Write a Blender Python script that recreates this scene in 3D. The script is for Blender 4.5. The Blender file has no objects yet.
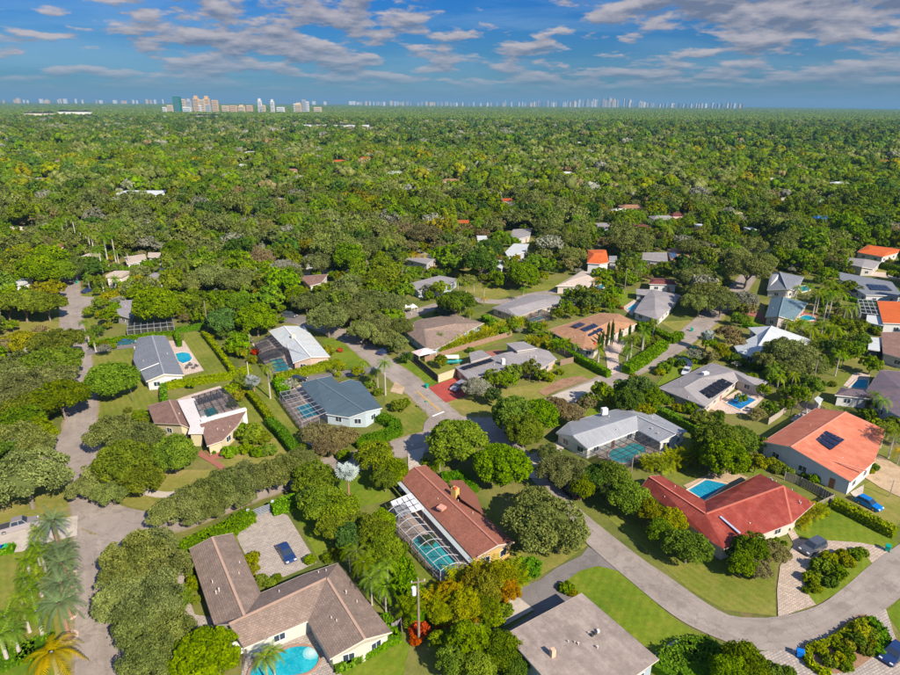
import bpy, math, random
import numpy as np
from mathutils import Vector, Matrix
from mathutils.geometry import tessellate_polygon
random.seed(7)
rng = np.random.default_rng(11)
SC = bpy.context.scene
COL = SC.collection
R_ = math.radians

# ------------------------------------------------------------------ camera, sky, sun, exposure
CAM_H = 66.0
FPX, CX, CY = 625.0, 450.0, 337.5            # the photograph's own pixels (900 x 675)
PITCH = math.atan((CY - 103.2) / FPX)
ROLL = R_(0.37)
SUN_EL, SUN_AZ = R_(37), R_(-39)              # shadows fall to the far left
cd = bpy.data.cameras.new('camera'); cam = bpy.data.objects.new('camera', cd); COL.objects.link(cam)
cd.sensor_fit = 'HORIZONTAL'; cd.sensor_width = 36; cd.lens = 36 * FPX / 900
cd.clip_start = 1; cd.clip_end = 120000
_f = Vector((0, math.cos(PITCH), -math.sin(PITCH))); _r = Vector((1, 0, 0)); _u = _r.cross(_f)
RV = _r * math.cos(ROLL) + _u * math.sin(ROLL); UV_ = _u * math.cos(ROLL) - _r * math.sin(ROLL); FV = _f
cam.matrix_world = Matrix(((RV.x, UV_.x, -FV.x, 0), (RV.y, UV_.y, -FV.y, 0), (RV.z, UV_.z, -FV.z, CAM_H), (0, 0, 0, 1)))
SC.camera = cam
SC.view_settings.view_transform = 'Standard'; SC.view_settings.look = 'None'
SC.view_settings.exposure = 0.68; SC.view_settings.gamma = 1
SC.cycles.max_bounces = 6; SC.cycles.diffuse_bounces = 3; SC.cycles.glossy_bounces = 2
SC.cycles.transmission_bounces = 3; SC.cycles.transparent_max_bounces = 10; SC.cycles.volume_bounces = 0
SC.cycles.caustics_reflective = False; SC.cycles.caustics_refractive = False

sl = bpy.data.lights.new('sun', 'SUN'); sl.energy = 5.0; sl.angle = R_(0.5); sl.color = (1.0, 0.89, 0.74)
so = bpy.data.objects.new('sun', sl); COL.objects.link(so)
# direction the light travels: towards the far left and down
ld = Vector((math.sin(SUN_AZ) * math.cos(SUN_EL), math.cos(SUN_AZ) * math.cos(SUN_EL), -math.sin(SUN_EL)))
so.rotation_euler = ld.to_track_quat('-Z', 'Y').to_euler()

world = bpy.data.worlds.new('World'); SC.world = world; world.use_nodes = True

def N(nt, typ, loc=None, **kw):
    n = nt.nodes.new(typ)
    for k, v in kw.items():
        if k in ('inp',):
            for a, b in v.items(): n.inputs[a].default_value = b
        else: setattr(n, k, v)
    return n
def L(nt, a, b): nt.links.new(a, b)
def math_(nt, op, a, b=None, c=None, clamp=False):
    n = nt.nodes.new('ShaderNodeMath'); n.operation = op; n.use_clamp = clamp
    for i, v in enumerate((a, b, c)):
        if v is None: continue
        if isinstance(v, (int, float)): n.inputs[i].default_value = v
        else: L(nt, v, n.inputs[i])
    return n.outputs[0]
def mix_(nt, f, a, b, blend='MIX'):
    n = nt.nodes.new('ShaderNodeMix'); n.data_type = 'RGBA'; n.blend_type = blend
    for s, v in ((0, f), (6, a), (7, b)):
        if isinstance(v, (int, float)): n.inputs[s].default_value = v
        elif isinstance(v, tuple): n.inputs[s].default_value = v if len(v) == 4 else (*v, 1)
        else: L(nt, v, n.inputs[s])
    return n.outputs[2]
def ramp_(nt, f, stops, interp='LINEAR'):
    n = nt.nodes.new('ShaderNodeValToRGB'); cr = n.color_ramp; cr.interpolation = interp
    while len(cr.elements) < len(stops): cr.elements.new(0.5)
    for e, (p, c) in zip(cr.elements, stops):
        e.position = p; e.color = (*c, 1) if len(c) == 3 else (c[0],) * 3 + (1,)
    L(nt, f, n.inputs[0]); return n.outputs[0]
def noise_(nt, vec, scale, detail=4, rough=0.55, dist=0.0, out=0):
    n = nt.nodes.new('ShaderNodeTexNoise'); n.inputs['Scale'].default_value = scale; n.inputs['Detail'].default_value = detail
    n.inputs['Roughness'].default_value = rough; n.inputs['Distortion'].default_value = dist
    L(nt, vec, n.inputs['Vector']); return n.outputs[out]

def build_world():
    nt = world.node_tree; nt.nodes.clear()
    out = N(nt, 'ShaderNodeOutputWorld'); bg = N(nt, 'ShaderNodeBackground'); bg.inputs[1].default_value = 0.085
    L(nt, bg.outputs[0], out.inputs[0])
    sky = N(nt, 'ShaderNodeTexSky', sky_type='NISHITA', sun_disc=False, sun_elevation=SUN_EL,
            sun_rotation=math.pi + SUN_AZ * 1.0, altitude=60, air_density=1.0, dust_density=0.2, ozone_density=3.0)
    tc = N(nt, 'ShaderNodeTexCoord')
    sep = N(nt, 'ShaderNodeSeparateXYZ'); L(nt, tc.outputs['Generated'], sep.inputs[0])
    z = math_(nt, 'MAXIMUM', sep.outputs[2], 0.0)
    # the sky of the photograph is a deep azure, paler towards the horizon
    tint = ramp_(nt, z, [(0.0, (0.13, 0.25, 0.38)), (0.05, (0.09, 0.26, 0.45)), (0.15, (0.028, 0.26, 0.62)), (0.40, (0.45, 0.85, 1.25)), (1.0, (0.9, 1.0, 1.25))])
    skyc = mix_(nt, 1.0, sky.outputs[0], tint, 'MULTIPLY')
    zz = math_(nt, 'ADD', z, 0.085)
    hl = math_(nt, 'SQRT', math_(nt, 'ADD', math_(nt, 'ADD', math_(nt, 'MULTIPLY', sep.outputs[0], sep.outputs[0]), math_(nt, 'MULTIPLY', sep.outputs[1], sep.outputs[1])), 0.03))
    nx = math_(nt, 'DIVIDE', sep.outputs[0], hl); ny = math_(nt, 'DIVIDE', sep.outputs[1], hl)
    v = math_(nt, 'MULTIPLY', math_(nt, 'LOGARITHM', zz, math.e), -3.6)
    def cvec(dv, seed):
        c = N(nt, 'ShaderNodeCombineXYZ'); L(nt, math_(nt, 'MULTIPLY_ADD', nx, 6.0, seed), c.inputs[0]); L(nt, math_(nt, 'MULTIPLY_ADD', ny, 6.0, seed * .7), c.inputs[1]); L(nt, math_(nt, 'ADD', v, dv), c.inputs[2])
        return c.outputs[0]
    def field(dv):
        a = noise_(nt, cvec(dv, 3.1), 2.5, 8, 0.57)
        b = noise_(nt, cvec(dv, 8.4), 0.5, 2, 0.5)
        return math_(nt, 'ADD', math_(nt, 'MULTIPLY', a, 0.75), math_(nt, 'MULTIPLY', b, 0.42))
    # a heavy bank of cloud high on the right of the view
    bx = math_(nt, 'POWER', math_(nt, 'ABSOLUTE', math_(nt, 'DIVIDE', math_(nt, 'SUBTRACT', nx, 0.50), 0.28)), 2.0)
    by = math_(nt, 'POWER', math_(nt, 'ABSOLUTE', math_(nt, 'DIVIDE', math_(nt, 'SUBTRACT', v, 5.55), 1.0)), 2.0)
    bank = math_(nt, 'MULTIPLY', math_(nt, 'MULTIPLY', math_(nt, 'SUBTRACT', 1.0, math_(nt, 'ADD', bx, by), clamp=True), 0.17), math_(nt, 'MAXIMUM', ny, 0.0))
    bank = math_(nt, 'ADD', bank, math_(nt, 'MULTIPLY', math_(nt, 'SUBTRACT', math_(nt, 'MINIMUM', v, 8.0), 5.8), 0.012))
    f0 = math_(nt, 'ADD', field(0.0), bank)
    f1 = math_(nt, 'ADD', field(-0.17), bank)
    mask = ramp_(nt, f0, [(0.0, (0,)), (0.562, (0,)), (0.625, (0.95,))])
    shade = math_(nt, 'MULTIPLY_ADD', math_(nt, 'SUBTRACT', f0, f1), 5.0, 0.42, clamp=True)
    dens = math_(nt, 'SUBTRACT', f0, 0.60)
    lit = math_(nt, 'SUBTRACT', math_(nt, 'ADD', shade, 0.05), math_(nt, 'MULTIPLY', dens, 1.3), clamp=True)
    ccol = mix_(nt, lit, (1.2, 1.4, 2.0, 1), (4.3, 3.85, 3.9, 1))
    hz = ramp_(nt, z, [(0.0, (0.0,)), (0.015, (0.12,)), (0.035, (0.7,)), (0.07, (0.95,))])
    m2 = math_(nt, 'MULTIPLY', mask, hz)
    # thin high veil
    c = N(nt, 'ShaderNodeCombineXYZ'); L(nt, math_(nt, 'MULTIPLY', nx, 2.5), c.inputs[0]); L(nt, math_(nt, 'MULTIPLY', ny, 2.5), c.inputs[1]); L(nt, v, c.inputs[2])
    veil = ramp_(nt, noise_(nt, c.outputs[0], 0.7, 6, 0.6, 0.6), [(0.0, (0,)), (0.50, (0,)), (0.8, (0.42,))])
    base = mix_(nt, veil, skyc, (3.2, 4.6, 5.8, 1))
    fin = mix_(nt, m2, base, ccol)
    L(nt, fin, bg.inputs[0])
build_world()

# ------------------------------------------------------------------ geometry helpers
def P(px, py, z=0.0):
    d = FV * FPX + RV * (px - CX) - UV_ * (py - CY)
    t = (z - CAM_H) / d.z
    return Vector((d.x * t, d.y * t, z))
def PX(v):
    w = Vector((v[0], v[1], v[2] - CAM_H)); k = w.dot(FV)
    return CX + FPX * w.dot(RV) / k, CY - FPX * w.dot(UV_) / k, k

def smooth_loop(pts, closed=True, sub=6):
    n = len(pts); out = []
    rngi = range(n) if closed else range(n - 1)
    for i in rngi:
        if closed: p0, p1, p2, p3 = pts[i - 1], pts[i], pts[(i + 1) % n], pts[(i + 2) % n]
        else: p0, p1, p2, p3 = pts[max(i - 1, 0)], pts[i], pts[i + 1], pts[min(i + 2, n - 1)]
        for k in range(sub):
            t = k / sub
            out.append(0.5 * ((2 * p1) + (p2 - p0) * t + (2 * p0 - 5 * p1 + 4 * p2 - p3) * t * t + (3 * p1 - p0 - 3 * p2 + p3) * t ** 3))
    if not closed: out.append(pts[-1].copy())
    return out

class MB:
    def __init__(s): s.v = []; s.f = []; s.uv = []
    def poly(s, pts, uvs=None):
        i = len(s.v); s.v += [Vector(p) for p in pts]; s.f.append(tuple(range(i, i + len(pts)))); s.uv.append(uvs)
    def box(s, c, ax, ay, az):
        """oriented box: centre and three half-axis vectors"""
        c = Vector(c); i = len(s.v)
        for sx in (-1, 1):
            for sy in (-1, 1):
                for sz in (-1, 1): s.v.append(c + ax * sx + ay * sy + az * sz)
        for q in ((0, 1, 3, 2), (4, 6, 7, 5), (0, 4, 5, 1), (2, 3, 7, 6), (0, 2, 6, 4), (1, 5, 7, 3)):
            s.f.append(tuple(i + k for k in q)); s.uv.append(None)
    def bx(s, x0, x1, y0, y1, z0, z1):
        s.box(((x0 + x1) / 2, (y0 + y1) / 2, (z0 + z1) / 2), Vector(((x1 - x0) / 2, 0, 0)), Vector((0, (y1 - y0) / 2, 0)), Vector((0, 0, (z1 - z0) / 2)))
    def bar(s, a, b, w, h=None):
        a, b = Vector(a), Vector(b); h = h or w; d = b - a
        if d.length < 1e-4: return
        up = Vector((0, 0, 1)) if abs(d.normalized().z) < 0.95 else Vector((1, 0, 0))
        x = d.cross(up).normalized(); y = x.cross(d).normalized()
        s.box((a + b) / 2, d / 2, x * w / 2, y * h / 2)
    def tube(s, pts, rad, n=7, cap=True):
        rings = []
        for k, p in enumerate(pts):
            p = Vector(p); a = Vector(pts[max(k - 1, 0)]); b = Vector(pts[min(k + 1, len(pts) - 1)]); d = (b - a).normalized()
            up = Vector((1, 0, 0)) if abs(d.x) < 0.9 else Vector((0, 1, 0))
            x = d.cross(up).normalized(); y = d.cross(x).normalized(); r = rad[k] if isinstance(rad, (list, tuple)) else rad
            i = len(s.v); rings.append(i)
            for j in range(n):
                an = 2 * math.pi * j / n; s.v.append(p + x * math.cos(an) * r + y * math.sin(an) * r)
        for a, b in zip(rings, rings[1:]):
            for j in range(n): s.f.append((a + j, b + j, b + (j + 1) % n, a + (j + 1) % n)); s.uv.append(None)
        if cap:
            s.f.append(tuple(rings[0] + j for j in range(n))); s.uv.append(None)
            s.f.append(tuple(rings[-1] + j for j in reversed(range(n)))); s.uv.append(None)
    def prism(s, pts, z0, z1):
        """vertical prism over a plan polygon (any winding)"""
        if area2(pts) < 0: pts = list(reversed(pts))
        b = [Vector((p[0], p[1], z0)) for p in pts]; t = [Vector((p[0], p[1], z1)) for p in pts]
        for tri in tessellate_polygon([t]):
            q = [t[i] for i in tri]
            if area2(q) < 0: q.reverse()
            s.poly(q)
        n = len(pts)
        for i in range(n): j = (i + 1) % n; s.poly([b[i], b[j], t[j], t[i]])
    def mesh(s, name, mat, off=Vector((0, 0, 0)), smooth=False):
        me = bpy.data.meshes.new(name)
        me.from_pydata([tuple(p - off) for p in s.v], [], s.f)
        if any(u is not None for u in s.uv):
            uvl = me.uv_layers.new(name='UVMap'); k = 0
            for f, u in zip(s.f, s.uv):
                for j in range(len(f)):
                    if u is not None: uvl.data[k].uv = u[j]
                    k += 1
        for m in (mat if isinstance(mat, (list, tuple)) else [mat]):
            if m: me.materials.append(m)
        if smooth: me.shade_smooth()
        me.update()
        return me
    def build(s, name, mat, parent=None, smooth=False, root=None):
        off = Vector((0, 0, 0))
        if parent is not None: off = world_loc(parent)
        o = bpy.data.objects.new(name, s.mesh(name, mat, off, smooth)); COL.objects.link(o)
        if parent is not None: o.parent = parent
        return o
def world_loc(o):
    v = Vector((0, 0, 0))
    while o is not None: v += Vector(o.location); o = o.parent
    return v
def area2(p):
    return sum(p[i][0] * p[(i + 1) % len(p)][1] - p[(i + 1) % len(p)][0] * p[i][1] for i in range(len(p)))
USED = {}
def tag(o, label=None, cat=None, group=None, kind=None):
    if label: o['label'] = label; USED[label] = USED.get(label, 0) + 1
    if cat: o['category'] = cat
    if group: o['group'] = group
    if kind: o['kind'] = kind
    return o
def empty(name, loc, label=None, cat=None, group=None, rz=0.0):
    o = bpy.data.objects.new(name, None); COL.objects.link(o); o.location = loc; o.rotation_euler = (0, 0, rz)
    o.empty_display_size = 0.2
    return tag(o, label, cat, group)
def inst(name, me, parent=None, loc=(0, 0, 0), rot=(0, 0, 0), scale=(1, 1, 1)):
    o = bpy.data.objects.new(name, me); COL.objects.link(o); o.location = loc; o.rotation_euler = rot; o.scale = scale
    if parent is not None: o.parent = parent
    return o
def inset(pts, d):
    """move the corners of a plan polygon inwards by d (pts 3D, any winding)"""
    sgn = 1 if area2(pts) > 0 else -1; n = len(pts); out = []
    for i in range(n):
        a, b, c = Vector(pts[i - 1][:2]), Vector(pts[i][:2]), Vector(pts[(i + 1) % n][:2])
        e1 = (b - a).normalized(); e2 = (c - b).normalized()
        n1 = Vector((-e1.y, e1.x)) * sgn; n2 = Vector((-e2.y, e2.x)) * sgn
        m = n1 + n2; k = m.length_squared
        off = m * (2 * d / k) if k > 0.35 else n1 * d
        out.append(Vector((b.x + off.x, b.y + off.y, pts[i][2])))
    return out

# ------------------------------------------------------------------ materials
MATS = {}
def newmat(name):
    m = bpy.data.materials.new(name); m.use_nodes = True; nt = m.node_tree; nt.nodes.clear()
    out = N(nt, 'ShaderNodeOutputMaterial'); b = N(nt, 'ShaderNodeBsdfPrincipled'); L(nt, b.outputs[0], out.inputs[0])
    return m, nt, b, out
def hexc(r, g, b):
    f = lambda c: ((c / 255 + 0.055) / 1.055) ** 2.4 if c / 255 > 0.04045 else c / 255 / 12.92
    return (f(r), f(g), f(b))
def plain(name, col, rough=0.7, var=0.15, scale=1.5, metal=0.0, bump=0.0, spec=0.3, obj=False):
    if name in MATS: return MATS[name]
    m, nt, b, out = newmat(name)
    if obj: vec = N(nt, 'ShaderNodeTexCoord').outputs['Object']
    else: vec = N(nt, 'ShaderNodeNewGeometry').outputs['Position']
    nz = noise_(nt, vec, scale, 5, 0.6)
    f = math_(nt, 'MULTIPLY_ADD', nz, 2 * var, 1 - var)
    c = mix_(nt, 1.0, (*col, 1), f, 'MULTIPLY'); L(nt, c, b.inputs['Base Color'])
    b.inputs['Roughness'].default_value = rough; b.inputs['Metallic'].default_value = metal; b.inputs['Specular IOR Level'].default_value = spec
    if bump:
        bm = N(nt, 'ShaderNodeBump'); bm.inputs['Strength'].default_value = bump; bm.inputs['Distance'].default_value = 0.05
        L(nt, noise_(nt, vec, scale * 6, 4, 0.6), bm.inputs['Height']); L(nt, bm.outputs[0], b.inputs['Normal'])
    MATS[name] = m; return m
def roofmat(name, col, kind='shingle', rough=0.85, stain=0.35, warm=None):
    """UV in metres: u along the eave, v up the slope"""
    if name in MATS: return MATS[name]
    m, nt, b, out = newmat(name)
    uv = N(nt, 'ShaderNodeUVMap').outputs[0]; pos = N(nt, 'ShaderNodeNewGeometry').outputs['Position']
    big = noise_(nt, pos, 0.22, 6, 0.65); fine = noise_(nt, pos, 2.2, 5, 0.7)
    c = mix_(nt, math_(nt, 'MULTIPLY', ramp_(nt, big, [(0.3, (0,)), (0.7, (1,))]), stain), (*col, 1), tuple(x * 0.62 for x in col) + (1,))
    if warm: c = mix_(nt, ramp_(nt, noise_(nt, pos, 0.5, 5, 0.7), [(0.45, (0,)), (0.62, (0.6,))]), c, (*warm, 1))
    c = mix_(nt, 1.0, c, math_(nt, 'MULTIPLY_ADD', fine, 0.45, 0.78), 'MULTIPLY')
    mpp = N(nt, 'ShaderNodeMapping'); mpp.inputs['Scale'].default_value = (1.1, 0.13, 1); L(nt, uv, mpp.inputs[0])
    c = mix_(nt, 1.0, c, math_(nt, 'MULTIPLY_ADD', noise_(nt, mpp.outputs[0], 1.0, 5, 0.65), 0.7, 0.66), 'MULTIPLY')
    bm = N(nt, 'ShaderNodeBump'); bm.inputs['Distance'].default_value = 0.06; bm.inputs['Strength'].default_value = 0.7
    if kind in ('shingle', 'tile'):
        br = N(nt, 'ShaderNodeTexBrick'); L(nt, uv, br.inputs['Vector'])
        br.inputs['Scale'].default_value = 1.0; br.inputs['Brick Width'].default_value = 0.45 if kind == 'shingle' else 0.35
        br.inputs['Row Height'].default_value = 0.28 if kind == 'shingle' else 0.40; br.inputs['Mortar Size'].default_value = 0.03 if kind == 'shingle' else .05
        br.inputs['Color1'].default_value = (0.78, 0.78, 0.78, 1); br.inputs['Color2'].default_value = (1.12, 1.12, 1.12, 1); br.inputs['Mortar'].default_value = (0.6, 0.6, 0.6, 1)
        c = mix_(nt, 0.8, c, br.outputs[0], 'MULTIPLY'); L(nt, br.outputs[0], bm.inputs['Height'])
    elif kind == 'metal':
        sx = N(nt, 'ShaderNodeSeparateXYZ'); L(nt, uv, sx.inputs[0])
        fr = math_(nt, 'FRACT', math_(nt, 'MULTIPLY', sx.outputs[0], 1 / 0.55))
        rib = math_(nt, 'GREATER_THAN', fr, 0.86)
        c = mix_(nt, math_(nt, 'MULTIPLY', rib, 0.35), c, tuple(x * 0.6 for x in col) + (1,)); L(nt, rib, bm.inputs['Height'])
    else:
        L(nt, fine, bm.inputs['Height'])
    L(nt, c, b.inputs['Base Color']); L(nt, bm.outputs[0], b.inputs['Normal'])
    b.inputs['Roughness'].default_value = rough; b.inputs['Specular IOR Level'].default_value = 0.25
    MATS[name] = m; return m
def leafmat(name, dark, light, trans=0.25, hv=0.05, sat=1.0):
    if name in MATS: return MATS[name]
    m = bpy.data.materials.new(name); m.use_nodes = True; nt = m.node_tree; nt.nodes.clear()
    out = N(nt, 'ShaderNodeOutputMaterial'); oi = N(nt, 'ShaderNodeObjectInfo'); at = N(nt, 'ShaderNodeAttribute'); at.attribute_name = 'tone'
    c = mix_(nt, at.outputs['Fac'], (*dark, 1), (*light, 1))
    h = N(nt, 'ShaderNodeHueSaturation'); L(nt, c, h.inputs['Color'])
    L(nt, math_(nt, 'MULTIPLY_ADD', oi.outputs['Random'], hv, 0.5 - hv / 2), h.inputs['Hue'])
    r2 = math_(nt, 'FRACT', math_(nt, 'MULTIPLY', oi.outputs['Random'], 7.31)); L(nt, math_(nt, 'MULTIPLY_ADD', r2, 0.16 if name == 'leaf_bright' else 0.5, 1.0 if name == 'leaf_bright' else 0.80), h.inputs['Value'])
    r3 = math_(nt, 'FRACT', math_(nt, 'MULTIPLY', oi.outputs['Random'], 13.7)); L(nt, math_(nt, 'MULTIPLY_ADD', r3, 0.14, sat - 0.02), h.inputs['Saturation'])
    d = N(nt, 'ShaderNodeBsdfDiffuse'); t = N(nt, 'ShaderNodeBsdfTranslucent'); L(nt, h.outputs[0], d.inputs[0])
    L(nt, mix_(nt, 1.0, h.outputs[0], (1.3, 1.35, 0.6, 1), 'MULTIPLY'), t.inputs[0])
    mx = N(nt, 'ShaderNodeMixShader'); mx.inputs[0].default_value = trans; L(nt, d.outputs[0], mx.inputs[1]); L(nt, t.outputs[0], mx.inputs[2])
    L(nt, mx.outputs[0], out.inputs[0])
    MATS[name] = m; return m
def groundmat(name, cols, scale=0.05, fine=1.2, bump=0.4, stripe=None):
    if name in MATS: return MATS[name]
    m, nt, b, out = newmat(name); pos = N(nt, 'ShaderNodeNewGeometry').outputs['Position']
    a = ramp_(nt, noise_(nt, pos, scale, 6, 0.6), [(0.36, cols[0]), (0.52, cols[1]), (0.66, cols[2])])
    if len(cols) > 3:
        a = mix_(nt, ramp_(nt, noise_(nt, pos, scale * 3.1, 5, 0.65), [(0.54, (0,)), (0.68, (0.85,))]), a, (*cols[3], 1))
    a = mix_(nt, ramp_(nt, noise_(nt, pos, 0.45, 6, 0.7), [(0.50, (0,)), (0.68, (0.6,))]), a, (cols[2][0] * 1.25, cols[2][1] * 1.02, cols[2][2] * 1.2, 1)) if stripe or 'lawn' in name else a
    f = noise_(nt, pos, fine, 6, 0.7); a = mix_(nt, 1.0, a, math_(nt, 'MULTIPLY_ADD', f, 0.9, 0.55), 'MULTIPLY')
    if stripe:
        sp = N(nt, 'ShaderNodeSeparateXYZ'); L(nt, pos, sp.inputs[0])
        t = math_(nt, 'ADD', math_(nt, 'MULTIPLY', sp.outputs[0], math.cos(stripe)), math_(nt, 'MULTIPLY', sp.outputs[1], math.sin(stripe)))
        w = math_(nt, 'SINE', math_(nt, 'ADD', math_(nt, 'MULTIPLY', t, 5.0), math_(nt, 'MULTIPLY', noise_(nt, pos, 0.3, 2), 4.0)))
        a = mix_(nt, 1.0, a, math_(nt, 'MULTIPLY_ADD', w, 0.06, 1.0), 'MULTIPLY')
    L(nt, a, b.inputs['Base Color']); b.inputs['Roughness'].default_value = 0.95; b.inputs['Specular IOR Level'].default_value = 0.1
    bm = N(nt, 'ShaderNodeBump'); bm.inputs['Strength'].default_value = bump; bm.inputs['Distance'].default_value = 0.15
    L(nt, noise_(nt, pos, fine * 3, 4, 0.7), bm.inputs['Height']); L(nt, bm.outputs[0], b.inputs['Normal'])
    MATS[name] = m; return m
def asphaltmat(name, c1, c2, crack=0.5):
    if name in MATS: return MATS[name]
    m, nt, b, out = newmat(name); pos = N(nt, 'ShaderNodeNewGeometry').outputs['Position']
    a = mix_(nt, ramp_(nt, noise_(nt, pos, 0.16, 7, 0.7), [(0.35, (0,)), (0.68, (1,))]), (*c1, 1), (*c2, 1))
    a = mix_(nt, 1.0, a, math_(nt, 'MULTIPLY_ADD', noise_(nt, pos, 5.0, 4, 0.7), 0.5, 0.75), 'MULTIPLY')
    uvn = N(nt, 'ShaderNodeUVMap').outputs[0]; mpp = N(nt, 'ShaderNodeMapping'); mpp.inputs['Scale'].default_value = (7.0, 0.035, 1); L(nt, uvn, mpp.inputs[0])
    a = mix_(nt, 1.0, a, math_(nt, 'MULTIPLY_ADD', noise_(nt, mpp.outputs[0], 1.0, 4, 0.6), 0.5, 0.75), 'MULTIPLY')
    a = mix_(nt, ramp_(nt, noise_(nt, pos, 0.35, 3, 0.5), [(0.60, (0,)), (0.62, (0.35,))]), a, tuple(x * 0.7 for x in c1) + (1,))
    vo = N(nt, 'ShaderNodeTexVoronoi', feature='DISTANCE_TO_EDGE'); vo.inputs['Scale'].default_value = 0.22
    w = N(nt, 'ShaderNodeVectorMath', operation='ADD'); L(nt, pos, w.inputs[0])
    ns = N(nt, 'ShaderNodeVectorMath', operation='SCALE'); ns.inputs['Scale'].default_value = 2.5; L(nt, noise_(nt, pos, 0.6, 4, 0.6, out=1), ns.inputs[0]); L(nt, ns.outputs[0], w.inputs[1])
    L(nt, w.outputs[0], vo.inputs['Vector'])
    cr = ramp_(nt, vo.outputs[0], [(0.0, (crack,)), (0.02, (0,))])
    a = mix_(nt, cr, a, tuple(x * 0.45 for x in c1) + (1,))
    L(nt, a, b.inputs['Base Color']); b.inputs['Roughness'].default_value = 0.9; b.inputs['Specular IOR Level'].default_value = 0.2
    MATS[name] = m; return m
def pavermat(name, c1, c2, mortar, w=0.9, h=0.6, rot=0.5):
    if name in MATS: return MATS[name]
    m, nt, b, out = newmat(name); pos = N(nt, 'ShaderNodeNewGeometry').outputs['Position']
    mp = N(nt, 'ShaderNodeMapping'); mp.inputs['Rotation'].default_value = (0, 0, rot); L(nt, pos, mp.inputs[0])
    br = N(nt, 'ShaderNodeTexBrick'); L(nt, mp.outputs[0], br.inputs['Vector']); br.inputs['Scale'].default_value = 1
    br.inputs['Brick Width'].default_value = w; br.inputs['Row Height'].default_value = h; br.inputs['Mortar Size'].default_value = 0.035
    br.inputs['Color1'].default_value = (*c1, 1); br.inputs['Color2'].default_value = (*c2, 1); br.inputs['Mortar'].default_value = (*mortar, 1)
    a = mix_(nt, 1.0, br.outputs[0], math_(nt, 'MULTIPLY_ADD', noise_(nt, pos, 0.7, 6, 0.7), 0.7, 0.65), 'MULTIPLY')
    L(nt, a, b.inputs['Base Color']); b.inputs['Roughness'].default_value = 0.9; b.inputs['Specular IOR Level'].default_value = 0.2
    MATS[name] = m; return m
def watermat(name, c1, c2, scale=0.6):
    if name in MATS: return MATS[name]
    m, nt, b, out = newmat(name); pos = N(nt, 'ShaderNodeNewGeometry').outputs['Position']
    a = mix_(nt, ramp_(nt, noise_(nt, pos, scale * .45, 3, 0.6, 1.0), [(.35, (0,)), (.62, (1,))]), (*c1, 1), (*c2, 1)); a = mix_(nt, ramp_(nt, noise_(nt, pos, 2.2, 2, 0.5, 2.0), [(.55, (0,)), (.62, (.22,))]), a, (.25, .6, .6, 1)); L(nt, a, b.inputs['Base Color'])  # second mix paints pale ripples of reflected light into the water colour
    b.inputs['Roughness'].default_value = 0.08; b.inputs['IOR'].default_value = 1.33
    bm = N(nt, 'ShaderNodeBump'); bm.inputs['Strength'].default_value = 0.25; bm.inputs['Distance'].default_value = 0.04
    L(nt, noise_(nt, pos, 3.0, 3, 0.6), bm.inputs['Height']); L(nt, bm.outputs[0], b.inputs['Normal'])
    MATS[name] = m; return m
def screenmat():
    if 'screen' in MATS: return MATS['screen']
    m = bpy.data.materials.new('insect_screen'); m.use_nodes = True; nt = m.node_tree; nt.nodes.clear()
    out = N(nt, 'ShaderNodeOutputMaterial'); t = N(nt, 'ShaderNodeBsdfTransparent'); d = N(nt, 'ShaderNodeBsdfDiffuse'); d.inputs[0].default_value = (0.035, 0.04, 0.055, 1)
    mx = N(nt, 'ShaderNodeMixShader'); mx.inputs[0].default_value = 0.44; L(nt, t.outputs[0], mx.inputs[1]); L(nt, d.outputs[0], mx.inputs[2]); L(nt, mx.outputs[0], out.inputs[0])
    MATS['screen'] = m; return m
def glassmat(): return plain('window_glass', (0.03, 0.045, 0.07), 0.12, 0.1, 2.0, spec=0.6)
# ------------------------------------------------------------------ vegetation prototypes (meshes only; unit crown radius 1)
def mesh_np(name, verts, quads, tone, mat, tris=None, smooth=False):
    me = bpy.data.meshes.new(name); nv = len(verts)
    faces = [] if quads is None else quads
    nq = len(faces); nt_ = 0 if tris is None else len(tris)
    me.vertices.add(nv); me.vertices.foreach_set('co', np.asarray(verts, np.float32).ravel())
    idx = np.concatenate([np.asarray(faces, np.int32).ravel() if nq else np.zeros(0, np.int32), np.asarray(tris, np.int32).ravel() if nt_ else np.zeros(0, np.int32)])
    me.loops.add(len(idx)); me.loops.foreach_set('vertex_index', idx)
    me.polygons.add(nq + nt_)
    ls = np.concatenate([np.arange(nq) * 4, nq * 4 + np.arange(nt_) * 3]).astype(np.int32); me.polygons.foreach_set('loop_start', ls)
    lt = np.concatenate([np.full(nq, 4), np.full(nt_, 3)]).astype(np.int32); me.polygons.foreach_set('loop_total', lt)
    me.materials.append(mat)
    a = me.attributes.new('tone', 'FLOAT', 'POINT'); a.data.foreach_set('value', np.clip(np.asarray(tone, np.float32), 0, 1))
    me.update(calc_edges=True); me.validate()
    if smooth: me.shade_smooth()
    return me
def unit(v): return v / np.maximum(np.linalg.norm(v, axis=-1, keepdims=True), 1e-9)
def leaf_quads(c, nrm, size, asp=0.55):
    """one rhombic leaf clump per centre"""
    n = len(c); t = unit(np.cross(nrm, rng.normal(size=(n, 3)))); b = np.cross(nrm, t)
    s = (size * rng.uniform(0.7, 1.35, n))[:, None]
    v = np.stack([c - t * s, c - b * s * asp + nrm * s * .12, c + t * s, c + b * s * asp + nrm * s * .12], 1).reshape(-1, 3)
    q = np.arange(n * 4).reshape(-1, 4)
    return v, q
def ico_np(sub=1):
    import bmesh
    bm = bmesh.new(); bmesh.ops.create_icosphere(bm, subdivisions=sub, radius=1.0)
    v = np.array([p.co[:] for p in bm.verts]); f = np.array([[x.index for x in fc.verts] for fc in bm.faces]); bm.free(); return v, f
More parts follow.
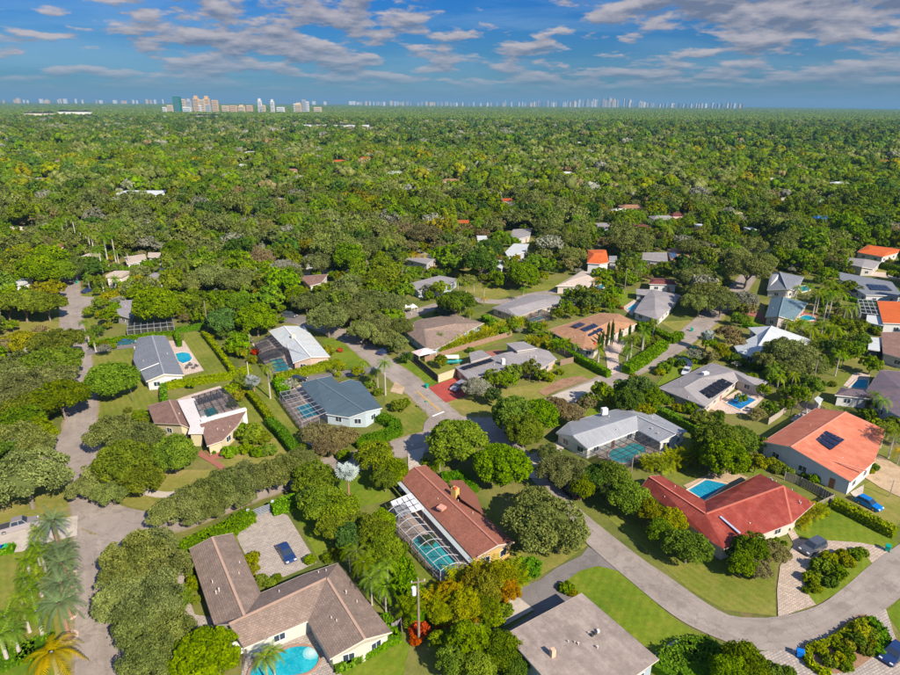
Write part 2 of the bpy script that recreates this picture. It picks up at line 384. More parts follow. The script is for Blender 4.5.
def crown_mesh(name, mat, nblob=26, nleaf=4200, leaf=0.06, zc=1.0, zr=0.55, flat=0.3, blob=(0.24, 0.36), lump=0.1, rnd=0.55, core=0.8, under=-0.35, tonevar=0.25, ragged=0.0):
    """crown of leaf clumps on billows; centre height zc, half height zr, radius 1"""
    dirs = []
    for k in range(nblob):
        z = under + (1 - under) * (k + 0.5) / nblob; z = min(z, 0.98); ph = k * 2.399963 + rng.uniform(-0.35, 0.35); r = math.sqrt(max(0, 1 - z * z))
        dirs.append((r * math.cos(ph), r * math.sin(ph), z))
    dirs = np.array(dirs); br = rng.uniform(blob[0], blob[1], nblob) * (1 + ragged * rng.uniform(-0.5, 0.8, nblob))
    rad = (1 - br * 0.85) * rng.uniform(1 - lump * 1.6, 1 + lump * .6, nblob)
    C = dirs * rad[:, None] * np.array([1, 1, zr]); C[:, 2] += zc
    C[:, 2] = np.where(dirs[:, 2] < 0, zc + (C[:, 2] - zc) * (1 - flat), C[:, 2])
    w = br ** 2; w /= w.sum(); bi = rng.choice(nblob, nleaf, p=w)
    d = unit(rng.normal(size=(nleaf, 3)) + dirs[bi] * 0.9 + np.array([0, 0, 0.35]))
    rr = br[bi] * rng.uniform(0.72, 1.10, nleaf) * np.where(rng.random(nleaf) < 0.06, 1.2, 1)
    c = C[bi] + d * rr[:, None] * np.array([1, 1, 0.85])
    nrm = unit(d * (1 - rnd) + unit(rng.normal(size=(nleaf, 3))) * rnd + np.array([0, 0, .15]))
    v, q = leaf_quads(c, nrm, leaf)
    bt = rng.uniform(-tonevar, tonevar, nblob)
    tone = np.repeat(np.clip(0.5 + bt[bi] + rng.normal(0, 0.2, nleaf), 0, 1), 4)
    iv, fi = ico_np(2 if nleaf > 1500 else 1)
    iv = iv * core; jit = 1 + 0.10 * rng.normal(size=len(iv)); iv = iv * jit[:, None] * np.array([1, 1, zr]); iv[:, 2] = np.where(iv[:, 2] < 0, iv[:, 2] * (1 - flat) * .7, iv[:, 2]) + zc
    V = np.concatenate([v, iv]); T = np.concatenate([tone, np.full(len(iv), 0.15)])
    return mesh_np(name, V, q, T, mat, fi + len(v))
def lowcrown(name, mat, lobes=9, zc=0.95, zr=0.5, sub=1, nleaf=90, leaf=0.17):
    iv, fi = ico_np(sub); Vs, Fs, Ts = [], [], []; k0 = 0
    for k in range(lobes):
        z = -0.15 + 1.1 * (k + .5) / lobes; r = math.sqrt(max(0, 1 - z * z)); ph = k * 2.4 + rng.uniform(-.4, .4); b = rng.uniform(.34, .5)
        c = np.array([r * math.cos(ph), r * math.sin(ph), z]) * (1 - b * .8) * np.array([1, 1, zr]); c[2] += zc
        v = iv * b * (1 + .16 * rng.normal(size=(len(iv), 1))) * np.array([1, 1, .8]) + c; Vs.append(v); Fs.append(fi + k0); k0 += len(iv); Ts.append(np.full(len(iv), rng.uniform(.2, .8)) + rng.normal(0, .12, len(iv)))
    v = np.concatenate(Vs); t = np.concatenate(Ts); f = np.concatenate(Fs)
    if nleaf:
        d = unit(rng.normal(size=(nleaf, 3)) + np.array([0, 0, .5])); c = d * rng.uniform(.8, 1.05, (nleaf, 1)) * np.array([1, 1, zr]); c[:, 2] += zc
        lv, q = leaf_quads(c, unit(d + rng.normal(size=(nleaf, 3)) * .6), leaf)
        V = np.concatenate([lv, v]); T = np.concatenate([np.repeat(rng.uniform(.2, .9, nleaf), 4), t])
        return mesh_np(name, V, q, T, mat, f + len(lv))
    return mesh_np(name, v, None, t, mat, f)
def trunk_mesh(name, mat, zc=1.0, r=0.055, limbs=5, spread=0.45, lean=0.05):
    m = MB(); fork = zc * 0.42
    m.tube([(0, 0, -0.1), (0.01, 0, fork * .5), (lean, 0, fork)], [r * 1.35, r, r * .9], 7)
    for k in range(limbs):
        a = 2 * math.pi * k / limbs + random.uniform(-.3, .3); s = spread * random.uniform(.8, 1.2)
        m.tube([(lean, 0, fork * .95), (lean + s * .45 * math.cos(a), s * .45 * math.sin(a), fork + (zc - fork) * .6), (s * math.cos(a), s * math.sin(a), zc * random.uniform(1.0, 1.15))], [r * .6, r * .42, r * .2], 5)
    return m.mesh(name, mat)
def frond(V, T, F, base, az, length, droop, rise, width, nseg=9, tone=0.5, leafl=0.9, gap=True):
    """a feather palm leaf: a bent rachis with pairs of leaflets"""
    ca, sa = math.cos(az), math.sin(az); side = np.array([-sa, ca, 0.0])
    def pt(t):
        h = length * t * (1 - 0.18 * t); z = rise * length * t - droop * length * t * t
        return base + np.array([ca * h, sa * h, z])
    for k in range(nseg):
        t0 = 0.08 + 0.92 * k / nseg; t1 = t0 + 0.92 / nseg; p0, p1 = pt(t0), pt(min(t1, 1.0)); d = unit(p1 - p0); up = unit(np.cross(side, d)) * -1
        wl = width * math.sin(math.pi * min(0.12 + t0 * 0.85, 1.0)) ** 0.6
        for s in (-1, 1):
            tip = p0 + side * s * wl * leafl + d * wl * .55 - np.array([0, 0, 1]) * wl * (.28 + .25 * random.random())
            i = len(V); V += [p0, p0 + (p1 - p0) * (0.72 if gap else 1.0), tip]; F.append((i, i + 1, i + 2) if s > 0 else (i, i + 2, i + 1))
            tt = tone + random.uniform(-.12, .12); T += [tt, tt, tt + .12]
def palm_mesh(name, mat, n=16, length=1.0, droop=(0.5, 1.1), rise=(0.1, 1.0), width=0.28, z=1.0, nseg=9, stems=1, spread=0.0, zvar=0.0, tone=(0.3, 0.7)):
    V, T, F = [], [], []
    for s in range(stems):
        a = 2 * math.pi * s / max(stems, 1) + random.random(); rr = spread * random.uniform(.3, 1) if stems > 1 else 0
        b = np.array([rr * math.cos(a), rr * math.sin(a), z - zvar * random.random()])
        for k in range(n):
            f = (k + .5) / n
            frond(V, T, F, b, k * 2.399 + random.uniform(-.2, .2), length * random.uniform(.85, 1.1), droop[0] + (droop[1] - droop[0]) * random.random(), rise[1] + (rise[0] - rise[1]) * f, width, nseg, random.uniform(*tone))
    return mesh_np(name, np.array(V), None, np.array(T), mat, np.array(F))
def fan_palm_mesh(name, mat, n=34, r=1.0, z=1.3, fan=0.42):
    V, T, F = [], [], []
    for k in range(n):
        zz = -0.35 + 1.3 * (k + .5) / n; zz = min(zz, .98); ph = k * 2.399; q = math.sqrt(max(0, 1 - zz * zz)); d = np.array([q * math.cos(ph), q * math.sin(ph), zz])
        c = np.array([0, 0, z]) + d * r * random.uniform(.35, .75); d = unit(d + np.array([random.gauss(0, .35), random.gauss(0, .35), random.gauss(0, .35)])); t = unit(np.cross(d, np.array([0, 0, 1.0]) + .01)); b = np.cross(d, t); tn = random.uniform(.0, .9)
        m = 11
        for j in range(m):
            a0 = math.pi * 1.5 * (j / m) - math.pi * .25; a1 = math.pi * 1.5 * ((j + .75) / m) - math.pi * .25; am = (a0 + a1) / 2
            i = len(V); o = c
            V += [o, o + (t * math.cos(a0) + b * math.sin(a0)) * fan * .8 + d * .1, o + (t * math.cos(am) + b * math.sin(am)) * fan * 1.1 + d * .16, o + (t * math.cos(a1) + b * math.sin(a1)) * fan * .8 + d * .1]
            F += [(i, i + 1, i + 2), (i, i + 2, i + 3)]; T += [tn, tn, tn + .15, tn]
    return mesh_np(name, np.array(V), None, np.array(T), mat, np.array(F))

BARK = plain('bark_grey', (0.20, 0.165, 0.13), 0.9, 0.3, 3)
PBARK = plain('palm_trunk_grey', (0.42, 0.38, 0.33), 0.85, 0.25, 3)
RBARK = plain('palm_trunk_red_brown', (0.30, 0.17, 0.11), 0.9, 0.35, 4)
LM = {
 'oak':   leafmat('leaf_oak', (0.066, 0.086, 0.020), (0.250, 0.285, 0.072), 0.22, 0.025, 0.95),
 'green': leafmat('leaf_green', (0.050, 0.092, 0.009), (0.205, 0.270, 0.022), 0.28, 0.05, 1.0),
 'bright':leafmat('leaf_bright', (0.065, 0.130, 0.008), (0.240, 0.335, 0.020), 0.30, 0.03, 1.02),
 'dark':  leafmat('leaf_dark', (0.026, 0.060, 0.010), (0.120, 0.190, 0.026), 0.2, 0.05, 0.95),
 'yellow':leafmat('leaf_yellow', (0.105, 0.125, 0.010), (0.340, 0.325, 0.028), 0.3, 0.05, 1.05),
 'brown': leafmat('leaf_brown', (0.100, 0.080, 0.030), (0.285, 0.240, 0.085), 0.2, 0.06, 0.9),
 'grey':  leafmat('leaf_grey', (0.110, 0.120, 0.075), (0.330, 0.335, 0.220), 0.2, 0.03, 0.7),
 'silver':leafmat('leaf_silver', (0.130, 0.180, 0.165), (0.370, 0.440, 0.400), 0.1, 0.02, 0.7),
 'red':   leafmat('leaf_red', (0.200, 0.030, 0.012), (0.550, 0.130, 0.035), 0.25, 0.04, 1.0),
 'palm':  leafmat('leaf_palm', (0.045, 0.098, 0.008), (0.200, 0.275, 0.022), 0.14, 0.05, 1.0),
 'orange': leafmat('leaf_orange', (0.150, 0.110, 0.010), (0.500, 0.310, 0.025), 0.3, 0.05, 1.05),
 'areca': leafmat('leaf_areca', (0.085, 0.135, 0.010), (0.390, 0.380, 0.026), 0.3, 0.05, 1.05),
 'date':  leafmat('leaf_date', (0.045, 0.080, 0.028), (0.165, 0.225, 0.085), 0.1, 0.03, 0.85),
 'gold':  leafmat('leaf_gold', (0.140, 0.170, 0.010), (0.640, 0.430, 0.025), 0.3, 0.03, 1.1),
 'hedge': leafmat('leaf_hedge', (0.070, 0.150, 0.014), (0.170, 0.300, 0.030), 0.25, 0.03, 1.05),
 'yhedge':leafmat('leaf_yellow_hedge', (0.135, 0.185, 0.012), (0.270, 0.330, 0.026), 0.25, 0.03, 1.05),
}
# kind -> (object name, category, description, crown shape)
SH = {
 'wide': dict(zc=0.92, zr=0.50, flat=0.45, nblob=40, blob=(0.15, 0.29), rnd=0.6, lump=.17, ragged=.3, core=.68),
 'round': dict(zc=1.05, zr=0.78, flat=0.2, nblob=64, blob=(0.17, 0.26), lump=0.07, rnd=0.55, ragged=.15, core=.7, under=-.5),
 'loose': dict(zc=1.1, zr=0.8, flat=0.3, nblob=32, blob=(0.17, 0.34), lump=0.22, rnd=0.58, ragged=0.5, core=0.6),
 'flat': dict(zc=0.95, zr=0.26, flat=0.7, nblob=30, blob=(0.16, 0.26), lump=0.08, under=-0.1, core=0.75),
 'tall': dict(zc=1.5, zr=1.25, flat=0.15, nblob=26, blob=(0.28, 0.42), lump=0.15, ragged=0.3, core=0.7),
 'shrub': dict(zc=0.6, zr=0.6, flat=0.1, nblob=12, blob=(0.3, 0.45), lump=0.12, under=-0.7, core=0.75),
}
KIND = {  # leaf, shape, leaf size factor, tree name, colour word, noun
 'O': ('oak', 'wide', 0.034, 'oak_tree', 'grey-green', 'spreading oak'),
 'B': ('bright', 'round', 0.050, 'broadleaf_tree', 'bright green', 'round-crowned tree'),
 'G': ('green', 'loose', 0.052, 'broadleaf_tree', 'green', 'leafy tree'),
 'D': ('dark', 'loose', 0.056, 'broadleaf_tree', 'dark green', 'leafy tree'),
 'Y': ('yellow', 'loose', 0.058, 'broadleaf_tree', 'yellow-green', 'leafy tree'),
 'K': ('brown', 'wide', 0.038, 'broadleaf_tree', 'brownish olive', 'thinning tree'),
 'A': ('orange', 'loose', 0.055, 'broadleaf_tree', 'orange-gold', 'leafy tree'),
 'R': ('green', 'round', 0.046, 'broadleaf_tree', 'dense green', 'round-crowned tree'),
 'W': ('grey', 'wide', 0.038, 'broadleaf_tree', 'pale grey', 'fine-leaved tree'),
 'F': ('green', 'flat', 0.045, 'umbrella_tree', 'feathery green', 'flat-topped tree'),
 'T': ('green', 'tall', 0.075, 'broadleaf_tree', 'green', 'tall narrow tree'),
 'M': ('bright', 'loose', 0.055, 'broadleaf_tree', 'light green', 'leafy tree'),
}
LOD0, LOD1, LOD2, LOD3, TRK = {}, {}, {}, {}, {}
for k, (lf, shp, ls, nm, cw, noun) in KIND.items():
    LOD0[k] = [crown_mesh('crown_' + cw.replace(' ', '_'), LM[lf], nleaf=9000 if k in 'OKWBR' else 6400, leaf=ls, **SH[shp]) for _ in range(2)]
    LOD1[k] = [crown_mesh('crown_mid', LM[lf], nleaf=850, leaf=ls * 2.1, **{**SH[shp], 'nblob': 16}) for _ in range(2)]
    s = SH[shp]
    LOD2[k] = [lowcrown('crown_far', LM[lf], 6, s['zc'], s['zr'], 1, 110, 0.16) for _ in range(2)]
    LOD3[k] = [lowcrown('crown_distant', LM[lf], 3, s['zc'], s['zr'], 1, 0)]
    TRK[k] = trunk_mesh('trunk', BARK, s['zc'] + 0.0, 0.05 if shp != 'flat' else .04, 5, 0.5 if shp != 'tall' else .25)
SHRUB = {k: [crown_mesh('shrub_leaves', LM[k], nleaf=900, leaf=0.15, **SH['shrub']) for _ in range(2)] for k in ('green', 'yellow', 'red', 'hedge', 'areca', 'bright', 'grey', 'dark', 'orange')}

def solve_tree(cx, cy, w, zc):
    """ground point and crown radius of a tree whose crown centre shows at (cx, cy), w pixels wide"""
    R = 5.0
    for _ in range(6):
        p = P(cx, cy, max(zc * R, 0.1)); d = PX(p)[2]; R = w / 2 * d / FPX
    return Vector((p.x, p.y, 0)), R, d
TREES = []     # (object, kind, px centre, width) for the labels
def put_tree(kind, cx, cy, w, lod=None, zs=1.0, label=None):
    lf, shp, ls, nm, cw, noun = KIND[kind]
    loc, R, d = solve_tree(cx, cy, w, SH[shp]['zc'] * zs)
    if lod is None: lod = 0 if w > 26 else 1
    e = empty(nm, loc, None, 'tree')
    e['group'] = 'garden and street trees'
    a = random.uniform(0, 6.28); s = R * random.uniform(.93, .99)
    cm = (LOD0 if lod == 0 else LOD1)[kind]
    c = inst('crown', random.choice(cm), e, (0, 0, 0), (0, 0, a), (s, s * random.uniform(.9, 1.08), s * zs * random.uniform(.93, 1.07)))
    if w > 12: inst('trunk', TRK[kind], e, (0, 0, 0), (0, 0, a), (s, s, s * zs))
    TREES.append((e, kind, cx, cy, w)); return e

# palms in metres
PALM = {}
def palm_protos():
    PALM['royal'] = (palm_mesh('royal_fronds', LM['palm'], 17, 2.9, (.5, 1.0), (-.1, 1.0), .7, 9.0, 15), 9.0, .22, PBARK, 'tall slender')
    PALM['coco'] = (palm_mesh('coconut_fronds', LM['palm'], 20, 3.4, (.6, 1.2), (0, 1.0), .7, 7.0, 16), 7.0, .2, PBARK, 'feathery green')
    PALM['gold'] = (palm_mesh('golden_fronds', LM['gold'], 20, 3.3, (.7, 1.2), (0, 1.0), .62, 5.0, 20), 5.0, .22, PBARK, 'golden yellow')
    PALM['date'] = (palm_mesh('date_fronds', LM['date'], 40, 3.2, (.5, 1.0), (-.1, 1.3), .42, 5.2, 20), 5.2, .36, RBARK, 'grey-green')
    PALM['sabal'] = (palm_mesh('sabal_fronds', LM['palm'], 28, 1.9, (.5, 1.1), (-.1, 1.3), .5, 4.2, 10), 4.2, .25, PBARK, 'bushy green')
    PALM['areca'] = (palm_mesh('areca_fronds', LM['areca'], 11, 2.3, (.6, 1.1), (.5, 1.9), .62, 1.7, 8, 6, 1.1, 1.0), 1.6, .1, PBARK, 'yellow-green clumping')
    PALM['clump'] = (palm_mesh('clump_fronds', LM['palm'], 11, 2.6, (.6, 1.1), (.3, 1.6), .7, 3.0, 8, 6, 1.4, 1.5), 2.8, .12, PBARK, 'green clumping')
    PALM['silver'] = (fan_palm_mesh('silver_fans', LM['silver'], 44, 2.3, 5.2, .95), 4.8, .22, RBARK, 'silvery blue fan')
    for k, (fm, h, r, bm, w) in list(PALM.items()):
        m = MB()
        if k in ('areca', 'clump'):
            for j in range(7): a = j * .9; rr = .25 + .12 * (j % 3); m.tube([(rr * math.cos(a), rr * math.sin(a), -.1), (1.9 * rr * math.cos(a), 1.9 * rr * math.sin(a), h)], [.07, .05], 5)
        else: m.tube([(0, 0, -.1), (0, 0, .4), (0, 0, h * .5), (0, 0, h)], [r * 1.35, r, r * .9, r * .75], 8)
        parts = [('fronds', fm), ('trunk', m.mesh('trunk', bm))]
        if k == 'royal':
            s = MB(); s.tube([(0, 0, h - 1.2), (0, 0, h - .3), (0, 0, h + .2)], [.2, .17, .08], 8); parts.append(('crownshaft', s.mesh('crownshaft', LM['palm'])))
        PALM[k] = (parts, h, w)
palm_protos()
PALMS = []
def put_palm(kind, bx, by, scale=1.0, at_crown=False, label=None):
    """bx, by: pixel of the foot (or of the crown when at_crown)"""
    parts, h, w = PALM[kind]
    loc = P(bx, by, h * scale if at_crown else 0); loc.z = 0
    e = empty('palm_tree', loc, label, 'palm', None if label else 'garden palms', 0)
    a = random.uniform(0, 6.28); s = scale * random.uniform(.95, 1.05)
    for nm, me in parts: inst(nm, me, e, (0, 0, 0), (0, 0, a), (s, s, s))
    x, y, d = PX((loc.x, loc.y, h * scale))
    if not label: PALMS.append((e, kind, x, y, w))
    return e
SHRUBS = []
def put_shrub(leaf, cx, cy, w, zs=1.0, label=None):
    loc, R, d = solve_tree(cx, cy, w, .6 * zs)
    e = inst('shrub', random.choice(SHRUB[leaf]), None, loc, (0, 0, random.uniform(0, 6.28)), (R, R, R * zs))
    tag(e, label, 'shrub', None if label else 'garden shrubs')
    if not label: SHRUBS.append((e, leaf, cx, cy, w))
    return e
def hedge(pts, label, w=1.4, h=1.8, leaf='hedge', closed=False, zpix=True):
    """clipped hedge along its top line, given in pixels"""
    g = [P(x, y, h if zpix else 0) for x, y in pts]; g = [Vector((p.x, p.y, 0)) for p in g]
    e = empty('hedge', g[len(g) // 2], label, 'hedge')
    segs = list(zip(g, g[1:] + ([g[0]] if closed else []))); segs = segs if closed else segs[:len(g) - 1]
    core = MB(); C, NN = [], []
    dens = 24.0 if PX(g[0])[2] < 150 else 11; size = 0.19 if dens > 15 else .27
    for a, b in segs:
        d = b - a; l = d.length
        if l < .1: continue
        u = d / l; s = Vector((-u.y, u.x, 0)); core.box((a + b) / 2 + Vector((0, 0, h * .46)), u * (l / 2 + w * .3), s * w * .42, Vector((0, 0, h * .46)))
        for face in range(3):
            ar = l * (w if face == 0 else h); n = int(ar * dens)
            for _ in range(n):
                t = random.uniform(-w * .35, l + w * .35)
                if face == 0: p = a + u * t + s * random.uniform(-w / 2, w / 2) + Vector((0, 0, h + random.gauss(0, .06))); nn = Vector((0, 0, 1))
                else:
                    q = 1 if face == 1 else -1; zz = random.uniform(0, h); p = a + u * t + s * q * (w / 2 + random.gauss(0, .06)) + Vector((0, 0, zz)); nn = s * q
                C.append(p); NN.append(nn)
    off = world_loc(e)
    C = np.array([tuple(p - off) for p in C]); NN = unit(np.array([tuple(n) for n in NN]) * .8 + unit(rng.normal(size=(len(C), 3))) * .6)
    v, q = leaf_quads(C, NN, size, .6); tone = np.repeat(rng.normal(.5, .25, len(C)), 4)
    inst('leaves', mesh_np('hedge_leaves', v, q, tone, LM[leaf]), e)
    core.build('branches', LM[leaf], e)
    return e
# ------------------------------------------------------------------ builders: ground sheets, houses, pools, cages, fences, cars
LAYER = [0.0]
KEEP = []          # picture areas that trees must not cover: (cx, cy, rx, ry)
FOOT = []          # plan discs where nothing grows: (x, y, r)
def sheet(name, pts, mat, z, smooth=False, kind='structure', thick=None):
    LAYER[0] += .0002; z = z * 2 + LAYER[0]
    g = [P(x, y, 0) for x, y in pts] if not isinstance(pts[0], Vector) else pts
    if smooth: g = smooth_loop(g, True, 5)
    if area2(g) < 0: g = list(reversed(g))
    m = MB()
    if thick: m.prism(g, -0.3, z)
    else:
        t = [Vector((p.x, p.y, z)) for p in g]
        for tri in tessellate_polygon([t]):
            q = [t[i] for i in tri]
            if area2(q) < 0: q.reverse()
            m.poly(q)
    o = m.build(name, mat); tag(o, kind=kind)
    for x, y in (pts if not isinstance(pts[0], Vector) else []): pass
    return o
ROADW = []
VERGE = [groundmat('sandy_verge', ((0.21, 0.17, 0.09), (0.30, 0.24, 0.15), (0.17, 0.16, 0.06)), 0.5, 2.5, .4)]
def road(name, pts, w, mat, z, wv=None, edge=None):
    LAYER[0] += .0002; z = z * 2 + LAYER[0]
    g = smooth_loop([P(x, y, 0) for x, y in pts], False, 8); m = MB(); Ls, Rs = [], []; vm = MB(); pv = None
    for i, p in enumerate(g):
        a = g[max(i - 1, 0)]; b = g[min(i + 1, len(g) - 1)]; d = (b - a).normalized(); s = Vector((-d.y, d.x, 0)); ww = w * (1 + .025 * math.sin(i * 1.7) + .02 * math.sin(i * .63))
        Ls.append(p + s * ww / 2); Rs.append(p - s * ww / 2); ROADW.append((p.x, p.y, w / 2))
        if mat.name == 'worn_asphalt':
            wv_ = ww / 2 + .25 + .35 * random.random(); cur = (p + s * wv_, p - s * (ww / 2 + .25 + .35 * random.random()))
            if pv: vm.poly([Vector((q.x, q.y, z - .006)) for q in (pv[1], cur[1], cur[0], pv[0])])
            pv = cur
    for i in range(len(g) - 1):
        q = [Rs[i], Rs[i + 1], Ls[i + 1], Ls[i]]; l0 = i * 1.0; m.poly([Vector((v.x, v.y, z)) for v in q], [(1, l0 * 2), (1, l0 * 2 + 2), (0, l0 * 2 + 2), (0, l0 * 2)])
    o = m.build(name, mat); tag(o, kind='structure')
    if vm.v: tag(vm.build('road_verge', VERGE[0]), kind='structure')
    return g
def strip(name, left, right, mat, z, n=70):
    LAYER[0] += .0002; z = z * 2 + LAYER[0]
    def res(pts):
        g = smooth_loop([P(x, y, 0) for x, y in pts], False, 10); L_ = [0]
        for a, b in zip(g, g[1:]): L_.append(L_[-1] + (b - a).length)
        out = []; k = 0
        for i in range(n + 1):
            t = L_[-1] * i / n
            while k < len(L_) - 2 and L_[k + 1] < t: k += 1
            out.append(g[k].lerp(g[k + 1], (t - L_[k]) / max(L_[k + 1] - L_[k], 1e-6)))
        return out
    A, B = res(left), res(right); m = MB()
    for i in range(n):
        q = [A[i], A[i + 1], B[i + 1], B[i]]; uvq = [(0, i * 2), (0, i * 2 + 2), (1, i * 2 + 2), (1, i * 2)]; fl = area2(q) < 0; q = q[::-1] if fl else q; uvq = uvq[::-1] if fl else uvq; m.poly([Vector((v.x, v.y, z)) for v in q], uvq)
        c = (A[i] + B[i]) / 2; ROADW.append((c.x, c.y, (A[i] - B[i]).length / 2))
    o = m.build(name, mat); tag(o, kind='structure')
HOUSES = []        # (phrase, px, py)
WIN = {}
def win_mesh():
    f = MB(); w, h = .7, .55
    f.bx(-w - .08, w + .08, -.05, .05, h, h + .08); f.bx(-w - .08, w + .08, -.06, .06, -h - .09, -h); f.bx(-w - .08, -w, -.05, .05, -h, h); f.bx(w, w + .08, -.05, .05, -h, h); f.bx(-.03, .03, -.04, .04, -h, h)
    p = MB(); p.bx(-w, -.03, -.02, .02, -h, h); q = MB(); q.bx(.03, w, -.02, .02, -h, h)
    WIN['f'] = f.mesh('window_frame', plain('white_trim', (0.72, 0.72, 0.70), .5, .08)); WIN['p'] = p.mesh('window_pane', glassmat()); WIN['q'] = q.mesh('window_pane', glassmat())
    d = MB(); d.bx(-.48, .48, -.04, .04, -1.03, 1.03); WIN['d'] = d.mesh('door', plain('door_paint', (0.30, 0.12, 0.07), .5, .1))
    hh = MB(); hh.bx(.36, .42, -.10, -.04, -.06, .02); WIN['h'] = hh.mesh('handle', plain('steel', (.5, .5, .5), .3, .05, metal=.8))
win_mesh()
def house(label, phrase, pts, faces, loop, roof, wall=(0.62, 0.58, 0.50), trim=(0.72, 0.70, 0.66), ins=0.45, ridges=(), vents=4, wins=True, name='house', cat='house', flat=False, wallbase=0.0, windens=3.8, keep=True, thick=0.2):
    W = {k: P(*v) for k, v in pts.items()}
    lp = [W[k] for k in loop]; c = sum(lp, Vector()) / len(lp); c.z = 0
    e = empty(name, c, label, cat)
    n = len(lp)
    # roof slopes, with a soffit below
    m = MB()
    for f in faces:
        v = [W[k] for k in f]
        if area2(v) < 0: v = list(reversed(v))
        # slope direction: the eave is the lowest edge
        best = min(range(len(v)), key=lambda i: v[i].z + v[(i + 1) % len(v)].z - .01 * (v[i] - v[(i + 1) % len(v)]).length)
        ed = (v[(best + 1) % len(v)] - v[best]); ed.z = 0; ed = ed.normalized(); nn = Vector((-ed.y, ed.x, 0))
        uv = [((p - v[best]).dot(ed), (p - v[best]).dot(nn) * 1.06) for p in v]
        if len(v) <= 4: m.poly(v, uv)
        else:
            for tri in tessellate_polygon([[Vector((p.x, p.y, 0)) for p in v]]):
                t = list(tri); q = [v[i] for i in t]
                if area2(q) < 0: t.reverse()
                m.poly([v[i] for i in t], [uv[i] for i in t])
    r = m.build('roof', roof, e)
    s = MB()
    ccw = area2(lp) > 0; L2 = lp if ccw else list(reversed(lp))
    sl_ = inset(L2, -0.02)
    for i in range(n):
        a, b = sl_[i], sl_[(i + 1) % n]; dn = Vector((0, 0, thick)); up = Vector((0, 0, .02)); s.poly([a - dn, b - dn, b + up, a + up])
    for tri in tessellate_polygon([[Vector((p.x, p.y, 0)) for p in L2]]):
        q = [L2[i] - Vector((0, 0, thick)) for i in tri]
        if area2(q) > 0: q.reverse()
        s.poly(q)
    s.build('fascia', plain('trim_%02x%02x%02x' % tuple(int(x * 255) for x in trim), trim, .6, .08), e)
    # walls follow the underside of the roof
    I = inset(L2, ins); wm = MB()
    for i in range(n):
        a, b = I[i], I[(i + 1) % n]
        wm.poly([Vector((a.x, a.y, -.2)), Vector((b.x, b.y, -.2)), b - Vector((0, 0, thick + .01)), a - Vector((0, 0, thick + .01))])
    wm.build('wall', plain('wall_%02x%02x%02x' % tuple(int(x * 255) for x in wall), tuple(x * .78 for x in wall), .8, .12, .8, bump=.15), e)
    if wins:
        door = False
        for i in range(n):
            a, b = I[i], I[(i + 1) % n]; d = b - a; d.z = 0; l = d.length
            if l < 2.6 or min(a.z, b.z) < 2.2: continue
            u = d / l; out = Vector((u.y, -u.x, 0)); ang = math.atan2(u.y, u.x); k = max(1, int((l - .8) / windens))
            for j in range(k):
                p = a + d * ((j + .5) / k); p.z = 0
                loc = p - c
                if not door and l > 6 and j == k // 2 and k > 1:
                    door = True; o = inst('door', WIN['d'], e, (loc.x, loc.y, 1.04), (0, 0, ang)); inst('handle', WIN['h'], o); continue
                o = inst('window', WIN['f'], e, (loc.x, loc.y, 1.45), (0, 0, ang)); inst('pane', WIN['p'], o); inst('pane', WIN['q'], o)
    if ridges:
        for a, b in ridges:
            rm = MB(); up = Vector((0, 0, .035)); rm.bar(W[a] + up, W[b] + up, .34, .07)
            rm.build('ridge_cap', RIDGE.get(id(roof), None) or ridge_for(roof), e)
    for _ in range(vents):
        f = random.choice(faces); v = [W[k] for k in f]; wts = [random.random() + .25 for _ in v]; t = sum(wts); p = sum((q * x for q, x in zip(v, wts)), Vector()) / t
        vm = MB(); hgt = .3; vm.tube([p - Vector((0, 0, .2)), p + Vector((0, 0, hgt))], .075, 7)
        if random.random() < .5: vm.tube([p + Vector((0, 0, hgt)), p + Vector((0, 0, hgt + .08))], .13, 7)
        vm.build('roof_vent', plain('vent_pale', (.62, .55, .50), .5, .1), e)
    px = [PX(p) for p in lp]; xs = [q[0] for q in px]; ys = [q[1] for q in px]
    HOUSES.append((phrase, sum(xs) / n, sum(ys) / n))
    if keep:
        nx = max(1, int((max(xs) - min(xs)) / 14))
        KEEP.append(([(q[0], q[1]) for q in px]))
    FOOT.append([(p.x, p.y) for p in lp])
    return e, W
RIDGE = {}
def ridge_for(roof):
    key = 'ridge_' + roof.name
    col = RIDGECOL.get(roof.name, (.4, .3, .24)); return plain(key, col, .8, .12)
RIDGECOL = {}
def pool(pts, label, coping=(0.62, 0.52, 0.43), c1=(0.010, 0.30, 0.36), c2=(0.03, 0.46, 0.50), smooth=True, z=0.20, key='a', cw=.32):
    g = [P(x, y, z) for x, y in pts]; g = smooth_loop(g, True, 5) if smooth else g
    if area2(g) < 0: g.reverse()
    c = sum(g, Vector()) / len(g); c.z = 0
    e = empty('swimming_pool', c, label, 'pool')
    w = MB(); w.prism(inset(g, .1), -.3, z); w.build('water', watermat('pool_water_' + key, c1, c2), e)
    o = inset(g, -cw); m = MB(); n = len(g); zt = z + .06
    for i in range(n):
        j = (i + 1) % n; A, B, C_, D = g[i], g[j], o[j], o[i]; up = lambda p, zz: Vector((p.x, p.y, zz))
        m.poly([up(A, zt), up(D, zt), up(C_, zt), up(B, zt)][::-1]); m.poly([up(A, -.3), up(A, zt), up(B, zt), up(B, -.3)]); m.poly([up(D, -.3), up(C_, -.3), up(C_, zt), up(D, zt)])
    m.build('coping', plain('coping_%02x%02x' % (int(coping[0] * 255), int(coping[2] * 255)), coping, .8, .12), e)
    FOOT.append([(p.x, p.y) for p in g]); KEEP.append([(x, y) for x, y in pts])
    return e
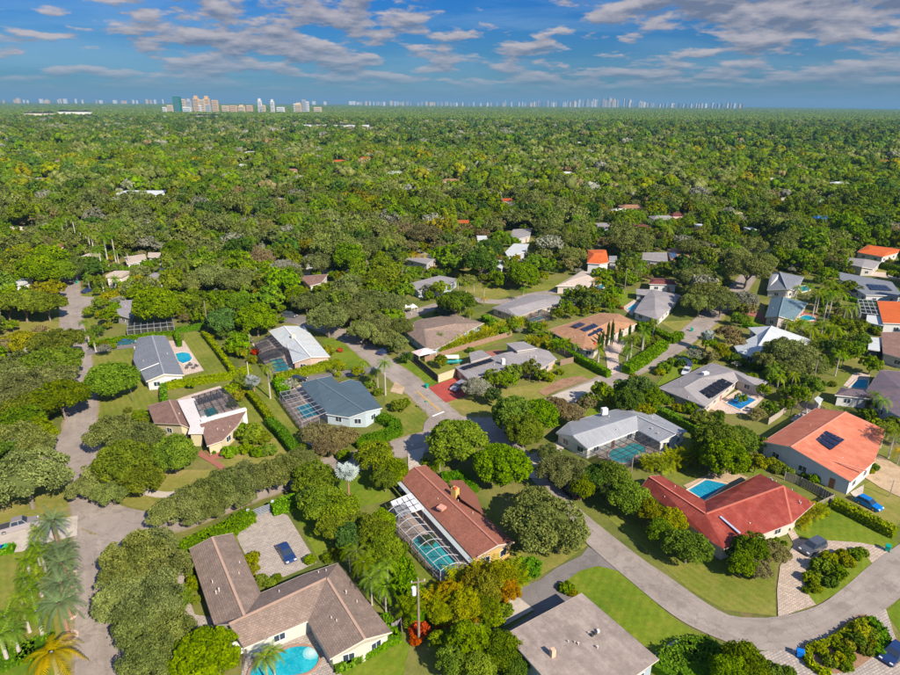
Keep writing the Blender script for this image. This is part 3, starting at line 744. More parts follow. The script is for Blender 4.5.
def cage(label, corners, h, bays, style='flat', beam=(0.75, 0.75, 0.74), bw=.12, purlins=3, rise=1.2, solid=None, hin=None):
    """pool enclosure; corners are four ground points in order: house-side A, house-side B, outer C, outer D (A-D and B-C are the ends)"""
    A, B, C_, D = corners; e = empty('pool_enclosure', (A + B + C_ + D) / 4, label, 'screen enclosure')
    bm = plain('beam_%02x' % int(beam[0] * 255), beam, .4, .05); hin = hin or h
    def top(s, t):  # s along A->B, t from the house outwards
        p = (A.lerp(B, s)).lerp(D.lerp(C_, s), t); z = hin + (h - hin) * t
        if style == 'arch': z += rise * math.sin(math.pi * min(1, t * .5 + .5) if False else math.pi * t) * .6 + 0
        return Vector((p.x, p.y, z))
    K = 8 if style == 'arch' else 1
    for i in range(bays + 1):
        s = i / bays; f = MB(); pts = [top(s, k / K) for k in range(K + 1)]
        for a, b in zip(pts, pts[1:]): f.bar(a, b, bw)
        f.build('roof_beam', bm, e)
        q = top(s, 1); f = MB(); f.bar((q.x, q.y, 0), q, bw); f.build('post', bm, e)
    for j in range(purlins + 1):
        t = 1 - j / (purlins + 1) if j else 1.0; f = MB()
        for i in range(bays): f.bar(top(i / bays, t), top((i + 1) / bays, t), bw * .8)
        f.build('purlin', bm, e)
    f = MB(); f.bar(Vector((D.x, D.y, .9)), Vector((C_.x, C_.y, .9)), bw * .7); f.build('rail', bm, e)
    for s in (0, 1):
        for k in range(1, 3):
            q = top(s, k / 3); f = MB(); f.bar((q.x, q.y, 0), q, bw * .8); f.build('post', bm, e)
    sm = screenmat(); zz = Vector((0, 0, .0))
    for i in range(bays):
        f = MB()
        for k in range(K): f.poly([top(i / bays, k / K), top((i + 1) / bays, k / K), top((i + 1) / bays, (k + 1) / K), top(i / bays, (k + 1) / K)])
        a, b = top(i / bays, 1), top((i + 1) / bays, 1); f.poly([(a.x, a.y, 0), (b.x, b.y, 0), b, a])
        f.build('screen_panel', solid or sm, e)
    for s in (0, 1):
        f = MB(); pts = [top(s, k / K) for k in range(K + 1)]
        for a, b in zip(pts, pts[1:]): f.poly([(a.x, a.y, 0), (b.x, b.y, 0), b, a])
        f.build('screen_panel', sm, e)
    KEEP.append([PX(top(0, 0))[:2], PX(top(1, 0))[:2], PX(top(1, 1))[:2], PX(top(0, 1))[:2]]); FOOT.append([(A.x, A.y), (B.x, B.y), (C_.x, C_.y), (D.x, D.y)])
    return e
def G(px, py): return P(px, py, 0)
def GT(px, py, z):  # ground point below a point seen at height z
    p = P(px, py, z); p.z = 0; return p
def fence(label, pts, h, col, post=2.4, w=.08, name='fence', cat='fence', top=False):
    g = [GT(x, y, h) if top else G(x, y) for x, y in pts]
    e = empty(name, g[0], label, cat); m = plain('fence_%02x%02x%02x' % tuple(int(x * 255) for x in col), col, .8, .2, 2)
    for a, b in zip(g, g[1:]):
        d = b - a; l = d.length; k = max(1, int(l / post)); u = d / l
        for i in range(k):
            p, q = a + d * (i / k), a + d * ((i + 1) / k); f = MB(); nb = max(2, int((q - p).length / .4))
            for j in range(nb):
                s0 = p.lerp(q, j / nb); s1 = p.lerp(q, (j + .9) / nb); f.bar(Vector((s0.x, s0.y, h * .5 + .03)), Vector((s1.x, s1.y, h * .5 + .03)), w * .5, h * (.96 if j % 2 else .94))
            f.build('fence_panel', m, e)
            f = MB(); f.bar((p.x, p.y, -.1), (p.x, p.y, h + .1), w * 1.6); f.build('post', m, e)
    return e
def wallrun(label, pts, h, col, w=.2):
    g = [G(x, y) for x, y in pts]; e = empty('garden_wall', g[0], label, 'wall'); m = plain('gw_%02x%02x%02x' % tuple(int(x * 255) for x in col), col, .8, .15, 1)
    for a, b in zip(g, g[1:]):
        f = MB(); f.bar(Vector((a.x, a.y, h / 2 - .05)), Vector((b.x, b.y, h / 2 - .05)), w, h + .1); f.build('masonry', m, e)
        f = MB(); f.bar(Vector((a.x, a.y, h + .06)), Vector((b.x, b.y, h + .06)), w * 1.4, .1); f.build('cap', m, e)
    return e
# vehicles -----------------------------------------------------------
def carpaint(name, col):
    if name in MATS: return MATS[name]
    m, nt, b, out = newmat(name); b.inputs['Base Color'].default_value = (*col, 1); b.inputs['Roughness'].default_value = .28; b.inputs['Metallic'].default_value = .25
    b.inputs['Coat Weight'].default_value = .6; b.inputs['Coat Roughness'].default_value = .08
    MATS[name] = m; return m
CARM = {}
def car_meshes(kind, paint):
    key = (kind, paint.name)
    if key in CARM: return CARM[key]
    L_, W_ = {'sedan': (4.8, 1.85), 'suv': (4.8, 1.95), 'pickup': (5.8, 2.0), 'hatch': (4.3, 1.8)}[kind]
    h1 = {'sedan': .88, 'suv': 1.05, 'pickup': 1.08, 'hatch': .92}[kind]; h2 = {'sedan': 1.45, 'suv': 1.75, 'pickup': 1.85, 'hatch': 1.5}[kind]
    x0 = -L_ / 2; x1 = L_ / 2
    # side outline of the lower body and of the greenhouse, front is +x
    low = [(x0, .38), (x0 + .05, h1 * .82), (x0 + .25, h1), (x1 - 1.35, h1), (x1 - .25, h1 * .82), (x1, h1 * .6), (x1 - .02, .35), (x1 - .3, .22), (x0 + .3, .22)]
    cab = {'sedan': [(x0 + .55, h1), (x0 + 1.25, h2), (x1 - 2.15, h2), (x1 - 1.25, h1)], 'hatch': [(x0 + .15, h1), (x0 + .6, h2), (x1 - 2.1, h2), (x1 - 1.15, h1)],
           'suv': [(x0 + .12, h1), (x0 + .42, h2), (x1 - 2.0, h2), (x1 - 1.25, h1)], 'pickup': [(x0 + 1.9, h1), (x0 + 2.15, h2), (x1 - 2.2, h2), (x1 - 1.5, h1)]}[kind]
    def extr(prof, wb, wt, zt, zb):
        m = MB(); n = len(prof)
        def y(z): t = (z - zb) / max(zt - zb, .01); return wb + (wt - wb) * t
        R2 = [Vector((x, -y(z), z)) for x, z in prof]; L3 = [Vector((x, y(z), z)) for x, z in prof]
        m.poly(R2); m.poly(list(reversed(L3)))
        for i in range(n): j = (i + 1) % n; m.poly([L3[i], L3[j], R2[j], R2[i]])
        return m
    body = extr(low, W_ / 2, W_ / 2 - .06, h1, .2)
    # cabin pillars and roof
    g = MB(); ins = .10; wt = W_ / 2 - .26; wb = W_ / 2 - .08
    c2 = extr(cab, wb, wt, h2, h1); base = len(body.v)
    body.v += c2.v; body.f += [tuple(i + base for i in f) for f in c2.f]; body.uv += [None] * len(c2.f)
    if kind == 'pickup':
        pass
    me = {}
    me['body'] = body.mesh('car_body', paint)
    def ypos(z): return wb + (wt - wb) * (z - h1) / (h2 - h1)
    gl = glassmat(); zz0, zz1 = h1 + .07, h2 - .10
    def onfront(t):  # front slope
        a, b = cab[3], cab[2]; return a[0] + (b[0] - a[0]) * t, a[1] + (b[1] - a[1]) * t
    def onback(t):
        a, b = cab[0], cab[1]; return a[0] + (b[0] - a[0]) * t, a[1] + (b[1] - a[1]) * t
    def pane(fn, sgn):
        m = MB(); (xa, za), (xb, zb) = fn(.1), fn(.9); o = .012 * sgn
        m.poly([(xa + o, -ypos(za) + .07, za + .01), (xa + o, ypos(za) - .07, za + .01), (xb + o, ypos(zb) - .05, zb + .01), (xb + o, -ypos(zb) + .05, zb + .01)][::sgn]); return m
    me['windscreen'] = pane(onfront, 1).mesh('windscreen', gl); me['rear_window'] = pane(onback, -1).mesh('rear_window', gl)
    for s, nm in ((-1, 'r'), (1, 'l')):
        m = MB(); xb0 = onback(.15)[0] + .12; xb1 = onfront(.15)[0] - .12; xt0 = onback(.85)[0] + .08; xt1 = onfront(.85)[0] - .08
        ya = ypos(zz0) + .012; yb = ypos(zz1) + .012; mid = (xb0 + xb1) / 2
        for p, q, r_, t in ((xb0, mid - .05, mid - .05, xt0), (mid + .05, xb1, xt1, mid + .05)):
            v = [(p, s * ya, zz0), (q, s * ya, zz0), (r_, s * yb, zz1), (t, s * yb, zz1)]; m.poly(v if s < 0 else v[::-1])
        me['side_window_' + nm] = m.mesh('side_window', gl)
    tyre = MB(); tyre.tube([(0, -.11, 0), (0, .11, 0)], .34, 12); me['tyre'] = tyre.mesh('tyre', plain('tyre_rubber', (.02, .02, .022), .8, .1))
    rim = MB(); rim.tube([(0, -.12, 0), (0, .12, 0)], .2, 8); me['rim'] = rim.mesh('rim', plain('rim_alloy', (.45, .45, .46), .35, .05, metal=.7))
    lm = MB(); lm.bx(x1 - .22, x1 - .02, W_ / 2 - .5, W_ / 2 - .12, h1 * .60, h1 * .78); me['headlight'] = lm.mesh('headlight', plain('lamp_glass', (.75, .78, .8), .15, .05))
    tl = MB(); tl.bx(x0 - .01, x0 + .1, W_ / 2 - .35, W_ / 2 - .1, h1 * .62, h1 * .85); me['tail_light'] = tl.mesh('tail_light', plain('lamp_red', (.4, .02, .02), .25, .05))
    me['wx'] = L_ / 2 - .95; me['wy'] = W_ / 2 - .12
    if kind == 'pickup':
        b = MB(); b.bx(x0 + .15, x0 + 1.8, -W_ / 2 + .18, W_ / 2 - .18, h1 - .1, h1 + .012); me['bed'] = b.mesh('bed', plain('bed_liner', (.05, .05, .055), .8, .1))
    CARM[key] = me; return me
def car(label, kind, px, py, hx, hy, paint, group=None):
    """px, py: middle of the car at ground; hx, hy: pixel towards which its bonnet points"""
    p = G(px, py); q = G(hx, hy); a = math.atan2(q.y - p.y, q.x - p.x); me = car_meshes(kind, paint)
    e = empty({'pickup': 'pickup_truck'}.get(kind, 'parked_car'), p, label, 'pickup truck' if kind == 'pickup' else 'car', group, a)
    inst('body', me['body'], e)
    for k in ('windscreen', 'rear_window'): inst(k, me[k], e)
    inst('side_window', me['side_window_r'], e); inst('side_window', me['side_window_l'], e)
    if 'bed' in me: inst('bed', me['bed'], e)
    for sx in (-1, 1):
        for sy in (-1, 1):
            w = inst('wheel', me['tyre'], e, (sx * me['wx'], sy * me['wy'], .34)); inst('rim', me['rim'], w)
    for sy in (1, -1):
        inst('headlight', me['headlight'], e, scale=(1, sy, 1)); inst('tail_light', me['tail_light'], e, scale=(1, sy, 1))
    return e
def bin_(label, px, py, col):
    p = G(px, py); e = empty('wheelie_bin', p, label, 'bin', None, random.uniform(0, 3)); m = plain('bin_%02x%02x%02x' % tuple(int(x * 255) for x in col), col, .5, .08)
    b = MB(); b.v = []; w0, w1, h = .27, .34, 1.0
    bt = [Vector((sx * w0, sy * w0, .05)) for sx, sy in ((-1, -1), (1, -1), (1, 1), (-1, 1))]; tp = [Vector((sx * w1, sy * w1 * 1.15, h)) for sx, sy in ((-1, -1), (1, -1), (1, 1), (-1, 1))]
    for i in range(4): b.poly([bt[i], bt[(i + 1) % 4], tp[(i + 1) % 4], tp[i]])
    b.poly(tp); b.poly(bt[::-1]); inst('body', b.mesh('bin_body', m), e)
    l = MB(); l.box((0, -.02, 1.06), Vector((.37, 0, 0)), Vector((0, .44, 0)), Vector((0, .0, .045))); l.bar((-.3, .46, 1.02), (.3, .46, 1.02), .05); inst('lid', l.mesh('bin_lid', m), e)
    w = MB()
    for s in (-1, 1): w.tube([(s * .24, .33, .12), (s * .33, .33, .12)], .12, 8)
    inst('wheel', w.mesh('bin_wheels', MATS['tyre_rubber'] if 'tyre_rubber' in MATS else m), e); return e
def figure_pole(): pass
# ================================================================== THE PLACE
e_, r_ = 2.5, 4.1
# ---------------- ground
GRASS = groundmat('rough_grass', ((0.085, 0.115, 0.022), (0.150, 0.165, 0.034), (0.215, 0.190, 0.060), (0.200, 0.145, 0.070)), 0.06, 1.0, .5)
LAWN = groundmat('lawn_grass', ((0.120, 0.155, 0.018), (0.165, 0.190, 0.026), (0.225, 0.215, 0.050)), 0.07, 1.4, .4, stripe=0.6)
LAWNY = groundmat('dry_lawn_grass', ((0.165, 0.180, 0.030), (0.225, 0.215, 0.045), (0.290, 0.240, 0.085)), 0.08, 1.4, .4)
LAWNG = groundmat('lush_lawn_grass', ((0.095, 0.160, 0.010), (0.135, 0.195, 0.012), (0.180, 0.215, 0.024)), 0.07, 1.4, .4, stripe=-0.5)
SOIL = groundmat('bare_soil', ((0.25, 0.14, 0.08), (0.33, 0.20, 0.12), (0.22, 0.15, 0.09)), 0.3, 2, .4)
SANDY = groundmat('sandy_ground', ((0.40, 0.29, 0.18), (0.50, 0.37, 0.24), (0.34, 0.25, 0.15)), 0.2, 2, .4)
ROAD = asphaltmat('worn_asphalt', (0.255, 0.215, 0.185), (0.355, 0.305, 0.265), .4)
DRIVE = asphaltmat('dark_asphalt', (0.150, 0.135, 0.130), (0.225, 0.205, 0.195), .35)
CONC = asphaltmat('pale_concrete', (0.42, 0.37, 0.31), (0.52, 0.46, 0.39), .5)
PAV = pavermat('cream_pavers', (0.56, 0.46, 0.36), (0.42, 0.34, 0.27), (0.27, 0.2, 0.15), .5, .35, .4)
PAVG = pavermat('grey_stone_pavers', (0.47, 0.41, 0.345), (0.35, 0.305, 0.27), (0.24, 0.20, 0.17), .5, .34, -.45)
PAVP = pavermat('pinkish_pavers', (0.60, 0.48, 0.40), (0.52, 0.42, 0.35), (0.35, 0.27, 0.22), .6, .6, .1)
REDP = pavermat('red_drive', (0.40, 0.075, 0.055), (0.33, 0.06, 0.045), (0.24, 0.05, 0.04), 3.2, 3.2, .9)
BRICKP = pavermat('brick_path', (0.42, 0.15, 0.10), (0.34, 0.11, 0.08), (0.25, 0.12, 0.09), .4, .2, .5)

gm = MB(); S_ = 45000.0
gm.poly([(-S_, -400, 0), (S_, -400, 0), (S_, S_, 0), (-S_, S_, 0)])
tag(gm.build('ground', GRASS), kind='structure')
sea = MB(); a_ = P(700, 105.9, 0); b_ = P(905, 109.9, 0); c_ = P(1150, 113.4, 0)
sea.poly([(c_.x, c_.y, .3), (44000, c_.y, .3), (44000, 44500, .3), (a_.x * 1.6, 44500, .3), (a_.x, a_.y, .3), (b_.x, b_.y, .3)])
SEAM = plain('sea_water', (0.01, 0.19, 0.30), .4, .1, .001)
tag(sea.build('sea', SEAM), kind='structure')

z1, z2, z3, z4, z5 = .012, .024, .036, .048, .06
def lawn(pts, mat=LAWN, z=z1, sm=False): return sheet('lawn', pts, mat, z, sm)
# lawns
lawn([(598, 567), (622, 571), (650, 598), (690, 630), (722, 647), (700, 662), (660, 662), (582, 596), (564, 590), (570, 577), (583, 569)], LAWNG, z2, True)
lawn([(584, 498), (600, 512), (640, 545), (690, 590), (725, 610), (776, 616), (774, 560), (745, 560), (700, 560), (640, 500), (600, 480)], LAWN)
lawn([(800, 505), (840, 497), (900, 545), (900, 552), (876, 548), (845, 542), (815, 541), (795, 533), (790, 522)], LAWNG, z2)
lawn([(806, 580), (812, 560), (835, 551), (860, 550), (872, 562), (850, 585), (815, 605), (806, 600)], LAWNG, z4, True)
lawn([(740, 472), (757, 465), (767, 476), (790, 490), (815, 500), (808, 505), (770, 480)], LAWNG)
lawn([(660, 462), (705, 462), (735, 445), (730, 470), (715, 486), (690, 478), (675, 486)], LAWN)
lawn([(866, 484), (885, 470), (905, 490), (905, 520), (890, 530), (850, 500)], LAWNY)
lawn([(886, 612), (905, 595), (905, 640)], LAWNG)
lawn([(0, 560), (12, 540), (30, 545), (82, 545), (84, 610), (86, 700), (40, 700), (-10, 700), (-10, 560)], LAWN)
lawn([(-20, 515), (42, 468), (75, 470), (77, 520), (40, 522), (0, 532), (-20, 535)], LAWNY)
lawn([(54, 540), (80, 537), (86, 675), (60, 675), (52, 600)], LAWNY, z2)
lawn([(-10, 640), (40, 655), (50, 700), (-10, 700)], LAWNG, z2)
lawn([(108, 492), (112, 480), (150, 455), (180, 470), (235, 470), (200, 505), (160, 512), (128, 506)], LAWNY)
lawn([(235, 445), (275, 438), (292, 455), (262, 466), (235, 472), (220, 465)], LAWNY, z2)
lawn([(190, 545), (200, 530), (245, 515), (262, 530), (235, 545)], LAWN)
lawn([(272, 508), (292, 508), (318, 560), (340, 555), (345, 540), (310, 500)], LAWNG)
lawn([(330, 480), (345, 510), (390, 500), (392, 470), (350, 465)], LAWNG)
lawn([(390, 560), (410, 552), (440, 585), (425, 600), (415, 600)], LAWN)
lawn([(335, 668), (370, 650), (395, 635), (410, 645), (400, 690), (330, 690)], LAWNG)
lawn([(490, 632), (496, 630), (525, 690), (505, 690), (480, 650)], LAWNG)
lawn([(500, 560), (540, 540), (588, 545), (560, 565), (520, 585), (500, 590)], LAWNY)
lawn([(184, 333), (203, 331), (232, 371), (200, 380), (183, 378)], LAWN, z2)
lawn([(95, 350), (138, 345), (135, 370), (150, 392), (160, 400), (130, 425), (97, 428), (90, 380)], LAWN)
lawn([(90, 330), (130, 343), (90, 352)], LAWN)
lawn([(225, 402), (252, 400), (300, 425), (280, 455), (240, 440)], LAWN)
lawn([(250, 385), (280, 380), (285, 400), (320, 440), (300, 447)], LAWN, z2)
lawn([(335, 335), (345, 338), (369, 367), (352, 372), (330, 355), (322, 340)], LAWNG)
lawn([(385, 388), (398, 386), (432, 417), (425, 432), (380, 445), (360, 440), (390, 420), (385, 405)], LAWN)
lawn([(390, 360), (405, 358), (438, 382), (428, 388), (415, 377)], LAWNG)
lawn([(415, 358), (440, 345), (506, 340), (470, 352), (440, 380)], LAWN)
lawn([(445, 402), (466, 395), (530, 385), (555, 380), (548, 396), (515, 410), (478, 414), (450, 408)], LAWNY)
lawn([(548, 370), (575, 362), (608, 375), (590, 382), (556, 380)], LAWN)
lawn([(555, 420), (590, 388), (628, 395), (632, 405), (590, 418), (560, 432)], LAWNG)
lawn([(660, 385), (680, 362), (695, 355), (712, 360), (690, 372), (665, 385)], LAWNG)
lawn([(618, 372), (640, 352), (668, 340), (655, 350)], LAWNG)
lawn([(672, 325), (700, 322), (730, 300), (720, 335), (745, 345), (720, 352), (690, 352), (700, 340)], LAWNY)
lawn([(660, 322), (690, 320), (700, 330), (680, 334)], LAWNY)
lawn([(820, 385), (850, 370), (855, 385), (838, 395), (830, 410), (815, 405)], LAWN)
lawn([(850, 350), (870, 345), (862, 365), (850, 360)], LAWNY)
lawn([(742, 315), (760, 318), (762, 330), (742, 328)], LAWNG)
lawn([(760, 440), (790, 415), (805, 410), (765, 438)], LAWN)
lawn([(620, 290), (636, 292), (625, 305), (618, 306)], LAWNG)
lawn([(545, 340), (570, 330), (580, 345), (560, 350)], LAWNG)
lawn([(465, 290), (500, 285), (510, 295), (495, 300), (470, 300)], LAWNY)
lawn([(520, 282), (565, 280), (580, 290), (530, 292)], LAWN)
lawn([(0, 318), (62, 322), (62, 335), (30, 345), (0, 338)], LAWNY)
lawn([(82, 285), (98, 296), (96, 302), (80, 305)], LAWN)
lawn([(82, 308), (100, 305), (95, 325), (84, 330)], LAWN)
lawn([(820, 260), (850, 252), (855, 268), (825, 268)], LAWNY)
lawn([(875, 265), (905, 268), (905, 285), (880, 275)], LAWNY)
lawn([(640, 250), (700, 258), (722, 262), (700, 268)], LAWN)
# ---------------- roads
LROAD = road('road', [(70, 262), (70, 284), (72, 328), (78, 360), (82, 400), (80, 430), (84, 460), (91, 500), (97, 540), (101, 600), (104, 675), (106, 760)], 6.3, ROAD, z3)
sheet('road', [(40, 466), (66, 468), (84, 475), (88, 440), (72, 428), (50, 440), (30, 450)], ROAD, z4)
STREET = road('road', [(100, 517), (125, 525), (150, 526), (190, 516), (235, 498), (280, 482), (330, 467), (380, 455), (425, 441), (470, 431), (520, 418), (560, 402), (600, 385), (640, 365), (672, 347), (700, 326), (722, 305), (742, 285)], 6.6, ROAD, z4)
sheet('road', [(103, 492), (110, 500), (125, 508), (150, 513), (150, 540), (128, 548), (108, 560), (100, 540)], ROAD, z5, False)
strip('road', [(482, 420), (520, 445), (550, 477), (576, 506), (612, 536), (650, 565), (664, 574), (720, 612), (750, 618), (778, 617), (816, 607), (844, 588), (872, 564), (900, 544), (930, 522)], [(484, 440), (512, 458), (540, 490), (566, 522), (588, 545), (626, 578), (676, 618), (720, 640), (752, 650), (790, 650), (825, 641), (855, 627), (886, 609), (905, 594), (940, 566)], ROAD, z5)
CROSS = road('road', [(290, 318), (325, 328), (352, 340), (376, 358), (400, 376), (422, 394), (442, 413), (458, 432)], 6.3, ROAD, .03)
sheet('road', [(424, 424), (434, 412), (448, 414), (470, 418), (500, 418), (498, 440), (478, 446), (440, 450), (420, 455)], ROAD, .072)
road('road', [(640, 270), (690, 262), (720, 255), (760, 246)], 5.5, ROAD, .03)
road('road', [(742, 285), (760, 262), (778, 250)], 6, ROAD, .02)
road('road', [(455, 296), (500, 302), (540, 294), (575, 290)], 5, ROAD, .02)
road('road', [(400, 318), (430, 308), (470, 296)], 5, ROAD, .02)
road('road', [(-20, 228), (25, 226), (60, 222)], 5, ROAD, .02)
road('road', [(205, 246), (230, 243), (262, 241)], 6, ROAD, .02)
road('road', [(300, 275), (340, 270), (385, 262)], 5, ROAD, .02)
# markings
def mark(pts, w, col, z, name='road_marking'):
    g = [G(x, y) for x, y in pts]; m = MB()
    for a, b in zip(g, g[1:]):
        d = (b - a).normalized(); s = Vector((-d.y, d.x, 0)) * w / 2; m.poly([Vector((p.x, p.y, z)) for p in (a - s, b - s, b + s, a + s)])
    tag(m.build(name, plain('paint_%02x' % int(col[2] * 255), col, .7, .2, 4)), kind='structure')
mark([(417, 391), (428, 401), (441, 411)], .16, (.72, .42, .05), .12); mark([(416.4, 391.6), (427.2, 401.6), (440.2, 411.8)], .12, (.72, .42, .05), .12)
mark([(432.5, 417), (444, 412.3)], .45, (.8, .8, .78), .19)
# the kerb line of the sidewalk and drives
road('path', [(137, 487), (150, 493), (168, 495), (188, 490), (210, 481), (235, 472), (258, 467), (278, 461)], 1.8, CONC, z3)
sheet('driveway', [(78, 516), (77, 536), (40, 545), (22, 552), (-10, 556), (-10, 530), (20, 522), (50, 521)], CONC, z4)
sheet('driveway', [(86, 350), (108, 346), (138, 341), (139, 347), (110, 351), (87, 356)], DRIVE, z4)
sheet('driveway', [(76, 296), (98, 298), (100, 303), (84, 308), (80, 312), (74, 312)], ROAD, z5)
sheet('driveway', [(588, 547), (581, 556), (556, 568), (540, 580), (520, 588), (514, 594), (534, 612), (500, 636), (506, 641), (545, 612), (580, 596), (556, 591), (563, 583), (580, 571), (598, 566), (622, 572), (606, 556)], DRIVE, z2)
sheet('driveway', [(514, 594), (534, 610), (494, 632), (489, 612)], CONC, .05)
sheet('driveway', [(794, 545), (786, 530), (790, 524), (800, 540), (830, 541), (860, 543), (886, 548), (893, 550), (872, 564), (864, 553), (840, 550), (820, 558), (806, 570), (804, 590), (816, 605), (778, 618), (777, 590), (780, 566)], PAV, .042)
sheet('driveway', [(872, 602), (886, 610), (896, 640), (905, 690), (740, 690), (760, 652), (800, 648), (840, 634), (868, 616)], PAVG, .044)
sheet('driveway', [(246, 519), (273, 510), (288, 516), (317, 563), (297, 572), (262, 586), (240, 545), (236, 534), (250, 526)], PAVG, z3)
sheet('patio', [(244, 650), (308, 620), (332, 662), (345, 680), (330, 720), (200, 720), (240, 690)], PAVG, z3)
sheet('path', [(182, 555), (186, 590), (195, 615), (214, 618), (211, 628), (190, 632), (182, 610), (176, 570)], PAVG, z3)
sheet('driveway', [(428, 388), (458, 377), (466, 396), (446, 403)], REDP, .05)
sheet('patio', [(166, 341), (184, 341), (204, 371), (183, 376)], PAVP, z4)
sheet('patio', [(176, 400), (190, 395), (220, 386), (242, 410), (205, 422)], PAVP, z3)
sheet('patio', [(252, 344), (283, 335), (298, 368), (272, 375)], PAVP, z3)
sheet('patio', [(278, 398), (300, 385), (328, 415), (302, 430)], PAVP, z3)
sheet('patio', [(396, 500), (424, 505), (476, 560), (442, 584), (396, 530)], PAVP, z3)
sheet('patio', [(595, 447), (638, 430), (664, 446), (664, 458), (632, 464), (598, 458)], PAVP, z3)
sheet('patio', [(683, 486), (722, 468), (748, 478), (706, 502)], SANDY, z4)
sheet('patio', [(708, 408), (745, 386), (768, 394), (748, 414), (722, 414)], PAVP, z3)
sheet('patio', [(843, 386), (854, 373), (870, 374), (868, 392)], PAVP, z3)
sheet('patio', [(622, 308), (634, 300), (640, 303), (632, 316)], PAVP, z3)
sheet('patio', [(792, 318), (802, 312), (818, 314), (816, 322), (796, 322)], BRICKP, z3)
sheet('driveway', [(870, 466), (878, 455), (905, 470), (905, 500), (880, 488), (862, 476)], SANDY, z4)
sheet('path', [(850, 493), (864, 485), (862, 500), (856, 500)], CONC, z5)
sheet('path', [(201, 450), (207, 456), (222, 464), (232, 473), (226, 474), (212, 464), (198, 456)], BRICKP, z4)
sheet('patio', [(206, 452), (222, 448), (224, 458), (212, 460)], BRICKP, z3)
sheet('driveway', [(540, 412), (552, 396), (586, 384), (600, 380), (590, 392), (560, 404)], CONC, .055)
sheet('bare_patch', [(538, 392), (560, 380), (580, 376), (590, 380), (560, 390), (545, 396)], SOIL, .05)
sheet('driveway', [(600, 342), (618, 338), (628, 342), (618, 356), (620, 372), (608, 376), (606, 355)], PAVP, .05)
sheet('driveway', [(685, 352), (700, 358), (668, 386), (655, 386)], LAWNG, .04)
sheet('driveway', [(384, 370), (356, 376), (330, 378), (300, 383), (310, 376), (350, 370), (375, 366)], DRIVE, .02)
sheet('path', [(655, 653), (676, 640), (683, 646), (662, 662)], CONC, .06)
sheet('driveway', [(275, 322), (290, 312), (310, 318), (300, 324)], DRIVE, .04)
sheet('path', [(560, 440), (545, 450), (528, 456), (522, 478), (540, 480), (556, 460), (566, 446)], CONC, .1)
sheet('driveway', [(408, 452), (425, 448), (420, 470), (408, 480)], CONC, .085)
sheet('path', [(742, 310), (760, 312), (766, 318), (764, 324), (758, 318), (742, 314)], BRICKP, .05)
sheet('driveway', [(845, 270), (905, 274), (905, 280), (870, 276)], PAVP, .05)
sheet('patio', [(790, 420), (812, 405), (826, 415), (800, 425)], CONC, .04)
for q in ([(302, 440), (316, 430), (340, 440), (320, 452)],): sheet('path', q, CONC, .03)
sheet('garden_bed', [(814, 655), (832, 634), (862, 615), (884, 632), (880, 650), (850, 672), (815, 672)], SOIL, .07, True)
sheet('garden_bed', [(205, 330), (200, 331), (228, 372), (236, 374)], SOIL, .03)
sheet('garden_bed', [(395, 382), (405, 388), (402, 395), (390, 392)], SANDY, .05)

# ---------------- roofs
R_BRN = roofmat('roof_brown_shingle', (0.270, 0.200, 0.160), 'shingle', stain=.4, warm=(.33, .24, .19)); RIDGECOL[R_BRN.name] = (.45, .30, .22)
R_RED = roofmat('roof_red_shingle', (0.350, 0.135, 0.088), 'shingle', stain=.45); RIDGECOL[R_RED.name] = (.42, .17, .12)
R_FLAT = roofmat('roof_gravel', (0.320, 0.262, 0.222), 'flat', stain=.8, warm=(.40, .33, .28)); RIDGECOL[R_FLAT.name] = (.3, .28, .25)
R_GREY = roofmat('roof_grey_metal', (0.300, 0.315, 0.340), 'metal', .5, .25); RIDGECOL[R_GREY.name] = (.38, .4, .42)
R_REDM = roofmat('roof_red_metal', (0.270, 0.046, 0.030), 'metal', .55, .5, warm=(.37, .095, .065)); RIDGECOL[R_REDM.name] = (.5, .15, .1)
R_SAL = roofmat('roof_salmon_metal', (0.560, 0.170, 0.092), 'metal', .6, .4, warm=(.62, .24, .15)); RIDGECOL[R_SAL.name] = (.68, .27, .18)
R_BLU = roofmat('roof_greyblue_shingle', (0.215, 0.235, 0.270), 'shingle', stain=.25); RIDGECOL[R_BLU.name] = (.3, .32, .36)
R_WHT = roofmat('roof_pale_metal', (0.560, 0.610, 0.620), 'metal', .5, .35, warm=(.60, .56, .50)); RIDGECOL[R_WHT.name] = (.68, .68, .66)
R_SLT = roofmat('roof_slate_metal', (0.085, 0.130, 0.160), 'metal', .42, .2); RIDGECOL[R_SLT.name] = (.12, .17, .2)
R_GSH = roofmat('roof_grey_shingle', (0.300, 0.280, 0.280), 'flat', stain=.6); RIDGECOL[R_GSH.name] = (.36, .34, .33)
R_TAN = roofmat('roof_orange_brown', (0.430, 0.225, 0.120), 'shingle', stain=.3, warm=(.5, .29, .17)); RIDGECOL[R_TAN.name] = (.5, .32, .2)
R_ORG = roofmat('roof_orange_tile', (0.700, 0.150, 0.030), 'tile', .7, .45); RIDGECOL[R_ORG.name] = (.85, .3, .1)
R_CRM = roofmat('roof_cream', (0.520, 0.430, 0.350), 'flat', stain=.35); RIDGECOL[R_CRM.name] = (.6, .5, .4)
R_DRED = roofmat('roof_dark_red', (0.200, 0.060, 0.050), 'tile', stain=.3); RIDGECOL[R_DRED.name] = (.3, .1, .08)
R_TEAL = roofmat('roof_blue_green_metal', (0.130, 0.200, 0.235), 'metal', .45, .3); RIDGECOL[R_TEAL.name] = (.2, .28, .3)
R_PURP = roofmat('roof_dark_plum_metal', (0.150, 0.120, 0.140), 'metal', .5, .3, warm=(.24, .15, .13)); RIDGECOL[R_PURP.name] = (.25, .2, .2)
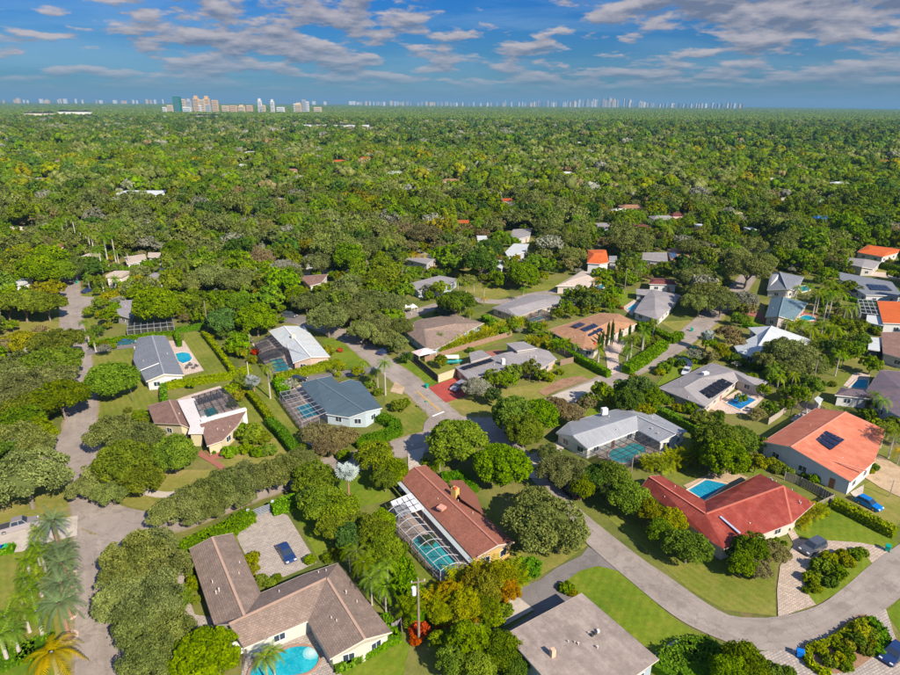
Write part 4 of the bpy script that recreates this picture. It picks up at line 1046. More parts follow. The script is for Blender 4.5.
R_BRD = roofmat('roof_red_brown_shingle', (0.250, 0.150, 0.120), 'shingle', stain=.4, warm=(.33, .20, .15)); RIDGECOL[R_BRD.name] = (.38, .24, .19)
SOLAR = plain('solar_cell', (0.012, 0.016, 0.040), 0.18, .1, 2, spec=.6)
WHITE = plain('white_trim', (0.72, 0.72, 0.70), .5, .08)
def solars(root, corners, nx, ny, z, mat=None, name='solar_panel'):
    """panels of an array whose four corners are given in pixels, lying at the heights z"""
    a, b, c, d = [P(x, y, zz) + Vector((0, 0, .1)) for (x, y), zz in zip(corners, z)]
    for i in range(nx):
        for j in range(ny):
            g = .055
            s0, s1, t0, t1 = (i + g) / nx, (i + 1 - g) / nx, (j + g) / ny, (j + 1 - g) / ny
            q = [a.lerp(b, s).lerp(d.lerp(c, s), t) for s, t in ((s0, t0), (s1, t0), (s1, t1), (s0, t1))]
            if area2(q) < 0: q.reverse()
            m = MB(); m.poly([p + Vector((0, 0, .05)) for p in q])
            for k in range(4): k2 = (k + 1) % 4; m.poly([q[k] - Vector((0, 0, .04)), q[k2] - Vector((0, 0, .04)), q[k2] + Vector((0, 0, .05)), q[k] + Vector((0, 0, .05))])
            m.build(name, mat or SOLAR, root)
def blockpart(root, name, px, py, z0, z1, w, d, mat, ang=0.0):
    c = P(px, py, z0); ca, sa = math.cos(ang), math.sin(ang); m = MB()
    m.box((c.x, c.y, (z0 + z1) / 2), Vector((ca, sa, 0)) * w / 2, Vector((-sa, ca, 0)) * d / 2, Vector((0, 0, (z1 - z0) / 2)))
    return m.build(name, mat, root)

# H1 big brown shingle house
h1, W = house('large rambling brown shingle house with three wings around a kidney-shaped pool', 'big brown-shingled house', {
 'a': (189, 549, e_), 'b': (212, 537, r_), 'c': (233, 533, e_), 'd': (261, 593, e_), 'm': (244.5, 616, r_), 'n': (214, 625, e_), 'p': (229, 624, r_), 't': (327, 578, r_), 's': (308, 621, e_), 'q': (244, 648, e_),
 'u': (305, 574, e_), 'w': (338, 563, e_), 'z': (392, 632, e_), 'x': (365, 639, r_), 'y': (330, 659, e_)},
 [['a', 'b', 'm', 'p', 'n'], ['b', 'c', 'd', 'm'], ['m', 'd', 'u', 't'], ['u', 'w', 't'], ['p', 'm', 't', 's', 'q'], ['t', 'x', 'y', 's'], ['t', 'w', 'z', 'x']],
 ['a', 'b', 'c', 'd', 'u', 'w', 'z', 'x', 'y', 's', 'q', 'p', 'n'], R_BRN, (.66, .63, .55), (.62, .56, .48), ridges=[('b', 'm'), ('p', 't'), ('t', 'x'), ('a', 'b')][:3], vents=12)
blockpart(h1, 'bay_window', 240, 652, 0.3, 1.9, 2.6, .7, WHITE, .5)
# H2 red-brown shingle long house
h2, W = house('long red-brown shingle house with yellow walls and square yellow chimney', 'red-brown shingled house', {
 'A': (398, 477, e_), 'R1': (414.5, 467, r_), 'B': (426, 465, e_), 'F': (514.5, 542, e_), 'R2': (498, 545, r_), 'H': (473.5, 559, e_)},
 [['A', 'R1', 'R2', 'H'], ['R1', 'B', 'F', 'R2']], ['A', 'R1', 'B', 'F', 'R2', 'H'], R_RED, (.62, .42, .14), (.62, .50, .42), ridges=[('R1', 'R2')], vents=5)
hx, W = h2, None
xm = MB(); q = [P(449, 480.5, 3.05), P(462, 480, 2.95), P(476, 494, 2.95), P(484, 515, 3.02), P(461, 499, 4.2)]
if area2(q) < 0: q.reverse()
xm.poly(q); xm.build('porch_roof', R_RED, h2)
xm = MB(); xm.prism(inset(q, .35), 0, 2.8); xm.build('porch_wall', MATS['wall_%02x%02x%02x' % (int(.62 * 255), int(.42 * 255), int(.14 * 255))], h2)
YEL = plain('chimney_yellow', (.60, .40, .12), .8, .1)
ch = blockpart(h2, 'chimney', 455, 497, 3.2, 5.0, 1.1, .95, YEL, -.7); cc = P(455, 497, 3.4); m = MB(); m.tube([(cc.x, cc.y, 5.0), (cc.x, cc.y, 5.3)], .3, 8); m.build('chimney_pot', plain('pot_red', (.5, .08, .04), .7), ch)
blockpart(h2, 'skylight', 441.5, 508.5, 3.6, 3.95, 1.2, 1.2, plain('skylight_pink', (.62, .30, .22), .5, .1), -.7)
m = MB(); a, b = P(399, 480, 2.55), P(473, 561, 2.55); d = (b - a).normalized(); s = Vector((d.y, -d.x, 0)) * -1
sd = Vector((-d.y, d.x, 0)); sd = sd if sd.x < 0 else -sd
m.box((a + b) / 2 + sd * .35, d * (b - a).length / 2, sd * .38, Vector((0, 0, .05))); m.build('awning', plain('awning_grey_white', (.40, .43, .42), .4, .12), h2)
# its cage
A_, B_ = GT(411, 503, 2.5), GT(471.5, 562, 2.5); A_ += sd * .9; B_ += sd * .9
C_ = GT(440.5, 570, 2.6); D_ = C_ + (A_ - B_) * 0.93
cage('white-ribbed arched screen cage over oblong pool beside the red-brown shingled house', (A_, B_, C_, D_), 2.5, 8, 'arch', beam=(.55, .56, .57), bw=.075, purlins=2, rise=1.1, hin=2.6)
q1 = [P(391, 502, 2.7), P(411, 493.5, 2.9), P(423, 508, 2.9), P(399, 517, 2.7)]
ro = empty('patio_cover', (q1[0] + q1[2]) / 2 * Vector((1, 1, 0)) if False else Vector(((q1[0].x + q1[2].x) / 2, (q1[0].y + q1[2].y) / 2, 0)), 'white square-panelled flat patio cover at the end of the arched pool cage', 'patio cover')
for i in range(4):
    for j in range(3):
        s0, s1, t0, t1 = (i + .06) / 4, (i + .94) / 4, (j + .06) / 3, (j + .94) / 3
        v = [q1[0].lerp(q1[1], s).lerp(q1[3].lerp(q1[2], s), t) for s, t in ((s0, t0), (s1, t0), (s1, t1), (s0, t1))]
        if area2(v) < 0: v.reverse()
        m = MB(); m.poly(v); m.build('roof_panel', plain('panel_white', (.62, .64, .66), .5, .25, 1.5), ro)
for k in range(4):
    m = MB(); m.bar(q1[k], q1[(k + 1) % 4], .14); m.bar((q1[k].x, q1[k].y, 0), q1[k], .12); m.build('frame', WHITE, ro)
KEEP.append([(391, 502), (411, 493), (474, 560), (440, 584), (398, 530)])
pool([(413, 541), (424, 535), (436, 541), (452, 556), (456, 565), (448, 573), (436, 570), (420, 553)], 'oblong turquoise pool inside the white arched cage', c1=(.012, .42, .46), c2=(.03, .56, .58), key='b')
# H3 flat gravel roof
h3, W = house('flat gravel-roofed house with bluish walls at the bottom of the view', 'flat gravel-roofed house', {'a': (505, 634, 3.4), 'b': (582, 593, 3.4), 'c': (659, 659, 3.4), 'd': (578, 716, 3.4)}, [['a', 'b', 'c', 'd']], ['a', 'b', 'c', 'd'], R_FLAT, (.40, .50, .56), (.58, .50, .44), vents=5, ins=.5)
cm = blockpart(h3, 'chimney', 552.5, 656, 3.4, 4.5, .55, .55, plain('chimney_tan', (.62, .42, .30), .8, .15), .4)
for (x, y) in ((595, 634), (598, 632), (592, 636)): blockpart(h3, 'roof_vent', x, y, 3.4, 3.75, .3, .3, WHITE if x == 598 else plain('dark_vent', (.05, .05, .05)), .3)
# H4 grey metal L house
h4, W = house('L-shaped pale grey metal-roofed house around a screened pool with stone deck', 'grey L-shaped metal-roofed house', {
 'A': (556, 433, e_), 'A2': (569, 422, e_), 'J': (617, 409, e_), 'I': (628, 411, 3.0), 'H': (642, 407, e_), 'G': (687, 431, e_), 'F': (676, 434, 4.0), 'E': (660, 442, e_), 'D': (638, 430, e_), 'C': (588, 449, e_), 'B': (573, 436, 4.0), 'K': (637, 416, 4.0)},
 [['B', 'K', 'D', 'C'], ['A', 'A2', 'J', 'I', 'K', 'B'], ['K', 'F', 'E', 'D'], ['I', 'H', 'G', 'F', 'K']], ['A', 'A2', 'J', 'I', 'H', 'G', 'F', 'E', 'D', 'C', 'B'], R_GREY, (.70, .70, .68), (.66, .68, .70), ridges=[('B', 'K'), ('K', 'F')], vents=5)
blockpart(h4, 'chimney', 604, 414, 3.4, 4.8, 1.3, .9, WHITE, .3)
cage('dark-framed screen cage over the pool of the grey L-shaped house', (GT(590, 450.5, 2.5), GT(638, 431.5, 2.5), GT(660.5, 443.5, 2.5), GT(615, 463, 2.5)), 2.5, 7, 'flat', (.07, .065, .06), .09, 3)
pool([(609, 456), (613, 449), (624, 447), (632, 443), (643, 446), (645, 452), (634, 456), (630, 462), (618, 462)], 'curvy turquoise pool on the stone deck of the grey L-shaped house', c1=(.012, .42, .46), c2=(.03, .54, .56), key='c')
# H5 red metal roof
h5, W = house('wide red metal-roofed house with blue rectangular pool behind it', 'red metal-roofed house', {
 'a': (641, 487, e_), 'b': (649, 476.5, 4.3), 'c': (660, 475, e_), 'd': (705, 501, e_), 'g': (760, 473.5, e_), 'h': (815, 503, e_), 'i': (792, 523, e_), 'j': (724, 549, e_), 'k': (712, 542, e_), 'm': (706, 514, 4.3), 'n': (784, 486, 4.3)},
 [['a', 'b', 'm', 'k'], ['b', 'c', 'd', 'm'], ['d', 'g', 'n', 'm'], ['g', 'h', 'n'], ['h', 'i', 'n'], ['m', 'n', 'i', 'j', 'k']], ['a', 'b', 'c', 'd', 'g', 'h', 'i', 'j', 'k'], R_REDM, (.66, .60, .52), (.55, .42, .38), ridges=[('b', 'm'), ('m', 'n'), ('n', 'i')], vents=7)
m = MB(); a, b = P(720, 517, 4.0), P(740, 534, 3.15); m.bar(a + Vector((0, 0, .12)), b + Vector((0, 0, .12)), .4, .1); m.build('gutter', plain('gutter_blue_grey', (.35, .40, .52), .4), h5)
pool([(688, 490), (706, 479.5), (727, 484), (704, 500)], 'blue rectangular pool behind the red metal-roofed house', (.6, .5, .4), (.0, .19, .33), (.01, .26, .42), False, key='d')
# H6 salmon
h6, W = house('white house with a bright salmon metal roof carrying a block of solar panels', 'salmon-roofed white house', {
 'P1': (763, 441.5, 3.0), 'P2': (816, 408, 3.0), 'P3': (846, 412, 5.0), 'P6': (886, 430, 3.0), 'F': (874, 462, 3.0), 'G': (851, 482, 3.0), 'P4': (791, 447, 5.0), 'M': (838, 442, 3.9)},
 [['P1', 'P2', 'P3', 'P4'], ['P3', 'P6', 'F', 'M'], ['P4', 'P3', 'M'], ['P4', 'M', 'F', 'G']], ['P1', 'P2', 'P3', 'P6', 'F', 'G', 'P4'], R_SAL, (.72, .74, .76), (.78, .74, .68), ridges=[('P3', 'P4')], vents=1, ins=.3)
solars(h6, [(813, 439), (826, 431), (845, 440), (831, 450.5)], 3, 5, (4.55, 4.6, 4.15, 4.1))
m = MB(); q = [P(826, 459, 3.75), P(840, 442, 4.1), P(872, 461, 3.25), P(867, 471, 3.9)]
m.bar(q[0], q[3], .3, .12); m.build('ridge_cap', ridge_for(R_SAL), h6)
# H7 brown shingle + white flat + cage
h7a, W = house('brown-shingled wing house with a white flat roof between its two wings', 'brown-and-white-roofed house', {
 'a': (147.5, 406, e_), 'b': (169, 400, 4.1), 'c': (178, 400, e_), 'd': (190, 428, e_), 'm': (180, 424, 4.1), 'n': (154, 423, e_)}, [['a', 'b', 'm', 'n'], ['b', 'c', 'd', 'm']], ['a', 'b', 'c', 'd', 'm', 'n'], R_BRD, (.66, .58, .36), (.5, .4, .33), ridges=[('b', 'm')], vents=2)
m = MB(); q = [P(x, y, 3.25) for x, y in ((177.5, 400.5), (194, 398), (207, 417), (203, 433), (188, 433), (190, 426))]
m.prism(q, 2.95, 3.25); m.build('flat_roof', plain('membrane_white', (.62, .58, .56), .7, .2, 1), h7a); m = MB(); m.prism(inset(q, .4), 0, 2.93); m.build('wall', MATS['wall_%02x%02x%02x' % (int(.66 * 255), int(.58 * 255), int(.36 * 255))], h7a)
house('lower brown-shingled wing behind a white parapet, next to the red brick path', 'white-parapet brown wing', {'a': (200, 424, 3.4), 'b': (246, 411, 3.4), 'c': (237, 426, 3.0), 'd': (222, 441, e_), 'f': (207, 446, e_)}, [['a', 'b', 'c', 'd', 'f']], ['a', 'b', 'c', 'd', 'f'], R_BRD, (.66, .58, .36), (.6, .52, .48), vents=3)
e = HOUSES and None
m = MB(); pa = empty('parapet', GT(202, 420, 3.4), 'white parapet ledge between the screened pool and lower brown wing', 'parapet'); m.bar(P(201, 421, 3.45), P(246, 409, 3.45), .8, .5); m.bar(GT(201, 421, 3.4) + Vector((0, 0, 1.6)), GT(246, 409, 3.4) + Vector((0, 0, 1.6)), .3, 3.2); m.build('ledge', WHITE, pa)
cage('dark domed screen cage over a small corner pool by the brown-and-white-roofed house', (GT(201, 418, 3.2), GT(240, 407, 3.2), GT(222, 388, 2.6), GT(192, 397, 2.6)), 2.6, 5, 'arch', (.05, .05, .055), .12, 3, rise=1.0, hin=3.2)
pool([(203, 410), (214, 406.5), (219, 413), (207, 417.5)], 'small square teal pool under the dark domed cage', c1=(.005, .2, .22), c2=(.01, .28, .28), smooth=False, key='e')
# H8
h8, W = house('grey-blue shingle gabled house with white walls beside an octagonal pool', 'grey-blue gabled house', {
 'A': (138, 338, e_), 'R1': (152, 335.5, r_), 'B': (166, 336, e_), 'C': (184, 375, e_), 'R2': (164, 374, r_), 'D': (146, 381.5, e_), 'E': (140, 371, 3.0), 'F': (138, 371, e_), 'G_': (133, 359, e_), 'H': (135, 350, e_)},
 [['R1', 'B', 'C', 'R2'], ['A', 'R1', 'R2', 'D', 'E', 'F', 'G_', 'H']], ['A', 'R1', 'B', 'C', 'R2', 'D', 'E', 'F', 'G_', 'H'], R_BLU, (.68, .70, .72), (.74, .68, .62), ridges=[('R1', 'R2')], vents=2)
m = MB(); m.bar(P(139, 371, 3.2), P(159, 363, 4.1), .3, .12); m.build('rake_trim', WHITE, h8)
pool([(175, 353.5), (182, 352), (189, 353), (192, 358), (190, 361), (183, 363.5), (178, 361)], 'bright blue octagonal pool on a pink patio', c1=(.0, .24, .38), c2=(.01, .33, .48), smooth=False, key='f')
# H9
h9, W = house('pale grey-white metal-roofed house with a cream chimney and a dark cage', 'pale metal-roofed house', {
 'A': (268.5, 331, e_), 'R1': (284, 326, 4.2), 'B': (304, 326, e_), 'C': (330, 356.5, e_), 'R2': (311, 357, 4.2), 'D': (293, 363, e_), 'E': (289, 350, e_), 'F': (283, 346, e_)},
 [['R1', 'B', 'C', 'R2'], ['A', 'R1', 'R2', 'D', 'E', 'F']], ['A', 'R1', 'B', 'C', 'R2', 'D', 'E', 'F'], R_WHT, (.60, .45, .36), (.70, .66, .60), ridges=[('R1', 'R2')], vents=5)
blockpart(h9, 'chimney', 293.5, 338, 3.9, 5.0, 1.1, .8, plain('chimney_cream', (.66, .55, .42), .8), .4)
cage('flat dark screen room roof at the pale metal-roofed house', (GT(270, 335, 2.7), GT(283, 346, 2.7), GT(262, 352, 2.6), GT(254.5, 343, 2.6)), 2.6, 5, 'flat', (.10, .09, .09), .12, 3)
cage('dark arched screen cage over L-shaped pool at the pale metal-roofed house', (GT(283, 347, 2.7), GT(293, 365, 2.7), GT(269, 370, 2.4), GT(258, 355, 2.4)), 2.4, 5, 'arch', (.07, .07, .08), .12, 3, rise=.8)
pool([(270, 360), (281, 357.5), (284, 362), (290, 367), (287, 371), (274, 372)], 'small L-shaped teal pool under the dark arched cage', c1=(.0, .38, .44), c2=(.02, .50, .55), smooth=False, key='g')
# H10
h10, W = house('house with a large dark slate-blue metal roof and white-framed pool cage', 'slate-blue metal-roofed house', {
 'A': (300, 383, e_), 'R1': (316, 379, 4.0), 'T': (330, 376, e_), 'U': (339, 383, e_), 'V': (350, 379.5, e_), 'X': (361, 382, e_), 'C': (382, 408, e_), 'R2': (366, 411.5, 4.0), 'B': (349, 417.5, e_), 'Z': (326, 414, e_)},
 [['A', 'R1', 'R2', 'B', 'Z'], ['R1', 'T', 'U', 'V', 'X', 'C', 'R2']], ['A', 'R1', 'T', 'U', 'V', 'X', 'C', 'R2', 'B', 'Z'], R_SLT, (.52, .62, .68), (.70, .72, .72), ridges=[('R1', 'R2')], vents=3, ins=.35)
cage('white-framed box screen cage over a rectangular pool beside the slate-blue roof', (GT(300, 388, 2.7), GT(327, 412, 2.7), GT(302, 422, 2.7), GT(279.6, 392.5, 2.7)), 2.7, 7, 'flat', (.34, .34, .36), .09, 3)
pool([(296, 407), (310, 402), (320, 414), (304, 419)], 'rectangular teal pool inside the white-framed box cage', c1=(.0, .34, .48), c2=(.02, .46, .58), smooth=False, key='h')
# H11 centre long grey
h11, W = house('long low grey patchy-roofed house with a red driveway and dark roof strip', 'long low grey-roofed house', {
 'a': (455, 367, e_), 'b': (490, 357, e_), 'c': (504, 353, 3.4), 'd': (536, 347.5, 3.4), 'f': (549, 351, 3.2), 'g': (557, 359, e_), 'h': (540, 369, e_), 'i': (510, 366, 3.2), 'j': (492, 374, 3.0), 'k': (468, 379, e_)},
 [['a', 'b', 'c', 'i', 'j', 'k'], ['c', 'd', 'f', 'g', 'h', 'i']], ['a', 'b', 'c', 'd', 'f', 'g', 'h', 'i', 'j', 'k'], R_GSH, (.55, .42, .34), (.50, .45, .42), vents=7)
solars(h11, [(460, 367.5), (490, 358.5), (495, 361), (466, 369.5)], 6, 1, (3.05, 3.05, 3.15, 3.15), plain('pool_heater_black', (.012, .012, .016), .5), 'heater_panel')
blockpart(h11, 'chimney', 503, 364, 3.1, 4.6, .9, .8, plain('chimney_white', (.66, .62, .58), .8), .4)
house('raised flat grey box room on the back of the long low house', 'raised grey box room', {'a': (506, 343.5, 4.2), 'b': (524, 341.5, 4.2), 'c': (537, 348, 4.2), 'd': (517, 351, 4.2)}, [['a', 'b', 'c', 'd']], ['a', 'b', 'c', 'd'], R_GSH, (.40, .38, .37), (.6, .56, .52), vents=0, ins=.3)
house('small flat-roofed grey wing of the long low house beside the terracotta patio', 'small grey wing', {'a': (469, 353, 3.1), 'b': (482, 350, 3.1), 'c': (491, 356, 3.1), 'd': (471, 362, 3.1)}, [['a', 'b', 'c', 'd']], ['a', 'b', 'c', 'd'], R_GSH, (.5, .45, .42), (.5, .45, .42), vents=1, ins=.3)
sheet('patio', [(485, 352), (500, 350), (505, 355), (492, 358)], BRICKP, .06)
# H12
h12, W = house('brown-grey hip-roofed house with pale blue walls behind the bamboo row', 'brown hip-roofed house', {
 'a': (403, 330, e_), 'b': (418, 320, e_), 'c': (455, 314, e_), 'd': (472, 320, e_), 'f': (484, 323, e_), 'g': (468, 331, e_), 'h': (452, 341, e_), 'i': (436, 349, e_), 'j': (427, 349, e_), 'r1': (424, 330, 4.6), 'r2': (456, 324, 4.4)},
 [['a', 'b', 'r1'], ['b', 'c', 'r2', 'r1'], ['c', 'd', 'f', 'r2'], ['f', 'g', 'r2'], ['g', 'h', 'i', 'r1', 'r2'], ['i', 'j', 'r1'], ['j', 'a', 'r1']], ['a', 'b', 'c', 'd', 'f', 'g', 'h', 'i', 'j'], R_BRN, (.42, .58, .68), (.5, .46, .42), ridges=[('r1', 'r2')], vents=4)
# H13
h13, W = house('wide grey flat-pitched house with a small screened pool at its corner', 'wide grey house', {'a': (492, 308, e_), 'b': (531, 294, e_), 'c': (560, 296, e_), 'd': (563, 303, e_), 'f': (536, 310, e_), 'g': (518, 317, e_), 'r1': (508, 309, 3.6), 'r2': (545, 299, 3.6)},
 [['a', 'b', 'r2', 'r1'], ['b', 'c', 'd', 'r2'], ['d', 'f', 'g', 'r1', 'r2'], ['g', 'a', 'r1']], ['a', 'b', 'c', 'd', 'f', 'g'], R_GSH, (.62, .5, .38), (.5, .46, .44), vents=4)
cage('dark screen cage at the corner of the wide grey house', (GT(522, 316, 2.6), GT(541, 309, 2.6), GT(552, 313, 2.4), GT(530, 321, 2.4)), 2.4, 3, 'flat', (.1, .1, .12), .15, 2)
pool([(527, 319.5), (542, 315.5), (546, 318), (532, 322)], 'teal pool at the corner of the wide grey house', c1=(.0, .22, .26), c2=(.01, .3, .34), smooth=False, key='i')
# H14
h14, W = house('orange-brown shingled house with solar panels and a row of thin cypresses', 'orange-brown cypress house', {'a': (548, 330, e_), 'b': (601, 313, e_), 'c': (620, 314, e_), 'd': (637, 323.5, e_), 'f': (617, 333, e_), 'g': (606, 338, e_), 'h': (595, 351, e_), 'i': (583, 349, e_), 'r1': (586, 333, 4.3), 'r2': (612, 321, 4.3)},
 [['a', 'b', 'r2', 'r1'], ['b', 'c', 'd', 'r2'], ['d', 'f', 'g', 'r1', 'r2'], ['g', 'h', 'i', 'r1'], ['i', 'a', 'r1']], ['a', 'b', 'c', 'd', 'f', 'g', 'h', 'i'], R_TAN, (.62, .56, .50), (.7, .62, .55), vents=3, ridges=[('r1', 'r2')])
solars(h14, [(580.5, 329), (594, 323.5), (604, 330), (589, 337)], 3, 4, (4.0, 4.1, 4.0, 3.9)); solars(h14, [(571.5, 325.5), (580, 322.5), (586, 324.5), (577, 328.5)], 2, 2, (3.7, 3.7, 3.8, 3.8))
# H15..
h15, W = house('dark grey L-shaped flat-pitched house with a slim pool in its corner', 'dark grey L-shaped house', {'a': (636, 289, e_), 'b': (652, 289.5, e_), 'c': (681, 295, e_), 'd': (670, 309, e_), 'f': (658, 320, e_), 'g': (634, 312, e_), 'h': (640, 303, e_), 'i': (646, 295, e_), 'j': (636, 293.5, e_), 'r1': (655, 297, 3.6), 'r2': (655, 310, 3.6)},
 [['a', 'b', 'i', 'j'], ['b', 'c', 'r1'], ['c', 'd', 'f', 'r2', 'r1'], ['f', 'g', 'r2'], ['g', 'h', 'i', 'b', 'r1', 'r2']], ['a', 'b', 'c', 'd', 'f', 'g', 'h', 'i', 'j'], R_GSH, (.66, .66, .66), (.6, .58, .56), vents=6)
pool([(627, 309), (634, 303.5), (638, 305), (632, 311.5)], 'slim blue pool beside the dark grey L-shaped house', c1=(.0, .24, .36), c2=(.01, .32, .44), smooth=False, key='j')
house('white house with a dark red tiled roof behind the dark grey house', 'dark red-roofed white house', {'a': (649, 284, 3.0), 'b': (651, 278, 3.0), 'c': (673, 279, 3.0), 'd': (677, 285, 3.0), 'r1': (655, 280.5, 3.9), 'r2': (670, 281, 3.9)}, [['a', 'b', 'r1'], ['b', 'c', 'r2', 'r1'], ['c', 'd', 'r2'], ['d', 'a', 'r1', 'r2']], ['a', 'b', 'c', 'd'], R_DRED, (.72, .72, .72), vents=1)
h17, W = house('white two-storey house with a vivid orange barrel-tile roof', 'vivid orange-roofed white house', {'a': (587, 263, 5.2), 'b': (588, 250, 5.2), 'c': (606, 249.5, 5.2), 'd': (609, 262.5, 5.2), 'f': (600, 264, 5.2), 'r1': (594, 254, 6.6), 'r2': (602, 254, 6.6)}, [['a', 'b', 'r1'], ['b', 'c', 'r2', 'r1'], ['c', 'd', 'f', 'r2'], ['f', 'a', 'r1', 'r2']], ['a', 'b', 'c', 'd', 'f'], R_ORG, (.72, .70, .70), ridges=[('r1', 'r2')], vents=0)
house('small grey box roof next to the vivid orange roof', 'grey box annexe', {'a': (609, 261.5, 3.0), 'b': (609, 256, 3.0), 'c': (617, 256, 3.0), 'd': (617, 262, 3.0)}, [['a', 'b', 'c', 'd']], ['a', 'b', 'c', 'd'], R_GREY, (.5, .5, .52), vents=0)
house('long cream-roofed house with a palm at its end', 'long cream-roofed house', {'a': (556, 286, 3), 'b': (582, 271, 3), 'c': (600, 273, 3), 'd': (589, 286.5, 3), 'r1': (566, 282, 3.8), 'r2': (588, 275.5, 3.8)}, [['a', 'b', 'r2', 'r1'], ['b', 'c', 'r2'], ['c', 'd', 'r1', 'r2'], ['d', 'a', 'r1']], ['a', 'b', 'c', 'd'], R_CRM, (.66, .58, .48), ridges=[('r1', 'r2')], vents=3)
pool([(590, 288), (602, 284), (605, 287), (594, 291)], 'shaded teal pool at the end of the long cream-roofed house', c1=(.0, .16, .2), c2=(.01, .22, .28), smooth=False, key='k')
house('dark grey-roofed house with a tiny blue pool, left of the tan roof', 'tiny-pool dark grey house', {'a': (642, 259, 3), 'b': (643, 252.5, 3), 'c': (667, 252.5, 3), 'd': (668, 262, 3)}, [['a', 'b', 'c', 'd']], ['a', 'b', 'c', 'd'], R_GSH, (.5, .5, .52), vents=2)
pool([(648, 261.5), (655, 260), (657, 263), (651, 265)], 'tiny blue pool beside the dark grey roof', c1=(.0, .22, .3), c2=(.01, .3, .4), smooth=False, key='l')
h20, W = house('tan-roofed house with blue-tinted solar panels', 'tan-roofed house', {'a': (672, 262, 3), 'b': (667, 249, 3), 'c': (680, 247.5, 3), 'd': (690, 256, 3), 'f': (689, 262.5, 3)}, [['a', 'b', 'c', 'd', 'f']], ['a', 'b', 'c', 'd', 'f'], R_TAN, (.6, .5, .45), vents=0)
solars(h20, [(669, 253), (675, 252), (678, 257.5), (672, 258.5)], 2, 3, (3.1,) * 4, plain('solar_blue', (.06, .12, .25), .2))
house('slate grey-blue gabled house behind its blue-green roofed neighbour', 'slate grey-blue house', {'a': (767, 290, e_), 'b': (771, 272.5, e_), 'r1': (780, 272, 4.2), 'c': (791, 275, e_), 'c2': (804, 277, e_), 'd': (797, 290.5, e_), 'r2': (787, 289, 4.2)}, [['a', 'b', 'r1', 'r2'], ['r1', 'c', 'c2', 'd', 'r2']], ['a', 'b', 'r1', 'c', 'c2', 'd', 'r2'], R_BLU, (.66, .62, .58), ridges=[('r1', 'r2')], vents=2)
pool([(797, 287), (806, 285.5), (810, 290), (802, 292)], 'small pool by the slate grey-blue house', c1=(.0, .2, .28), c2=(.01, .28, .36), smooth=False, key='m')
house('blue-green metal-roofed gabled house with kidney pool on brick terrace', 'blue-green metal-roofed house', {'a': (765, 317, e_), 'b': (771, 298, e_), 'r1': (784, 297, 4.3), 'c': (808, 303, e_), 'd': (794, 320.5, e_), 'r2': (779, 316, 4.3)}, [['a', 'b', 'r1', 'r2'], ['r1', 'c', 'd', 'r2']], ['a', 'b', 'r1', 'c', 'd', 'r2'], R_TEAL, (.62, .52, .50), (.62, .58, .56), ridges=[('r1', 'r2')], vents=2)
pool([(799, 317.5), (805, 315), (814, 316.5), (815, 320), (802, 321)], 'little sky-blue pool on a brick terrace beside the blue-green roof', c1=(.0, .28, .38), c2=(.01, .36, .48), smooth=False, key='n')
house('light grey metal-roofed house half hidden by a big grey-green oak', 'light grey metal-roofed house', {'a': (734, 346, e_), 'b': (757, 335, e_), 'b2': (748, 327.5, e_), 'r1': (772, 326, 4.4), 'c': (812, 340, e_), 'd': (790, 358, e_), 'f': (762, 360, e_), 'g': (738, 352, e_), 'r2': (758, 347, 4.0)}, [['a', 'b', 'b2', 'r1', 'r2'], ['r1', 'c', 'd', 'f', 'r2'], ['f', 'g', 'a', 'r2']], ['a', 'b', 'b2', 'r1', 'c', 'd', 'f', 'g'], R_WHT, (.62, .62, .62), ridges=[('r2', 'r1')], vents=1)
h24, W = house('brown-grey house with a black solar mat and blue pool on cream deck', 'black-matted brown-grey house', {'a': (658, 388, e_), 'b': (712, 362.5, e_), 'c': (768, 381.5, e_), 'c2': (760, 388, e_), 'd': (738, 380, e_), 'f': (706, 407, e_), 'r1': (700, 379, 3.9), 'r2': (734, 372, 3.9), 'r0': (684, 388, 3.9)},
 [['a', 'b', 'r1', 'r0'], ['b', 'c', 'r2', 'r1'], ['c', 'c2', 'd', 'r2'], ['d', 'f', 'r0', 'r1', 'r2'], ['f', 'a', 'r0']], ['a', 'b', 'c', 'c2', 'd', 'f'], R_GSH, (.6, .52, .44), (.62, .55, .50), vents=4, ridges=[('r0', 'r1'), ('r1', 'r2')])
solars(h24, [(701, 391), (722, 378.5), (734, 384), (712, 398.5)], 5, 2, (3.75, 3.6, 3.2, 3.15), plain('pool_heater_black', (.012, .012, .016), .5), 'heater_panel')
blockpart(h24, 'roof_unit', 705, 375, 3.3, 4.1, 1.6, 1.0, WHITE, .4)
pool([(726, 403), (742, 394), (756, 400), (740, 409.5)], 'deep blue rectangular pool on cream deck beside the black solar mat', c1=(.0, .13, .36), c2=(.005, .18, .44), smooth=False, key='o')
h25, W = house('white-walled house with a dark plum standing-seam roof and hidden pool', 'dark plum-roofed house', {'a': (866, 391, 3.2), 'b': (880, 370, 3.2), 'c': (912, 372, 3.2), 'd': (912, 423, 3.2), 'f': (886, 409, 3.2), 'r': (900, 388, 4.4)}, [['a', 'b', 'r'], ['b', 'c', 'r'], ['c', 'd', 'r'], ['d', 'f', 'r'], ['f', 'a', 'r']], ['a', 'b', 'c', 'd', 'f'], R_PURP, (.68, .68, .68), vents=1)
house('low plum-roofed wing on white walls in front of the small pool', 'low plum wing', {'a': (835, 395, 2.8), 'b': (841, 387, 2.8), 'c': (867, 391, 2.8), 'd': (884, 400, 2.8), 'r1': (848, 390, 3.5), 'r2': (870, 396, 3.4)}, [['a', 'b', 'r1'], ['b', 'c', 'r2', 'r1'], ['c', 'd', 'r2'], ['d', 'a', 'r1', 'r2']], ['a', 'b', 'c', 'd'], R_PURP, (.68, .68, .68), vents=2)
